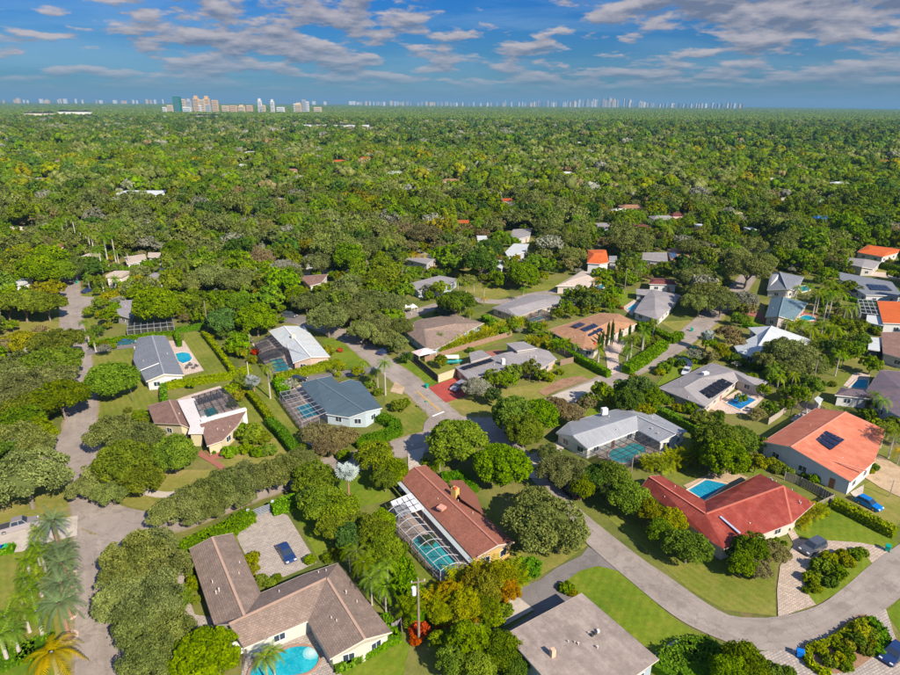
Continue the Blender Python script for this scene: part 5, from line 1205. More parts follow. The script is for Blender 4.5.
pool([(850, 387), (858, 379.5), (868, 380), (867, 389)], 'cyan pool between the two plum roofs', c1=(.0, .26, .40), c2=(.01, .34, .50), smooth=False, key='p')
house('plain red-brown shingle roof at the right edge above the plum roof', 'right-edge red-brown roof', {'a': (881, 332, 3), 'b': (915, 332, 3), 'c': (915, 362, 3), 'd': (883, 353, 3)}, [['a', 'b', 'c', 'd']], ['a', 'b', 'c', 'd'], R_BRD, (.6, .55, .5), vents=0)
house('small white metal shed with dark open front', 'white metal shed', {'a': (868, 349, 2.6), 'b': (869.5, 337, 2.6), 'c': (881, 338, 2.6), 'd': (880, 351, 2.6)}, [['a', 'b', 'c', 'd']], ['a', 'b', 'c', 'd'], R_WHT, (.08, .09, .12), vents=0, wins=False, name='shed', cat='shed')  # solid walls coloured dark to stand for the shade inside the open front
house('white-walled house with flat orange roof at the right edge', 'flat orange-roofed house', {'a': (877, 301, 3.4), 'b': (912, 302, 3.4), 'c': (912, 324, 3.4), 'd': (883, 323, 3.4)}, [['a', 'b', 'c', 'd']], ['a', 'b', 'c', 'd'], R_ORG, (.66, .66, .66), vents=0)
cage('dark screen-roofed porch left of the flat orange roof', (GT(876, 300, 3), GT(883, 315, 3), GT(861, 312.5, 3), GT(858, 299.5, 3)), 3.0, 4, 'flat', (.45, .48, .5), .15, 3)
house('white awning annexe below the dark screen porch', 'white awning annexe', {'a': (866, 322, 2.6), 'b': (867, 315, 2.6), 'c': (882, 316, 2.6), 'd': (884, 326, 2.6)}, [['a', 'b', 'c', 'd']], ['a', 'b', 'c', 'd'], R_WHT, (.68, .66, .66), vents=0)
house('vivid orange tiled house behind a hedge at the right edge', 'right-edge orange-tiled house', {'a': (857, 252, 3), 'b': (868, 245, 3), 'c': (900, 249, 3), 'd': (898, 253, 3), 'f': (883, 257, 3), 'r1': (870, 249, 4.0), 'r2': (888, 252, 4)}, [['a', 'b', 'r1'], ['b', 'c', 'r2', 'r1'], ['c', 'd', 'r2'], ['d', 'f', 'r2'], ['f', 'a', 'r1', 'r2']], ['a', 'b', 'c', 'd', 'f'], R_ORG, (.68, .66, .64), ridges=[('r1', 'r2')], vents=0)
house('mid-grey gabled house below the orange-tiled house', 'mid-grey gabled house', {'a': (846, 264, 3), 'b': (848, 257.5, 3), 'r1': (865, 259, 3.8), 'c': (881, 262, 3), 'd': (874, 269, 3), 'r2': (862, 267, 3.8)}, [['a', 'b', 'r1', 'r2'], ['r1', 'c', 'd', 'r2']], ['a', 'b', 'r1', 'c', 'd', 'r2'], R_GSH, (.6, .56, .52), vents=1)
house('long white house with slate-blue flat roofs and a dark solar mat', 'long white slate-roofed house', {'a': (840, 279, 3.2), 'b': (839, 272, 3.2), 'c': (892, 282, 3.2), 'd': (903, 296, 3.2), 'f': (866, 295, 3.2)}, [['a', 'b', 'c', 'd', 'f']], ['a', 'b', 'c', 'd', 'f'], R_BLU, (.72, .72, .74), vents=0)
solars([o for o in bpy.data.objects if o.get('label') == 'long white house with slate-blue flat roofs and a dark solar mat'][0], [(866, 284), (886, 285.5), (893, 291), (871, 290)], 5, 2, (3.35,) * 4)
# left background
h31, W = house('white flat-roofed house behind the low hedge with dark screen rooms', 'white flat-roofed house', {'a': (119, 305, 3), 'b': (121, 301, 3), 'c': (136, 299.5, 3), 'd': (134, 309, 3), 'f': (130, 318, 3), 'g': (115, 314, 3)}, [['a', 'b', 'c', 'd', 'f', 'g']], ['a', 'b', 'c', 'd', 'f', 'g'], R_GSH, (.5, .45, .42), vents=2)
cage('long dark screen room behind the hedge, half hidden by a spreading tree', (GT(128, 322, 2.8), GT(172, 317, 2.8), GT(174, 326, 2.4), GT(127, 330, 2.4)), 2.4, 7, 'flat', (.3, .3, .32), .14, 1)
house('white timber house roof under the row of tall palms', 'white palm-row roof', {'a': (127, 264, 3), 'b': (124, 257, 3), 'c': (145, 254, 3), 'd': (147, 260, 3)}, [['a', 'b', 'c', 'd']], ['a', 'b', 'c', 'd'], R_CRM, (.66, .62, .60), vents=1)
house('pale flat roof right of the tall palm row', 'pale palm-row roof', {'a': (148, 257, 3), 'b': (148, 252.5, 3), 'c': (161, 252.5, 3), 'd': (160, 258, 3)}, [['a', 'b', 'c', 'd']], ['a', 'b', 'c', 'd'], R_CRM, (.66, .62, .60), vents=0)
house('brown-roofed white bungalow beside the sandy cross road', 'brown-roofed white bungalow', {'a': (302, 279, 3), 'b': (304, 276, 3), 'c': (328, 274, 3), 'd': (321, 283, 3), 'f': (310, 286, 3)}, [['a', 'b', 'c', 'd', 'f']], ['a', 'b', 'c', 'd', 'f'], R_BRD, (.70, .68, .64), vents=1)
house('grey house with golden palms in front, above the bright tree', 'golden-palm grey house', {'a': (406, 259, 3), 'b': (425, 252.5, 3), 'c': (437, 258, 3), 'd': (427, 264, 3)}, [['a', 'b', 'c', 'd']], ['a', 'b', 'c', 'd'], R_GSH, (.5, .5, .5), vents=1)
house('long grey low roof half buried in shrubs left of the driveway', 'long half-buried grey house', {'a': (408, 284, 3), 'b': (440, 275.5, 3), 'c': (458, 279, 3), 'd': (448, 287, 3), 'f': (418, 291, 3)}, [['a', 'b', 'c', 'd', 'f']], ['a', 'b', 'c', 'd', 'f'], R_GSH, (.45, .52, .56), vents=3)
house('pale blue-white gabled metal roof among trees at mid distance', 'pale blue-white metal roof', {'a': (505, 252, 3), 'b': (514, 243.5, 3), 'c': (529, 244, 3), 'd': (525, 252, 3), 'f': (508, 257, 3)}, [['a', 'b', 'c', 'd', 'f']], ['a', 'b', 'c', 'd', 'f'], R_WHT, (.5, .55, .6), vents=0)
house('white square roof just below the pale blue-white metal roof', 'white square roof', {'a': (491, 264, 3), 'b': (492, 259, 3), 'c': (505, 261, 3), 'd': (502, 269, 3)}, [['a', 'b', 'c', 'd']], ['a', 'b', 'c', 'd'], R_WHT, (.6, .6, .64), vents=0)
house('grey mottled roof right of a small white one, far mid distance', 'grey mottled far roof', {'a': (510, 236, 3), 'b': (513, 229.5, 3), 'c': (532, 228, 3), 'd': (530, 236, 3), 'f': (518, 239, 3)}, [['a', 'b', 'c', 'd', 'f']], ['a', 'b', 'c', 'd', 'f'], R_GSH, (.6, .58, .54), vents=0)
# farther houses, mostly just a roof between crowns: (x, y, half width px, half height px, roof, label)
FARH = [(140, 191, 23, 3.6, 'W', 'long white arcaded building standing among the trees left of centre'), (482, 237, 5, 2.2, 'W', 'tiny white roof beside the brownish trees at mid distance'),
 (463, 221, 6, 2.2, 'O', 'small salmon-orange roof in the middle of the wood'), (339, 160, 7, 2.2, 'O', 'orange-red roof left of the far white house'), (366, 157, 6, 1.6, 'O', 'thin orange roof beside the far grey house'),
 (395, 171, 7, 3, 'W', 'white gable with grey roof far off between oaks'), (451, 179, 9, 2, 'T', 'pinkish tan roof at middle distance'), (507, 199, 5, 2.5, 'O', 'bright orange roof slope by bare grey trees'),
 (41, 178, 7, 2.5, 'G', 'grey-pink far roof at the left'), (57, 159, 3, 4, 'T', 'narrow pinkish tower-like house at the left'), (108, 160, 9, 1.8, 'T', 'long thin pinkish roof with orange end'),
 (250, 151.5, 6, 1.6, 'W', 'white roof glint upper left of centre'), (243, 164, 4, 1.6, 'W', 'small white far roof under the glint'), (275, 198, 9, 2, 'G', 'pale blue-grey far roof left of centre'),
 (292, 169, 6, 1.4, 'T', 'pinkish far roof strip'), (14, 152.5, 6, 1.6, 'W', 'white far roof at left edge'), (552, 135, 5, 1.8, 'W', 'white far building right of centre'), (575, 142, 9, 1.3, 'W', 'low white far shed row'),
 (567, 172, 7, 1.6, 'W', 'pale far roof right of the bare trees'), (668, 141, 9, 1.6, 'W', 'white far school-like block'), (655, 144, 5, 1.3, 'C', 'cream far block beside the white one'),
 (748, 173, 5, 2, 'W', 'white far roof at right of centre'), (776, 178, 10, 1.5, 'C', 'long cream far roof'), (840, 182, 9, 2.6, 'W', 'white walled far house with shrubs'), (883, 160, 6, 1.6, 'O', 'faint orange far roof at the right'),
 (862, 167, 8, 1.4, 'W', 'thin white far roof at the right'), (822, 216, 8, 2.5, 'U', 'bright blue tarpaulined roof on the right'), (785, 198, 6, 2, 'C', 'cream roof behind the blue tarpaulin'), (621, 209, 9, 2.6, 'W', 'white-sided house with dark roof right of centre'),
 (632, 205, 12, 2.2, 'T', 'pinkish tan roof behind the white-sided house'), (663, 216, 12, 3, 'G', 'grey roof beside red-brown terrace'), (677, 213, 6, 2, 'D', 'dark red small roof beside the grey one'), (602, 224, 6, 4, 'G', 'grey pitched roof among dark trees'),
 (750, 228, 4, 3, 'W', 'white gable end behind the big oak'), (822, 200, 5, 1.5, 'W', 'small white roof above the blue tarpaulin'), (735, 212, 9, 1.5, 'C', 'long cream wall and roof at right'), (40, 286, 10, 3, 'T', 'pink terrace roof left of the side road'),
 (20, 281, 7, 3, 'W', 'white house wall behind light green trees at left'), (90, 255, 6, 3, 'C', 'cream roof under leaning palms at left'), (55, 245, 5, 3, 'T', 'tan roof between palms at far left'), (14, 227, 12, 1.6, 'C', 'long pale roof at the left edge'),
 (155, 275, 5, 4, 'G', 'blue-grey house wall behind the fan palms'), (118, 273, 8, 2.5, 'C', 'cream roof behind golden palm'), (165, 262, 4, 2, 'W', 'white roof peeking beside oak'), (313, 256, 7, 3, 'G', 'blue-grey roof under oaks in the centre left'),
 (328, 125, 26, 1.0, 'W', 'very long white warehouse far off in the wood'), (368, 125, 10, 1.0, 'W', 'far white warehouse right of the long one'), (205, 116, 16, .9, 'C', 'far cream warehouse at upper left'), (40, 113.5, 14, .9, 'C', 'far cream sheds at the left'),
 (75, 112, 16, .8, 'W', 'far white sheds near left horizon'), (88, 117, 10, .8, 'T', 'far pink sheds near left horizon'), (715, 152, 5, 1.4, 'G', 'grey far roof in the right wood'), (590, 168, 5, 1.2, 'W', 'tiny white far roof in the right wood'),
 (700, 225, 4, 2, 'W', 'white wall glimpsed behind yellow tree'), (642, 225, 7, 4, 'D', 'red-brown terrace house with steps')]
FM = {'W': (R_WHT, (.74, .74, .72)), 'O': (R_ORG, (.7, .6, .5)), 'T': (R_TAN, (.66, .5, .42)), 'G': (R_GSH, (.6, .6, .62)), 'C': (R_CRM, (.68, .6, .5)), 'U': (roofmat('roof_blue_tarpaulin', (.01, .16, .55), 'flat', .5), (.6, .6, .6)), 'D': (R_DRED, (.6, .4, .35))}
for (x, y, hw, hh, c, lab) in FARH:
    rf, wl = FM[c]; big = y < 130; zt = 5 if not big else 15; p = P(x, y, zt); d = PX(p)[2]; w = hw * 2 * d / FPX
    e = empty('house' if not big else 'warehouse', (p.x, p.y, 0), lab, 'house' if not big else 'warehouse')
    dep = max(7, min(w * .8, 26)) if not big else 40; m = MB(); wd = w / 2
    if not big and w > 7:
        q = [Vector((p.x - wd, p.y - dep / 2, zt - 1.2)), Vector((p.x + wd, p.y - dep / 2, zt - 1.2)), Vector((p.x + wd, p.y + dep / 2, zt - 1.2)), Vector((p.x - wd, p.y + dep / 2, zt - 1.2))]; r1 = Vector((p.x - wd * .5, p.y, zt + .3)); r2 = Vector((p.x + wd * .5, p.y, zt + .3))
        m.poly([q[0], q[1], r2, r1]); m.poly([q[1], q[2], r2]); m.poly([q[2], q[3], r1, r2]); m.poly([q[3], q[0], r1])
    else: m.bx(p.x - wd, p.x + wd, p.y - dep / 2, p.y + dep / 2, zt - .9, zt)
    m.build('roof', rf, e); m = MB(); m.bx(p.x - wd + .4, p.x + wd - .4, p.y - dep / 2 + .4, p.y + dep / 2 - .4, 0, zt - 1.0 if big or w <= 7 else zt - 1.22); m.build('wall', plain('farwall_' + c, wl, .8, .1), e)
    for k in range(max(1, int(w / 5))):
        xx = p.x - wd + (k + .5) * w / max(1, int(w / 5)); m = MB(); m.bx(xx - .9, xx + .9, p.y - dep / 2 + .34, p.y - dep / 2 + .42, .9, 2.3); m.build('window', glassmat(), e)
        if k > 8: break
    HOUSES.append((lab if len(lab.split()) < 6 else ' '.join(lab.split()[:4]), x, y) if False else ('', x, y)); KEEP.append([(x - hw, y - hh), (x + hw, y - hh), (x + hw, y + hh), (x - hw, y + hh)])
    FOOT.append([(p.x - wd, p.y - dep / 2), (p.x + wd, p.y - dep / 2), (p.x + wd, p.y + dep / 2), (p.x - wd, p.y + dep / 2)])
HOUSES[:] = [h for h in HOUSES if h[0]]

# ---------------- kidney pool and garden furniture
pool([(252, 668), (262, 658), (280, 652), (290, 647), (306, 646), (317, 652), (318, 662), (308, 672), (290, 676), (275, 680), (258, 684), (250, 678)], 'kidney-shaped turquoise pool behind the big brown-shingled house', (.36, .22, .16), (.005, .30, .40), (.02, .42, .50), True, key='q')
_kp = [o for o in bpy.data.objects if o.get('label', '').startswith('kidney-shaped')][0]
for _k, _r in enumerate((1.1, .75, .4)):
    _c = P(311.5, 652.5, .2); _m = MB(); _m.tube([(_c.x, _c.y, .15), (_c.x, _c.y, .205 + .012 * _k)], _r, 18); _m.build('step', plain('pool_step_%d' % _k, (.20 + .14 * _k, .52 + .06 * _k, .55 + .05 * _k), .4, .05), _kp)
def chair(px, py, col, label, ang=0.0, name='garden_chair', cat='chair', group=None):
    p = G(px, py); e = empty(name, p, label, cat, group, ang); m = plain('chair_%02x%02x%02x' % tuple(int(x * 255) for x in col), col, .6, .1)
    b = MB(); b.bx(-.35, .35, -.35, .35, .34, .44); inst('seat', b.mesh('seat', m), e); b = MB(); b.box((0, .36, .72), Vector((.35, 0, 0)), Vector((0, .04, 0)), Vector((0, .08, .34))); inst('backrest', b.mesh('backrest', m), e)
    for sx in (-.3, .3):
        for sy in (-.3, .3): b = MB(); b.bx(sx - .03, sx + .03, sy - .03, sy + .03, 0, .34); inst('leg', b.mesh('leg', m), e)
    for sx in (-.38, .38): b = MB(); b.bx(sx - .04, sx + .04, -.35, .35, .52, .57); inst('armrest', b.mesh('armrest', m), e)
    return e
chair(291, 631.5, (.62, .17, .03), 'orange armchair on the stone patio, farther from the house corner', .5); chair(301, 627, (.62, .17, .03), 'orange armchair on the stone patio, tucked in the house corner', .7)
for i, (x, y) in enumerate(((187, 369), (191, 366), (194, 369), (197, 367))): chair(x, y, (.10, .10, .11), 'dark lounge chair %s on the pink pool patio' % ('nearest the house', 'second from the house', 'third from the house', 'farthest from the house')[i], i, 'lounge_chair')
chair(178, 347, (.2, .18, .16), 'dark chair at the far end of the pink pool patio', .3)
# closed red parasol
p = G(594, 354); e = empty('parasol', p, 'closed red parasol standing in the entrance court by the cypresses', 'parasol'); m = MB(); m.tube([(p.x, p.y, 0), (p.x, p.y, 1.2)], .07, 6); m.build('pole', WHITE, e); m = MB(); m.tube([(p.x, p.y, .9), (p.x, p.y, 1.6), (p.x, p.y, 2.6), (p.x, p.y, 3.0), (p.x, p.y, 3.5)], [.75, .7, .42, .5, .12], 10); m.build('canopy', plain('parasol_red', (.65, .02, .03), .6), e)
p = G(346, 0 + 669); 
# white tarp tent and teal trailer
def tent(px, py, w, d, h, mat, label, name='canopy_tent'):
    p = G(px, py); e = empty(name, p, label, 'tent', None, .6); m = MB(); q = [Vector((sx * w / 2, sy * d / 2, h)) for sx, sy in ((-1, -1), (1, -1), (1, 1), (-1, 1))]; t = Vector((0, 0, h + 1.1))
    for i in range(4): m.poly([q[i], q[(i + 1) % 4], t]); 
    m.poly(q[::-1]); inst('canopy', m.mesh('canopy', mat), e)
    for v in q: b = MB(); b.bar((v.x, v.y, 0), v, .08); inst('pole', b.mesh('pole', WHITE), e)
tent(424, 360, 5.5, 4.0, 2.4, plain('canvas_pinkish', (.66, .52, .50), .8, .15, 1), 'pinkish white canvas tent behind the wooden fence')
tent(405, 313, 2.6, 2.4, 2.2, plain('canvas_white', (.75, .75, .72), .8, .1), 'white play tent on a green frame under the oaks, left one')
tent(413, 313, 2.4, 2.4, 2.2, plain('canvas_white', (.75, .75, .72), .8, .1), 'white play tent on a green frame under the oaks, right one')
p = G(453, 364); e = empty('boat_trailer', p, 'white-topped teal boat parked on the lawn behind the dark fence', 'boat', None, .05)
m = MB(); hull = [(-2.2, -.8, 1.0), (1.2, -.9, 1.0), (2.6, 0, 1.15), (1.2, .9, 1.0), (-2.2, .8, 1.0)]; keel = [(-2.1, -.5, .4), (1.0, -.5, .4), (2.1, 0, .6), (1.0, .5, .4), (-2.1, .5, .4)]
for i in range(5): j = (i + 1) % 5; m.poly([keel[i], keel[j], hull[j], hull[i]])
m.poly(hull); m.poly(keel[::-1]); inst('hull', m.mesh('hull', plain('boat_teal', (.05, .42, .42), .4, .05)), e)
m = MB(); m.bx(-2.0, 1.6, -1.1, 1.1, 2.1, 2.22); inst('canopy', m.mesh('canopy', plain('canvas_white', (.75, .75, .72))), e)
for sx in (-1.7, 1.3):
    for sy in (-.8, .8): m = MB(); m.bar((sx, sy, .9), (sx, sy, 2.1), .06); inst('pole', m.mesh('pole', WHITE), e)
for sy in (-.8, .8): m = MB(); m.tube([(-.4, sy - .1, .3), (-.4, sy + .1, .3)], .3, 10); inst('wheel', m.mesh('wheel', plain('tyre_rubber', (.02, .02, .022), .8, .1)), e)
# pergola and shed behind the salmon roof
p = G(806, 417); e = empty('pergola', p, 'dark slatted pergola with pale chairs behind the salmon roof', 'pergola', None, .55)
for i in range(12): m = MB(); m.bar((-3 + i * .55, -2, 2.5), (-3 + i * .55, 2, 2.5), .12, .08); inst('slat', m.mesh('slat', plain('timber_dark', (.10, .08, .09), .8, .2)), e)
for sx in (-3, 3):
    for sy in (-1.9, 1.9): m = MB(); m.bar((sx, sy, 0), (sx, sy, 2.45), .16); inst('post', m.mesh('post', MATS['timber_dark']), e)
for i, (x, y) in enumerate(((797, 420), (802, 418), (808, 415))): chair(x, y, (.66, .62, .56), 'pale armchair under the pergola, %s' % ('left one', 'middle one', 'right one')[i], .5)
house('small white garden shed behind the leafy palms and salmon roof', 'white garden shed', {'a': (814, 399, 2.3), 'b': (818, 396, 2.3), 'c': (823, 399, 2.3), 'd': (819, 404, 2.3)}, [['a', 'b', 'c', 'd']], ['a', 'b', 'c', 'd'], R_WHT, (.7, .7, .7), vents=0, wins=False, name='shed', cat='shed', ins=.15)
# ---------------- fences, walls, gate
fence('dark brown timber fence along the lawn above the red driveway', [(414, 362), (438, 382)], 1.9, (.07, .055, .06))
fence('blue painted end of the timber fence by the canvas tent', [(405, 357.5), (414, 362)], 1.9, (.25, .36, .42))
wallrun('tan garden wall at the head of the red driveway', [(438, 382.5), (456, 376)], 1.9, (.60, .44, .28), .3)
fence('brown timber fence below the bamboo row', [(425, 362), (450, 354), (480, 345), (512, 336)], 1.6, (.30, .19, .13))
fence('stained wooden corner fence right of the long low house', [(556, 353), (573, 360), (573, 363), (560, 366)], 1.8, (.26, .18, .13))
fence('weathered grey timber fence between the red and salmon roofs', [(784, 480), (800, 486), (820, 496), (832, 503), (824, 507), (815, 511)], 1.8, (.28, .24, .20))
fence('grey wooden fence below the pool garden left of the salmon roof', [(768, 425), (780, 417), (790, 408)], 1.7, (.40, .34, .28))
fence('small dark yard fence behind the brown shingle house', [(392, 633), (401, 628), (402, 640)], 1.6, (.22, .2, .2))
# iron gate
ga, gb = G(249, 520), G(273.5, 511); gd = (gb - ga); e = empty('driveway_gate', (ga + gb) / 2, 'white-posted iron slat gate between hedges at the stone drive', 'gate')
for j in range(6):
    m = MB(); m.bar(ga + Vector((0, 0, .3 + j * .26)), gb + Vector((0, 0, .3 + j * .26)), .05, .13); m.build('slat', plain('gate_grey', (.25, .28, .34), .5, .1), e)
for q in (ga, gb): m = MB(); m.bar((q.x, q.y, -.1), (q.x, q.y, 2.1), .45); m.build('gate_post', plain('gatepost_pale', (.5, .52, .58), .7), e)
m = MB(); mm = (ga + gb) / 2; m.bar((mm.x, mm.y, .1), (mm.x, mm.y, 1.8), .1); m.build('stile', MATS['gate_grey'], e)

# ---------------- hedges
hedge([(184, 544), (205, 534), (228, 524), (247, 512)], 'bright green clipped hedge left of the iron gate', 2.6, 2.0)
hedge([(275, 503), (290, 498), (300, 494)], 'short clipped hedge right of the iron gate', 2.2, 2.0)
hedge([(168, 382), (200, 377), (233, 372), (248, 366)], 'long clipped yellow-green hedge below the octagonal pool lawn', 1.5, 1.8, 'yhedge')
hedge([(204, 331), (214, 343), (224, 356), (234, 370)], 'clipped hedge along the right side of the pool lawn', 1.2, 1.8, 'yhedge')
hedge([(176, 328), (190, 326), (202, 323)], 'clipped hedge across the top of the pool lawn', 1.2, 1.6)
hedge([(176, 332), (179, 341)], 'short clipped hedge at the head of the pink patio', 1.2, 1.8)
hedge([(90, 342), (120, 337), (150, 333), (175, 331)], 'low hedge in front of the dark screen room', 1.4, 1.4)
hedge([(163, 380), (163, 392), (164, 398)], 'small upright hedge by the front gable', 1.4, 1.6)
hedge([(226, 387), (238, 383)], 'short yellow hedge above the domed cage', 2, 1.6, 'yhedge')
hedge([(250, 391), (262, 405), (270, 416)], 'yellow-green hedge between two back gardens, upper stretch', 1.4, 1.8, 'yhedge')
hedge([(270, 418), (282, 430), (294, 445)], 'bright green hedge between two back gardens, lower stretch', 2.0, 1.9)
hedge([(278, 374), (300, 369), (325, 362), (338, 360)], 'clipped yellow-green hedge between the pale and slate roofs', 2.0, 1.8, 'yhedge')
hedge([(278, 379), (284, 390)], 'dense green hedge at the top of the slate-roof garden', 2.6, 1.8)
hedge([(382, 415), (394, 420), (396, 427), (385, 432), (368, 436), (358, 439)], 'thick rounded green hedge wrapping the slate-roofed house corner', 2.6, 1.7)
hedge([(568, 349), (590, 361), (608, 370)], 'tall clipped hedge below the orange-brown house', 1.6, 2.0)
hedge([(628, 365), (645, 355), (664, 341)], 'thick clipped hedge on the street side of the palm court', 2.6, 2.4)
hedge([(640, 322), (655, 328), (672, 336), (680, 332)], 'chunky clipped hedge below the dark grey L-shaped house', 2.4, 2.2)
hedge([(648, 403), (670, 412), (695, 424), (712, 432)], 'clipped green hedge behind the grey L-shaped house', 1.8, 2.0)
hedge([(838, 500), (855, 508), (875, 518), (893, 527)], 'clipped yellow-green hedge left of the bright blue car', 1.8, 1.7, 'yhedge')
hedge([(665, 665), (672, 655), (690, 648), (706, 644), (714, 650), (712, 662), (690, 672)], 'thick green hedge beyond the flat gravel roof', 3.0, 1.4)
hedge([(337, 664), (347, 659), (357, 654)], 'low clipped hedge under the gable windows, nearer one', 1.3, 1.1)
hedge([(366, 650), (380, 642), (396, 634), (386, 615)], 'low clipped hedge around the gable end corner', 1.3, 1.1)
hedge([(806, 653), (812, 646), (835, 638), (855, 624), (868, 618)], 'curved box hedge on the road side of the planted island', .9, .8, 'yhedge')
hedge([(806, 653), (812, 662), (822, 669), (829, 671)], 'curved box hedge at the left tip of the planted island', .9, .8, 'yhedge')
hedge([(872, 618), (882, 628), (887, 640), (880, 650)], 'curved box hedge at the right end of the planted island', 1.2, .9)
hedge([(445, 474), (460, 473), (472, 485)], 'small bright hedge tucked behind the red-brown roof', 2.0, 1.5)
hedge([(548, 342), (560, 338), (574, 331)], 'clipped hedge between two mid gardens', 2.2, 1.8)
hedge([(485, 315), (495, 321), (503, 327)], 'tall hedge left of the wide grey house', 2.4, 2.2)
hedge([(838, 272), (870, 280), (900, 291)], 'long hedge above the white slate-roofed house', 2.0, 2.0)
hedge([(870, 260), (905, 268)], 'long hedge below the orange-tiled house', 2.5, 2.4)
hedge([(744, 323), (765, 327), (785, 333)], 'low hedge above the light grey metal roof', 1.6, 1.4)
hedge([(846, 296), (862, 300), (880, 302)], 'short hedge above the dark screen porch', 1.6, 1.5)
hedge([(390, 548), (402, 565), (412, 590), (420, 610)], 'tall green screening hedge left of the arched pool cage', 3.2, 2.2)
hedge([(0, 548), (10, 546)], 'short hedge stub beside the silver pickup', 1.6, 1.0)
hedge([(0, 660), (25, 650), (45, 642)], 'low green planting below the fan palms', 3.5, .7)

# ---------------- vehicles
BLUE = carpaint('paint_navy', (.02, .05, .16)); GREYC = carpaint('paint_grey', (.10, .11, .13)); SILV = carpaint('paint_silver', (.34, .31, .33)); AZU = carpaint('paint_azure', (.0, .20, .62)); WHT = carpaint('paint_white', (.7, .7, .7)); TEAL = carpaint('paint_teal', (.01, .12, .15)); BLK = carpaint('paint_black', (.015, .018, .025))
car('navy blue sedan parked on the grey stone drive of the big brown house', 'sedan', 286.5, 555.5, 293, 566, BLUE)
car('dark grey SUV on the curved cream paver drive', 'suv', 812, 550, 800, 556, GREYC)
car('silver pickup truck parked on the concrete drive at the left edge', 'pickup', 19, 528, 34, 524, SILV)
car('bright azure hatchback on the grass beside the salmon-roofed house', 'hatch', 868, 506, 880, 512, AZU)
car('dark blue sedan on the paver drive at the bottom right corner', 'sedan', 893, 656, 885, 664, BLUE)
car('teal sedan on the narrow drive behind the grey-blue gabled house', 'sedan', 127, 344, 140, 342.5, TEAL)
car('white and dark SUV on the red driveway', 'suv', 458.5, 389, 451, 393, SILV)
car('white sedan parked in front of the brown-grey house', 'sedan', 686, 373, 684, 377, WHT)
car('blue SUV parked behind the white sedan', 'suv', 683, 364.5, 678, 362, BLUE)
car('dark pickup truck under the oaks by the cross street', 'pickup', 376, 341, 385, 341, BLK)
car('dark blue car in the oak shade above the palm', 'sedan', 384, 353, 390, 350, BLUE)
car('black car beside the slate-blue roof, behind a white shrub', 'sedan', 298, 381, 306, 381, BLK)
car('dark car in the shade below the grey house driveway', 'suv', 560, 485, 566, 489, BLK)
car('black car with red tail lamps behind the big grey tree', 'sedan', 571, 494, 562, 488, BLK)
car('dark grey car on the shaded drive above the pale roof', 'suv', 290, 317, 297, 318, GREYC)
car('blue car at the head of the side road', 'sedan', 88, 292, 94, 290, BLUE)
car('white van beyond the tan-roofed house', 'suv', 702, 269, 708, 269.3, WHT)
car('white car nosed beside the tan-roofed house', 'sedan', 712, 264, 722, 264, WHT)
# bins
GB = (.0, .30, .22); 
for lab, x, y, c in (('green wheelie bin at the kerb by the red driveway', 426.5, 407 - 19, GB), ('green wheelie bin at the right end of the curved paver drive', 887, 551, GB), ('blue wheelie bin beside the planted island', 799, 657, (.0, .16, .6)), ('green wheelie bin on the kerb in tree shade, upper one', 691.5, 331.5, GB), ('green wheelie bin on the kerb, lower one', 693, 350, GB),
    ('green wheelie bin at the left edge', 6, 551, (.02, .4, .16)), ('blue wheelie bin at the left edge', 1.5, 552, (.01, .1, .5)), ('green wheelie bin at the head of the side road', 77, 283.5, GB), ('blue bin on the lawn by the teal boat', 445, 377, (.0, .2, .55))): bin_(lab, x, y, c)
# utility pole, street sign posts, light posts
STEEL = plain('steel', (.5, .5, .5), .3)
def pole(label, px, py, h, r, mat, name='utility_pole', cat='utility pole', arm=False, sign=None, ptop=False):
    p = GT(px, py, h) if ptop else G(px, py); e = empty(name, p, label, cat); m = MB(); m.tube([(p.x, p.y, -.1), (p.x, p.y, h)], [r, r * .7], 8); m.build('pole', mat, e)
    if arm:
        m = MB(); m.bar((p.x - .9, p.y - .2, h - .6), (p.x + .9, p.y + .2, h - .6), .12); m.build('crossarm', mat, e)
        m = MB(); m.tube([(p.x - .55, p.y, h - 2.6), (p.x - .55, p.y, h - 1.5)], .3, 10); m.build('transformer', plain('transformer_white', (.65, .68, .72), .5), e)
        for s in (-.8, 0, .8): m = MB(); m.tube([(p.x + s, p.y + s * .22, h - .55), (p.x + s, p.y + s * .22, h - .3)], .06, 6); m.build('insulator', WHITE, e)
    if sign:
        m = MB(); m.bx(p.x - .45, p.x + .45, p.y - .02, p.y + .02, h - .3, h - .02); m.build('sign_plate', plain('sign_green', (.0, .28, .2), .5), e)
        m = MB(); m.bx(p.x - .02, p.x + .02, p.y - .45, p.y + .45, h - .02, h + .26); m.build('sign_plate', MATS['sign_green'], e)
    return p
WOOD = plain('weathered_wood', (.25, .2, .16), .9, .25)
pa_ = pole('wooden utility pole with a white transformer by the yellow-green palms', 418, 578, 10.5, .17, WOOD, arm=True, ptop=True)
pole('green street name sign on a post at the corner', 426, 412, 2.8, .05, STEEL, 'street_sign', 'sign', sign=True)
pole('tall thin grey pole behind the red-brown roof', 444, 474, 5.5, .09, STEEL, 'lamp_post', 'pole')
pole('leaning wooden pole beside the big oak near the salmon roof', 818, 360, 9, .16, WOOD, ptop=True)
pole('tall bare wooden pole between the pale and orange roofs', 627, 268, 10, .17, WOOD, ptop=True)
pole('wooden pole behind the pool lawn hedge', 204, 301, 10, .17, WOOD, ptop=True)
pole('wooden pole in the back gardens by the silvery shrub', 247, 362, 8, .15, plain('pale_pole', (.5, .48, .44), .8), ptop=True)
pole('white metal post on the lawn by the round bright tree', 133, 402, 3.2, .07, STEEL, 'lamp_post', 'pole')
pole('wooden pole behind the yellow palms below the grey L-shaped house', 633, 458, 7, .15, WOOD, ptop=True)
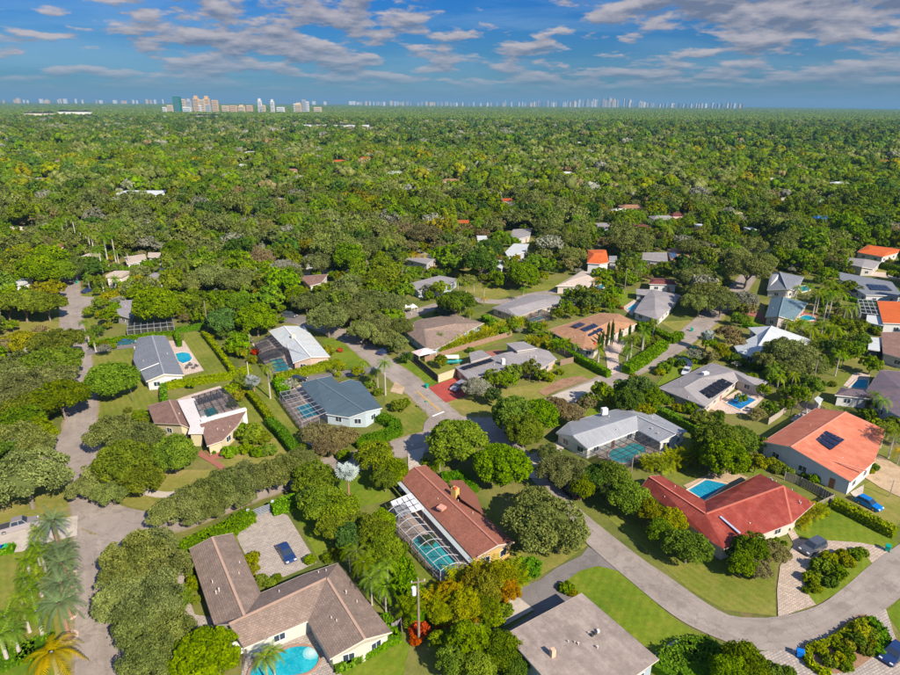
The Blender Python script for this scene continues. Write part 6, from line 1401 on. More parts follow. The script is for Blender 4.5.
pole('slim grey basketball post on the sandy drive', 889, 497, 3.6, .08, STEEL, 'lamp_post', 'pole')
# AC units
def acunit(px, py, label):
    p = G(px, py); e = empty('air_conditioner', p, label, 'air conditioner'); m = MB(); m.bx(p.x - .45, p.x + .45, p.y - .45, p.y + .45, 0, .9); m.build('housing', plain('ac_grey', (.5, .52, .54), .5), e); m = MB(); m.tube([(p.x, p.y, .9), (p.x, p.y, .95)], .36, 12); m.build('fan_grille', plain('grille_dark', (.06, .06, .07), .6), e)
acunit(401.5, 490, 'grey air conditioner at the left end of the red-brown house'); acunit(769, 483, 'air conditioner beside the red metal roof'); acunit(136.5, 349, 'white air conditioner left of the grey-blue gabled house')
# stone rings at the date palms
def ring(px, py, r, label):
    p = G(px, py); e = empty('stone_ring', p, label, 'planting ring')
    n = 14
    for k in range(n):
        a = 2 * math.pi * k / n; m = MB(); m.box((p.x + r * math.cos(a), p.y + r * math.sin(a), .1), Vector((math.cos(a), math.sin(a), 0)) * .14, Vector((-math.sin(a), math.cos(a), 0)) * r * .19, Vector((0, 0, .11))); m.build('stone', plain('ring_stone', (.58, .42, .34), .9, .2), e)
    m = MB(); m.tube([(p.x, p.y, -.05), (p.x, p.y, .06)], r - .1, 16); m.build('mulch', SOIL, e)
for i, (x, y) in enumerate(((69, 638), (70, 615), (69, 592), (69, 577))): ring(x, y, 1.0, 'pinkish stone ring around a date palm foot, %s' % ('nearest of four', 'second nearest of four', 'third of four', 'farthest of four')[i])
# ================================================================== PLANTING
T_ = '''A 450 592 32;Y 474 582 34;Y 500 576 36;A 508 592 28;Y 464 606 36;G 486 604 30;Y 440 614 30;A 430 600 22;Y 486 590 34;O 134 560 72;O 156 572 62;O 124 592 68;O 152 600 72;O 140 622 66;O 164 634 64;O 152 656 62;O 174 660 44;G 176 600 30;B 205 655 72;O 150 545 50;
O 112 432 50;O 138 436 50;R 124 462 58;O 104 470 48;G 140 478 48;O 84 486 36;O 112 490 40;
O 24 476 84;O 34 446 42;O 18 440 60;G 6 455 50;G 22 420 56;
F 56 342 54;F 52 362 60;F 60 395 60;Y 26 344 30;K 6 345 28;O 20 368 54;O 24 392 60;O 50 378 48;G 22 410 50;G 42 404 40;Y 30 418 22;W 36 350 26;
B 111 379 52;R 173 452 48;K 176 440 22;
O 168 510 44;O 188 503 46;O 208 494 48;O 228 484 50;O 248 478 48;O 268 476 46;O 286 468 46;O 300 460 38;O 196 514 30;O 216 506 32;O 240 496 32;
G 314 480 46;G 322 502 48;D 312 500 30;G 340 510 46;G 332 528 34;D 350 535 34;G 352 520 30;Y 250 560 17;Y 254 568 14;
K 318 434 34;K 340 437 38;K 328 446 30;G 376 458 44;G 394 470 34;G 385 478 30;K 380 450 30;
G 372 532 40;G 384 548 36;M 384 522 30;G 378 536 34;
M 470 640 50;G 500 650 44;G 452 660 40;M 476 668 40;G 516 668 30;G 440 640 26;
B 457 440 62;B 502 464 57;O 545 520 84;O 536 505 50;O 560 535 50;
R 514 414 48;R 538 416 44;R 524 428 44;K 556 408 36;K 572 412 30;K 588 402 22;O 562 470 50;O 550 452 30;G 582 486 30;D 595 478 36;G 612 478 40;G 630 498 46;Y 650 510 34;K 655 522 26;G 688 545 50;Y 672 520 30;G 660 532 30;
D 608 492 30;R 718 440 50;R 738 440 42;R 724 458 46;G 708 452 34;Y 756 462 24;K 748 452 20;G 758 442 20;
G 752 548 36;K 772 552 34;G 742 562 34;K 758 568 30;G 776 546 22;D 736 548 24;
G 786 668 8;G 745 664 54;M 730 672 40;G 772 672 26;
D 630 400 34;D 640 388 34;G 652 398 28;Y 645 410 22;
G 495 377 24;G 508 380 20;G 514 372 22;G 530 369 24;G 540 374 16;W 477 387 30;
O 328 318 46;O 350 312 42;O 376 322 38;O 400 326 30;O 372 300 44;O 392 302 36;O 348 295 40;O 330 298 34;O 386 338 30;O 398 343 26;O 362 330 34;
B 256 316 42;D 221 321 32;M 238 343 26;M 240 300 30;G 205 310 26;G 216 300 26;G 296 296 28;O 306 300 34;O 286 276 36;O 210 276 44;O 236 280 44;O 196 282 34;O 188 270 36;K 260 260 34;K 246 252 30;M 268 268 24;O 228 266 34;O 256 284 32;W 284 268 32;
O 318 262 34;O 334 244 50;O 352 252 40;G 348 258 36;O 366 246 36;G 384 270 38;G 374 282 30;M 404 292 24;G 412 274 20;
F 456 302 44;M 440 288 22;W 428 290 18;D 480 262 36;D 488 248 30;M 452 262 26;M 440 254 20;K 425 234 36;K 440 246 24;K 465 232 26;G 474 228 20;D 396 254 26;O 390 240 34;
B 524 274 32;G 500 278 18;M 533 262 22;G 510 262 18;B 500 236 15;
O 572 254 30;G 582 294 22;D 590 300 24;G 566 306 18;G 557 313 14;G 572 312 14;M 613 294 20;G 600 275 18;M 606 283 18;G 627 278 22;D 628 262 24;O 630 240 46;M 640 264 16;G 664 267 14;K 648 268 12;
O 690 278 34;O 708 292 44;O 722 302 36;O 700 302 34;O 690 246 30;W 684 240 24;G 700 238 22;
O 748 268 46;O 735 256 36;O 762 262 30;O 752 244 34;W 744 300 30;K 748 308 22;K 730 333 26;K 736 342 22;G 738 318 16;
O 784 352 44;O 800 358 46;O 772 360 34;O 812 366 34;O 790 370 34;
G 752 378 16;G 764 390 16;M 772 378 16;G 786 392 20;G 800 394 24;G 815 386 26;D 800 380 20;G 742 398 14;K 758 414 18;G 770 408 18;G 788 404 16;
B 871 364 23;G 855 330 22;G 862 340 20;D 832 350 24;G 846 352 26;G 824 362 22;M 858 348 18;D 820 300 18;G 838 290 18;
G 812 262 22;G 798 258 26;M 828 274 20;G 780 256 26;O 790 240 36;D 836 266 18;G 850 286 16;D 858 290 12;
B 156 306 44;G 108 316 20;G 114 308 16;Y 108 325 10;G 98 330 16;M 50 258 44;M 38 270 40;M 58 272 30;G 20 265 40;Y 52 287 26;Y 40 290 24;F 22 300 50;F 46 302 44;F 6 304 40;D 74 266 30;M 90 266 22;O 66 256 24;
M 100 264 16;K 40 244 30;Y 110 296 18;W 118 300 16;G 195 296 22;M 184 300 26;G 170 262 26;G 176 250 28;W 160 246 18;
O 8 380 50;O 4 400 50;G 34 436 40;M 12 325 14;K 40 330 16;
G 892 395 12;M 878 405 14;K 886 412 14;G 868 402 12;W 896 440 14'''
for s in T_.replace('\n', '').split(';'):
    k, x, y, w = s.split(); put_tree(k, float(x), float(y), float(w), zs=(.8 if k in 'BG' and float(w) > 45 else 1.0))
def row(f, items):
    for it in items: f(*it)
# palms: kind, foot x, y, scale
for k, x, y, s in (('royal', 270.5, 398.5, .95), ('royal', 385.5, 395, .95), ('royal', 247, 350, .6),
    ('coco', 365, 590, .7), ('coco', 372, 605, .7), ('coco', 380, 598, .7), ('coco', 358, 578, .7), ('coco', 386, 612, .65), ('coco', 350, 572, .6), ('coco', 388, 585, .6),
    ('royal', 104, 279, 1.35), ('royal', 96, 262, 1.35), ('royal', 88, 248, 1.35), ('royal', 109, 268, 1.49), ('royal', 116, 262, 1.35), ('royal', 124, 256, 1.49), ('royal', 139, 251, 1.49), ('royal', 77, 243, 1.35), ('royal', 70, 242, 1.49), ('royal', 66, 246, 1.35), ('royal', 115, 250, 1.22), ('royal', 103, 251, 1.22), ('royal', 92, 256, 1.3), ('royal', 131, 254, 1.3), ('royal', 84, 252, 1.25), ('royal', 110, 256, 1.3), ('coco', 120, 270, 1.1), ('coco', 100, 270, 1.1), ('royal', 320, 215, 1.3), ('royal', 222, 230, 1.3), ('royal', 300, 236, 1.2), ('gold', 268, 232, 1.2),
    ('royal', 130, 268, .8), ('sabal', 96, 292, 1.2), ('sabal', 104, 292, 1.2), ('sabal', 117, 291, 1.2), ('sabal', 90, 290, 1.2), ('coco', 165, 286, .8), ('coco', 135, 280, .7),
    ('sabal', 90, 346, 1.0), ('sabal', 96, 352, .9), ('coco', 86, 335, .6), ('gold', 139, 288, .9), ('gold', 110, 285, .8), ('gold', 412, 264, .8), ('gold', 418, 264, .8), ('gold', 425, 264, .8), ('gold', 374, 245, .9), ('gold', 597, 291, .9),
    ('coco', 575, 356, .5), ('sabal', 598, 362, 1.0), ('sabal', 630, 358, 1.3), ('sabal', 642, 350, 1.3), ('sabal', 653, 336, 1.1), ('coco', 622, 352, .6), ('sabal', 626, 366, 1.1),
    ('coco', 790, 392, .7), ('coco', 776, 394, .7), ('coco', 768, 386, .7), ('coco', 835, 376, .9), ('coco', 830, 350, 1.0), ('royal', 812, 318, 1.0), ('royal', 823, 322, 1.0), ('royal', 828, 318, 1.0), ('coco', 816, 312, .9), ('coco', 808, 346, .8), ('coco', 820, 340, .8), ('coco', 842, 326, .9), ('coco', 800, 338, .8), ('coco', 795, 302, .8), ('coco', 806, 300, .8), ('coco', 838, 312, .9), ('coco', 784, 336, .7), ('coco', 850, 322, .8),
    ('coco', 888, 458, .9), ('coco', 880, 448, .7), ('coco', 870, 412, .7), ('coco', 878, 420, .7), ('gold', 786, 254, .8), ('gold', 897, 464, .6),
    ('coco', 440, 475, .45), ('coco', 364, 376, .6), ('royal', 378, 388, .5), ('coco', 372, 388, .5), ('sabal', 336, 376, .7), ('coco', 470, 325, .7), ('coco', 462, 322, .6), ('royal', 484, 300, .6), ('coco', 466, 296, .7), ('coco', 458, 292, .7), ('coco', 474, 296, .7), ('coco', 523, 302, .7), ('gold', 484, 306, .6),
    ('sabal', 440, 372 - 26, .8), ('coco', 275, 676, .6), ('coco', 268, 684, .6)):
    put_palm(k, x, y, s)
for i, (x, y, s) in enumerate(((60, 549, 1.0), (69, 577, .95), (69, 615, 1.1), (69, 638, 1.15), (69, 592, 1.0))):
    put_palm('date', x, y, s, label='grey-green date palm beside the left road, %s' % ('the one overhanging the concrete drive', 'second from the concrete drive', 'fourth from the concrete drive', 'nearest, on a leaning red-brown trunk', 'third from the concrete drive')[i])
put_palm('gold', 62, 690, 1.2, label='golden yellow palm at the bottom edge left of the road')
for x, y, s in ((40, 565, .8), (32, 580, .8), (30, 600, .8), (36, 612, .8), (43, 636, .9), (20, 655, .9), (8, 662, .9), (30, 632, .8), (12, 640, .9), (26, 618, .8), (46, 572, .8), (42, 596, .8), (42, 550, .8)): put_palm('sabal', x, y, s * 1.1)
put_palm('silver', 349, 498, 1.0, label='silvery blue fan palm on the grass by the street')
put_palm('silver', 705, 351, .9, label='silvery blue fan palm on the kerb by the two green bins')
put_palm('silver', 255, 398, .85, label='silvery blue fan palm beside the tall royal palm')
put_palm('silver', 376, 385, .7, label='silvery blue fan palm in the front bed of the slate-roofed house')
put_palm('silver', 22, 470, 1.05, label='silvery fan palm behind the big oak at the left edge')
put_palm('silver', 198, 255, .9, label='silvery fan palm among the oaks left of centre'); put_palm('silver', 196, 242, .8, label='silvery fan palm farther back left of centre')
put_palm('silver', 560, 252, .8, label='silvery fan palm left of the vivid orange roof')
# areca / bamboo clumps
for x, y, s in ((434, 614, .9), (446, 618, .9), (462, 612, 1.0), (478, 612, .9), (492, 604, .9), (512, 582, .9), (482, 582, .9), (516, 590, .8), (458, 588, .9), (498, 586, .9),
    (646, 470, .8), (654, 470, .85), (662, 469, .9), (670, 468, .95), (678, 466, .95), (686, 465, .95), (694, 463, .9), (664, 473, .7),
    (440, 354, .8), (446, 352, .8), (452, 350, .8), (458, 348, .85), (464, 346, .85), (470, 344, .85), (476, 342, .9), (482, 340, .9), (488, 338, .9), (494, 336, .9), (500, 333, .9), (506, 331, .9), (512, 329, .9), (518, 327, .9), (524, 325, .8), (484, 332, .7), (470, 336, .7),
    (805, 520, .7), (812, 518, .7), (818, 516, .7), (800, 526, .6), (800, 352, .9), (808, 340, 1.), (822, 345, 1.), (834, 340, 1.0), (790, 330, .8), (798, 328, .8), (546, 345, .7), (538, 346, .8), (550, 350, .7), (530, 344, .8), (544, 330, .7)):
    put_palm('areca', x, y, s)
for x, y, s in ((558, 352, .8), (566, 350, .8), (550, 340, .7), (380, 560, .9), (372, 575, .8), (845, 345, .9), (815, 352, .9), (645, 345, .6), (410, 620, .8)): put_palm('clump', x, y, s)
# cypresses
for i, (x, y) in enumerate(((598, 353.5), (601.5, 351.5), (606.5, 349), (611, 347), (619, 343.5), (629, 339.5))):
    loc, R, d = solve_tree(x, y - 5, 3.2, 3); e = empty('cypress_tree', G(x, y), 'thin pencil cypress at the orange-brown house, %s' % ('first from the left', 'second from the left', 'third from the left', 'fourth from the left', 'fifth from the left', 'last on the right')[i], 'tree')
    h = 7.5 if i in (2, 3) else 5.5 if i < 4 else 4.2; c = inst('crown', SHRUB['dark'][0], e, (0, 0, 0.2), (0, 0, i), (.45, .45, h / 1.2)); inst('trunk', TRK['G'], e, scale=(.6, .6, 1))
# shrubs: leaf cx cy w
S__ = '''yellow 254 556 12;yellow 250 572 12;green 262 580 14;green 270 584 12;green 192 585 18;green 190 572 12;green 196 600 10;green 277 578 10;yellow 338 552 14;green 328 558 12;green 310 560 12;hedge 206 590 9;
red 420 630 20;orange 440 590 18;orange 468 580 18;orange 500 574 18;orange 452 612 16;orange 486 600 16;orange 515 572 16;red 428 606 12;orange 476 616 14;orange 492 586 14;red 445 622 12;red 416 640 12;red 424 622 10;red 438 625 8;yellow 470 674 16;green 505 610 18;bright 497 620 16;green 488 620 14;hedge 528 568 26;hedge 520 575 18;
green 567 588 14;yellow 572 592 10;green 562 586 8;red 664 668 14;red 690 672 14;red 697 668 10;yellow 676 674 8;hedge 790 672 12;
green 822 566 20;areca 828 558 16;green 838 572 18;areca 848 562 14;green 856 554 14;green 812 578 16;areca 816 588 12;green 830 582 14;yellow 842 554 12;green 862 552 12;green 806 590 8;
yellow 822 652 14;green 830 662 14;areca 838 660 16;green 846 654 16;yellow 848 645 14;green 856 640 18;areca 862 632 18;green 870 634 16;yellow 872 644 12;green 846 666 14;areca 836 645 12;green 866 650 14;red 862 645 6;yellow 878 636 10;
hedge 815 478 12;hedge 805 475 7;green 788 472 12;green 780 466 12;yellow 772 462 12;green 875 467 9;yellow 871 471 7;areca 800 512 14;areca 808 508 12;areca 818 506 12;areca 824 512 10;green 784 528 10;
green 398 406 16;green 404 403 12;green 371 384 12;green 378 392 10;red 340 384 6;red 340 350 6;areca 328 350 12;areca 340 366 10;green 330 352 8;areca 307 359 14;areca 314 363 12;grey 290 384 14;grey 284 388 12;green 296 379 8;
yellow 238 396 14;yellow 243 391 10;green 232 404 10;green 250 434 26;green 240 430 16;green 262 438 18;green 270 450 16;hedge 230 452 16;green 246 449 14;hedge 258 452 14;hedge 213 452 6;
green 344 455 14;green 300 448 12;grey 340 428 8;yellow 338 374 8;areca 341 368 8;red 255 352 8;grey 246 340 14;green 244 352 12;yellow 252 360 10;
green 546 360 10;yellow 549 377 12;areca 540 376 10;green 664 368 14;green 672 362 12;areca 660 372 10;green 684 396 14;green 690 408 16;grey 700 412 12;yellow 678 408 12;green 668 400 12;green 700 422 12;yellow 720 414 10;
green 694 361 8;green 706 361 10;green 724 350 10;green 732 358 14;green 742 362 12;green 756 366 12;hedge 768 372 10;
green 636 340 12;green 645 344 10;green 656 340 12;yellow 648 338 8;green 650 324 8;red 622 308 4;green 618 306 6;
green 120 340 8;green 104 344 10;green 112 347 8;green 130 430 16;green 140 415 14;green 145 420 10;yellow 150 433 14;green 160 428 12;green 128 410 8;
green 740 300 14;green 745 320 12;green 780 313 8;areca 770 308 8;green 860 470 4;green 868 414 16;areca 876 424 14;green 858 424 10;green 865 432 10;green 893 425 20;green 890 412 16;
green 876 330 10;yellow 878 333 8;green 862 325 14;green 878 350 8;green 832 384 8;green 776 470 10;green 470 350 8;green 455 372 6;green 560 372 8;areca 553 366 6;
green 440 462 12;green 434 468 10;green 425 462 10;green 428 540 14;green 402 548 14;grey 300 405 2;green 364 446 12;green 372 444 10'''
for s in S__.replace('\n', '').split(';'):
    l, x, y, w = s.split()
    if float(w) > 3: put_shrub(l, float(x), float(y), float(w) * 1.05)

# ---------------- the wooded suburb beyond: a jittered grid of trees over the whole view
def inpoly(x, y, poly):
    c = False; n = len(poly)
    for i in range(n):
        x1, y1 = poly[i][0], poly[i][1]; x2, y2 = poly[i - 1][0], poly[i - 1][1]
        if (y1 > y) != (y2 > y) and x < (x2 - x1) * (y - y1) / (y2 - y1) + x1: c = not c
    return c
OPEN = [  # parts of the picture kept open: lawns, streets, courts (pixels)
 [(55, 278), (82, 278), (100, 300), (84, 330), (100, 345), (90, 440), (75, 440), (55, 330)], [(84, 330), (205, 325), (240, 372), (260, 445), (95, 440)], [(250, 340), (300, 322), (335, 330), (372, 365), (450, 405), (400, 450), (290, 460), (240, 400)],
 [(400, 350), (520, 335), (565, 345), (640, 372), (600, 390), (480, 425), (440, 410)], [(475, 282), (570, 285), (565, 315), (490, 320), (450, 300)], [(548, 325), (640, 310), (690, 330), (745, 345), (700, 360), (640, 375), (580, 360)],
 [(735, 320), (800, 325), (815, 345), (780, 380), (735, 355)], [(820, 370), (900, 370), (900, 425), (760, 445)], [(612, 285), (680, 285), (690, 300), (650, 325), (615, 312)], [(742, 275), (815, 275), (820, 325), (742, 325)], [(660, 370), (770, 370), (775, 400), (730, 420), (680, 400)],
 [(840, 262), (905, 262), (905, 345), (855, 345)], [(0, 315), (62, 318), (62, 335), (0, 345)], [(850, 330), (905, 330), (905, 375), (850, 375)], [(545, 268), (610, 265), (600, 292), (550, 295)], [(640, 250), (725, 255), (725, 268), (650, 268)], [(720, 255), (770, 245), (765, 262), (740, 285)], [(700, 318), (745, 290), (735, 320), (700, 345)],
 [(400, 300), (420, 298), (420, 325), (400, 325)], [(205, 243), (262, 238), (262, 246), (205, 250)], [(300, 272), (385, 260), (385, 268), (330, 276)]]
taken = [(o.location.x, o.location.y, w / 2 * PX(o.location)[2] / FPX) for o, k, x, y, w in TREES]
tx = np.array([t[0] for t in taken]); ty = np.array([t[1] for t in taken]); tr = np.array([t[2] for t in taken])
kx = [(min(p[0] for p in q), max(p[0] for p in q), min(p[1] for p in q), max(p[1] for p in q), q) for q in KEEP]
roadpts = np.array(ROADW)
FB = [(min(p[0] for p in q), max(p[0] for p in q), min(p[1] for p in q), max(p[1] for p in q)) for q in FOOT]
from mathutils import noise as mno
MIX = 'OOOOOGGGGGGMMDDMYKKWFBOGYB'
def species(x, y):
    n = mno.noise(Vector((x * .012, y * .012, 0))); n2 = mno.noise(Vector((x * .004, y * .004, 5)))
    r = random.random()
    if n + n2 > .22: return random.choice('OOOOWGKD')
    if n + n2 < -.32: return random.choice('MGGGGYFBDD')
    return random.choice(MIX)
cand = []
def ring_pts(r0, r1, step):
    out = []; hw = .80
    y = r0 - 20
    ys = np.arange(r0, r1, step)
    for yy in ys:
        xs = np.arange(-yy * hw - 30, yy * hw + 30, step)
        X = xs + rng.uniform(-.42, .42, len(xs)) * step; Y = yy + rng.uniform(-.42, .42, len(xs)) * step
        out.append(np.stack([X, Y], 1))
    return np.concatenate(out)
near = ring_pts(70, 900, 7.4)
far_pts = []
for X, Y in near:
    px, py, d = PX((X, Y, 5))
    if px < -60 or px > 960 or py > 470: continue
    kind = species(X, Y); R = (random.uniform(5.5, 8.4) if random.random() < .22 else random.uniform(2.8, 5.6)) * (1.12 if kind in 'OF' else .92)
    if py > 262:
        g = PX((X, Y, 0))
        if any(inpoly(g[0], g[1], q) or inpoly(px, py, q) for q in OPEN): continue
        R = min(R, 6.2)
    if px > 0 and py > 330 and not (px < 60 and 330 < py < 470): continue
    if len(roadpts) and np.min((roadpts[:, 0] - X) ** 2 + (roadpts[:, 1] - Y) ** 2 - (roadpts[:, 2] + R * .55) ** 2) < 0: continue
    dd = np.sqrt((tx - X) ** 2 + (ty - Y) ** 2) - tr * .75 - R * .5
    if dd.min() < 0: continue
    bad = False
    for (a, b, c, dd_) in FB:
        if a - R * .55 < X < b + R * .55 and c - R * .55 < Y < dd_ + R * .55: bad = True; break
    if bad: continue
    wpx = R * FPX / d
    top = PX((X, Y, R * 1.5))[1]
    for (a, b, c, d_, q) in kx:
        if a - wpx * .75 < px < b + wpx * .75 and top - .5 < d_ and PX((X, Y, R * .6))[1] > c - 1 and py > (c + d_) / 2 - 2: bad = True; break
    if bad: continue
    cand.append((wpx * 2, X, Y, R, kind, px, py))
cand.sort(key=lambda t: -t[0])
NTREE = sum(1 for _ in TREES)
NIND = max(0, 322 - NTREE)
inview = [c for c in cand if -5 < c[5] < 905]
ind = inview[:NIND]; ids = set(id(c) for c in ind)
rest = [c for c in cand if id(c) not in ids]
for (w, X, Y, R, kind, px, py) in ind:
    lf, shp, ls, nm, cw, noun = KIND[kind]
    e = empty(nm, (X, Y, 0), None, 'tree'); e['group'] = 'trees of the wooded suburb'; a = random.uniform(0, 6.28)
    inst('crown', random.choice(LOD1[kind]), e, (0, 0, 0), (0, 0, a), (R, R * random.uniform(.9, 1.1), R * random.uniform(.85, 1.15))); inst('trunk', TRK[kind], e, (0, 0, 0), (0, 0, a), (R, R, R))
    TREES.append((e, kind, px, py, w))

# everything farther: one growing mass, as geometry-node instances of a few crowns
def forest(name, pts, kinds, radii, meshes, label, zscale=None):
    n = len(pts); me = bpy.data.meshes.new(name + '_points'); me.vertices.add(n)
    co = np.zeros((n, 3), np.float32); co[:, :2] = pts; me.vertices.foreach_set('co', co.ravel())
    for nm, arr, t in (('kidx', kinds, 'INT'), ('rad', radii, 'FLOAT'), ('rotz', rng.uniform(0, 6.28, n), 'FLOAT'), ('zs', rng.uniform(.8, 1.25, n), 'FLOAT')):
        a = me.attributes.new(nm, t, 'POINT'); a.data.foreach_set('value', np.asarray(arr, np.int32 if t == 'INT' else np.float32))
    o = bpy.data.objects.new(name, me); COL.objects.link(o); tag(o, label, 'woodland', kind='stuff')
    col = bpy.data.collections.new(name + '_crowns')
    for i, m_ in enumerate(meshes):
        p = bpy.data.objects.new('%s_crown_%02d' % (name, i), m_); col.objects.link(p)
    ng = bpy.data.node_groups.new(name + '_scatter', 'GeometryNodeTree'); ng.interface.new_socket('Geometry', in_out='INPUT', socket_type='NodeSocketGeometry'); ng.interface.new_socket('Geometry', in_out='OUTPUT', socket_type='NodeSocketGeometry')
    gi = ng.nodes.new('NodeGroupInput'); go = ng.nodes.new('NodeGroupOutput'); ip = ng.nodes.new('GeometryNodeInstanceOnPoints'); ci = ng.nodes.new('GeometryNodeCollectionInfo')
    ci.inputs['Collection'].default_value = col; ci.inputs['Separate Children'].default_value = True; ci.inputs['Reset Children'].default_value = True
    ng.links.new(gi.outputs[0], ip.inputs['Points']); ng.links.new(ci.outputs[0], ip.inputs['Instance']); ip.inputs['Pick Instance'].default_value = True
    def na(nm, t): q = ng.nodes.new('GeometryNodeInputNamedAttribute'); q.data_type = t; q.inputs[0].default_value = nm; return [s for s in q.outputs if s.enabled and s.name == 'Attribute'][0]
    ng.links.new(na('kidx', 'INT'), ip.inputs['Instance Index'])
    cx_ = ng.nodes.new('ShaderNodeCombineXYZ'); ng.links.new(na('rotz', 'FLOAT'), cx_.inputs[2])
    try:
        er = ng.nodes.new('FunctionNodeEulerToRotation'); ng.links.new(cx_.outputs[0], er.inputs[0]); ng.links.new(er.outputs[0], ip.inputs['Rotation'])
    except Exception: ng.links.new(cx_.outputs[0], ip.inputs['Rotation'])
    cs = ng.nodes.new('ShaderNodeCombineXYZ'); ra = na('rad', 'FLOAT'); mm_ = ng.nodes.new('ShaderNodeMath'); mm_.operation = 'MULTIPLY'; ng.links.new(ra, mm_.inputs[0]); ng.links.new(na('zs', 'FLOAT'), mm_.inputs[1])
    ng.links.new(ra, cs.inputs[0]); ng.links.new(ra, cs.inputs[1]); ng.links.new(mm_.outputs[0], cs.inputs[2]); ng.links.new(cs.outputs[0], ip.inputs['Scale'])
    ng.links.new(ip.outputs[0], go.inputs[0]); md = o.modifiers.new('scatter', 'NODES'); md.node_group = ng
    return o
KL = 'OGDMYKWFB'
FARMIX = 'OOOOOODDDDDGGGWKGM'
def species_far(x, y):
    n = mno.noise(Vector((x * .0011, y * .0009, 2))) + .6 * mno.noise(Vector((x * .004, y * .003, 8)))
    if n > .22: return random.choice('OOODWGOOD')
    if n < -.28: return random.choice('GGDGDDO')
    return random.choice(FARMIX)
mid = [c for c in rest if c[2] < 460]; fr = [c for c in rest if c[2] >= 460]
M1 = [LOD1[k][0] for k in KL]; M2 = [LOD2[k][0] for k in KL] + [LOD2[k][1] for k in KL]; M3 = [LOD3[k][0] for k in KL]
PM = [PALM['royal'][0][0][1], PALM['coco'][0][0][1]]
if mid: forest('mid_wood', np.array([(c[1], c[2]) for c in mid]), [KL.index(c[4]) for c in mid], [c[3] for c in mid], M1, 'mixed green tree cover between the mid-distance houses')
ug = []
for X, Y in ring_pts(120, 430, 4.2):
    R = random.uniform(1.1, 2.6); px, py, d = PX((X, Y, R))
    if not (-20 < px < 920) or py > 430: continue
    g = PX((X, Y, 0))
    if any(inpoly(g[0], g[1], q) for q in OPEN) and random.random() < (.93 if py > 285 else .6): continue
    if np.min((roadpts[:, 0] - X) ** 2 + (roadpts[:, 1] - Y) ** 2 - (roadpts[:, 2] + R) ** 2) < 0: continue
    if any(a - R < X < b + R and c - R < Y < d_ + R for (a, b, c, d_) in FB): continue
    w_ = R * FPX / d; top = PX((X, Y, R * 1.4))[1]
    if any(a - w_ * .7 < px < b + w_ * .7 and top < d_ and py > c - 1 and g[1] > (c + d_) / 2 for (a, b, c, d_, q) in kx): continue
    ug.append((X, Y, R, KL.index(random.choice('GGMMDYYKBW'))))
forest('mid_undergrowth', np.array([u_[:2] for u_ in ug]), [u_[3] for u_ in ug], [u_[2] for u_ in ug], M1, 'bushes and undergrowth filling the gardens between the mid-distance houses')
print('UG', len(ug))
pts, kk, rr = [(c[1], c[2]) for c in fr], [KL.index(c[4]) + 9 * random.randint(0, 1) for c in fr], [c[3] for c in fr]
b2 = ring_pts(900, 2400, 9.5); 
for X, Y in b2:
    px, py, d = PX((X, Y, 6)); bad = False
    for (a, b, c, d_, q) in kx:
        if c < 150 and a - 2 < px < b + 2 and c - .5 < py < d_ + 2.2: bad = True; break
    if bad: continue
    pts.append((X, Y)); kk.append(KL.index(species_far(X, Y)) + 9 * random.randint(0, 1)); rr.append(random.uniform(7, 10.5) if random.random() < .16 else random.uniform(3.2, 6.4))
forest('far_wood', np.array(pts), kk, rr, M2, 'continuous far canopy of the wooded suburb')
b3 = np.concatenate([ring_pts(2400, 5200, 19), ring_pts(5200, 12000, 42), ring_pts(12000, 20000, 110)])
seam = [(P(700, 105.9), P(905, 109.6), P(1150, 113))]
def insea(X, Y):
    q = PX((X, Y, 0)); return q[0] > 700 and q[1] < 105.9 + (q[0] - 700) * .0195 + .1
b3 = [p for p in b3 if not insea(p[0], p[1])]
bigk = [k_ for k_ in kx if k_[3] < 130]
def shown(X, Y):
    px, py, d = PX((X, Y, 7)); return any(a - 1.5 < px < b + 1.5 and c - .6 < py < d_ + 2.4 for (a, b, c, d_, q) in bigk)
b3 = [p for p in b3 if p[1] > 7000 or not shown(p[0], p[1])]
rad3 = [random.uniform(9, 15) if p[1] < 5200 else (random.uniform(20, 34) if p[1] < 12000 else random.uniform(45, 75)) for p in b3]
kk3 = [KL.index(species_far(p[0] * .35, p[1] * .35)) for p in b3]
fo = forest('horizon_wood', np.array(b3), kk3, rad3, M3, 'hazy tree cover running out to the horizon')
# far crowns must not tower: flatten with their size
z = np.array([random.uniform(.7, 1.1) * min(1.0, 9.0 / r) for r in rad3], np.float32); fo.data.attributes['zs'].data.foreach_set('value', z)
# scattered palms in the mid wood
pp = [(c[1] + 4, c[2] + 4) for c in rest if 200 < c[2] < 900 and random.random() < .26]
forest('mid_palms', np.array(pp), [random.randint(0, 1) for _ in pp], [random.uniform(.95, 1.5) for _ in pp], PM, 'palm heads scattered through the mid-distance tree cover')

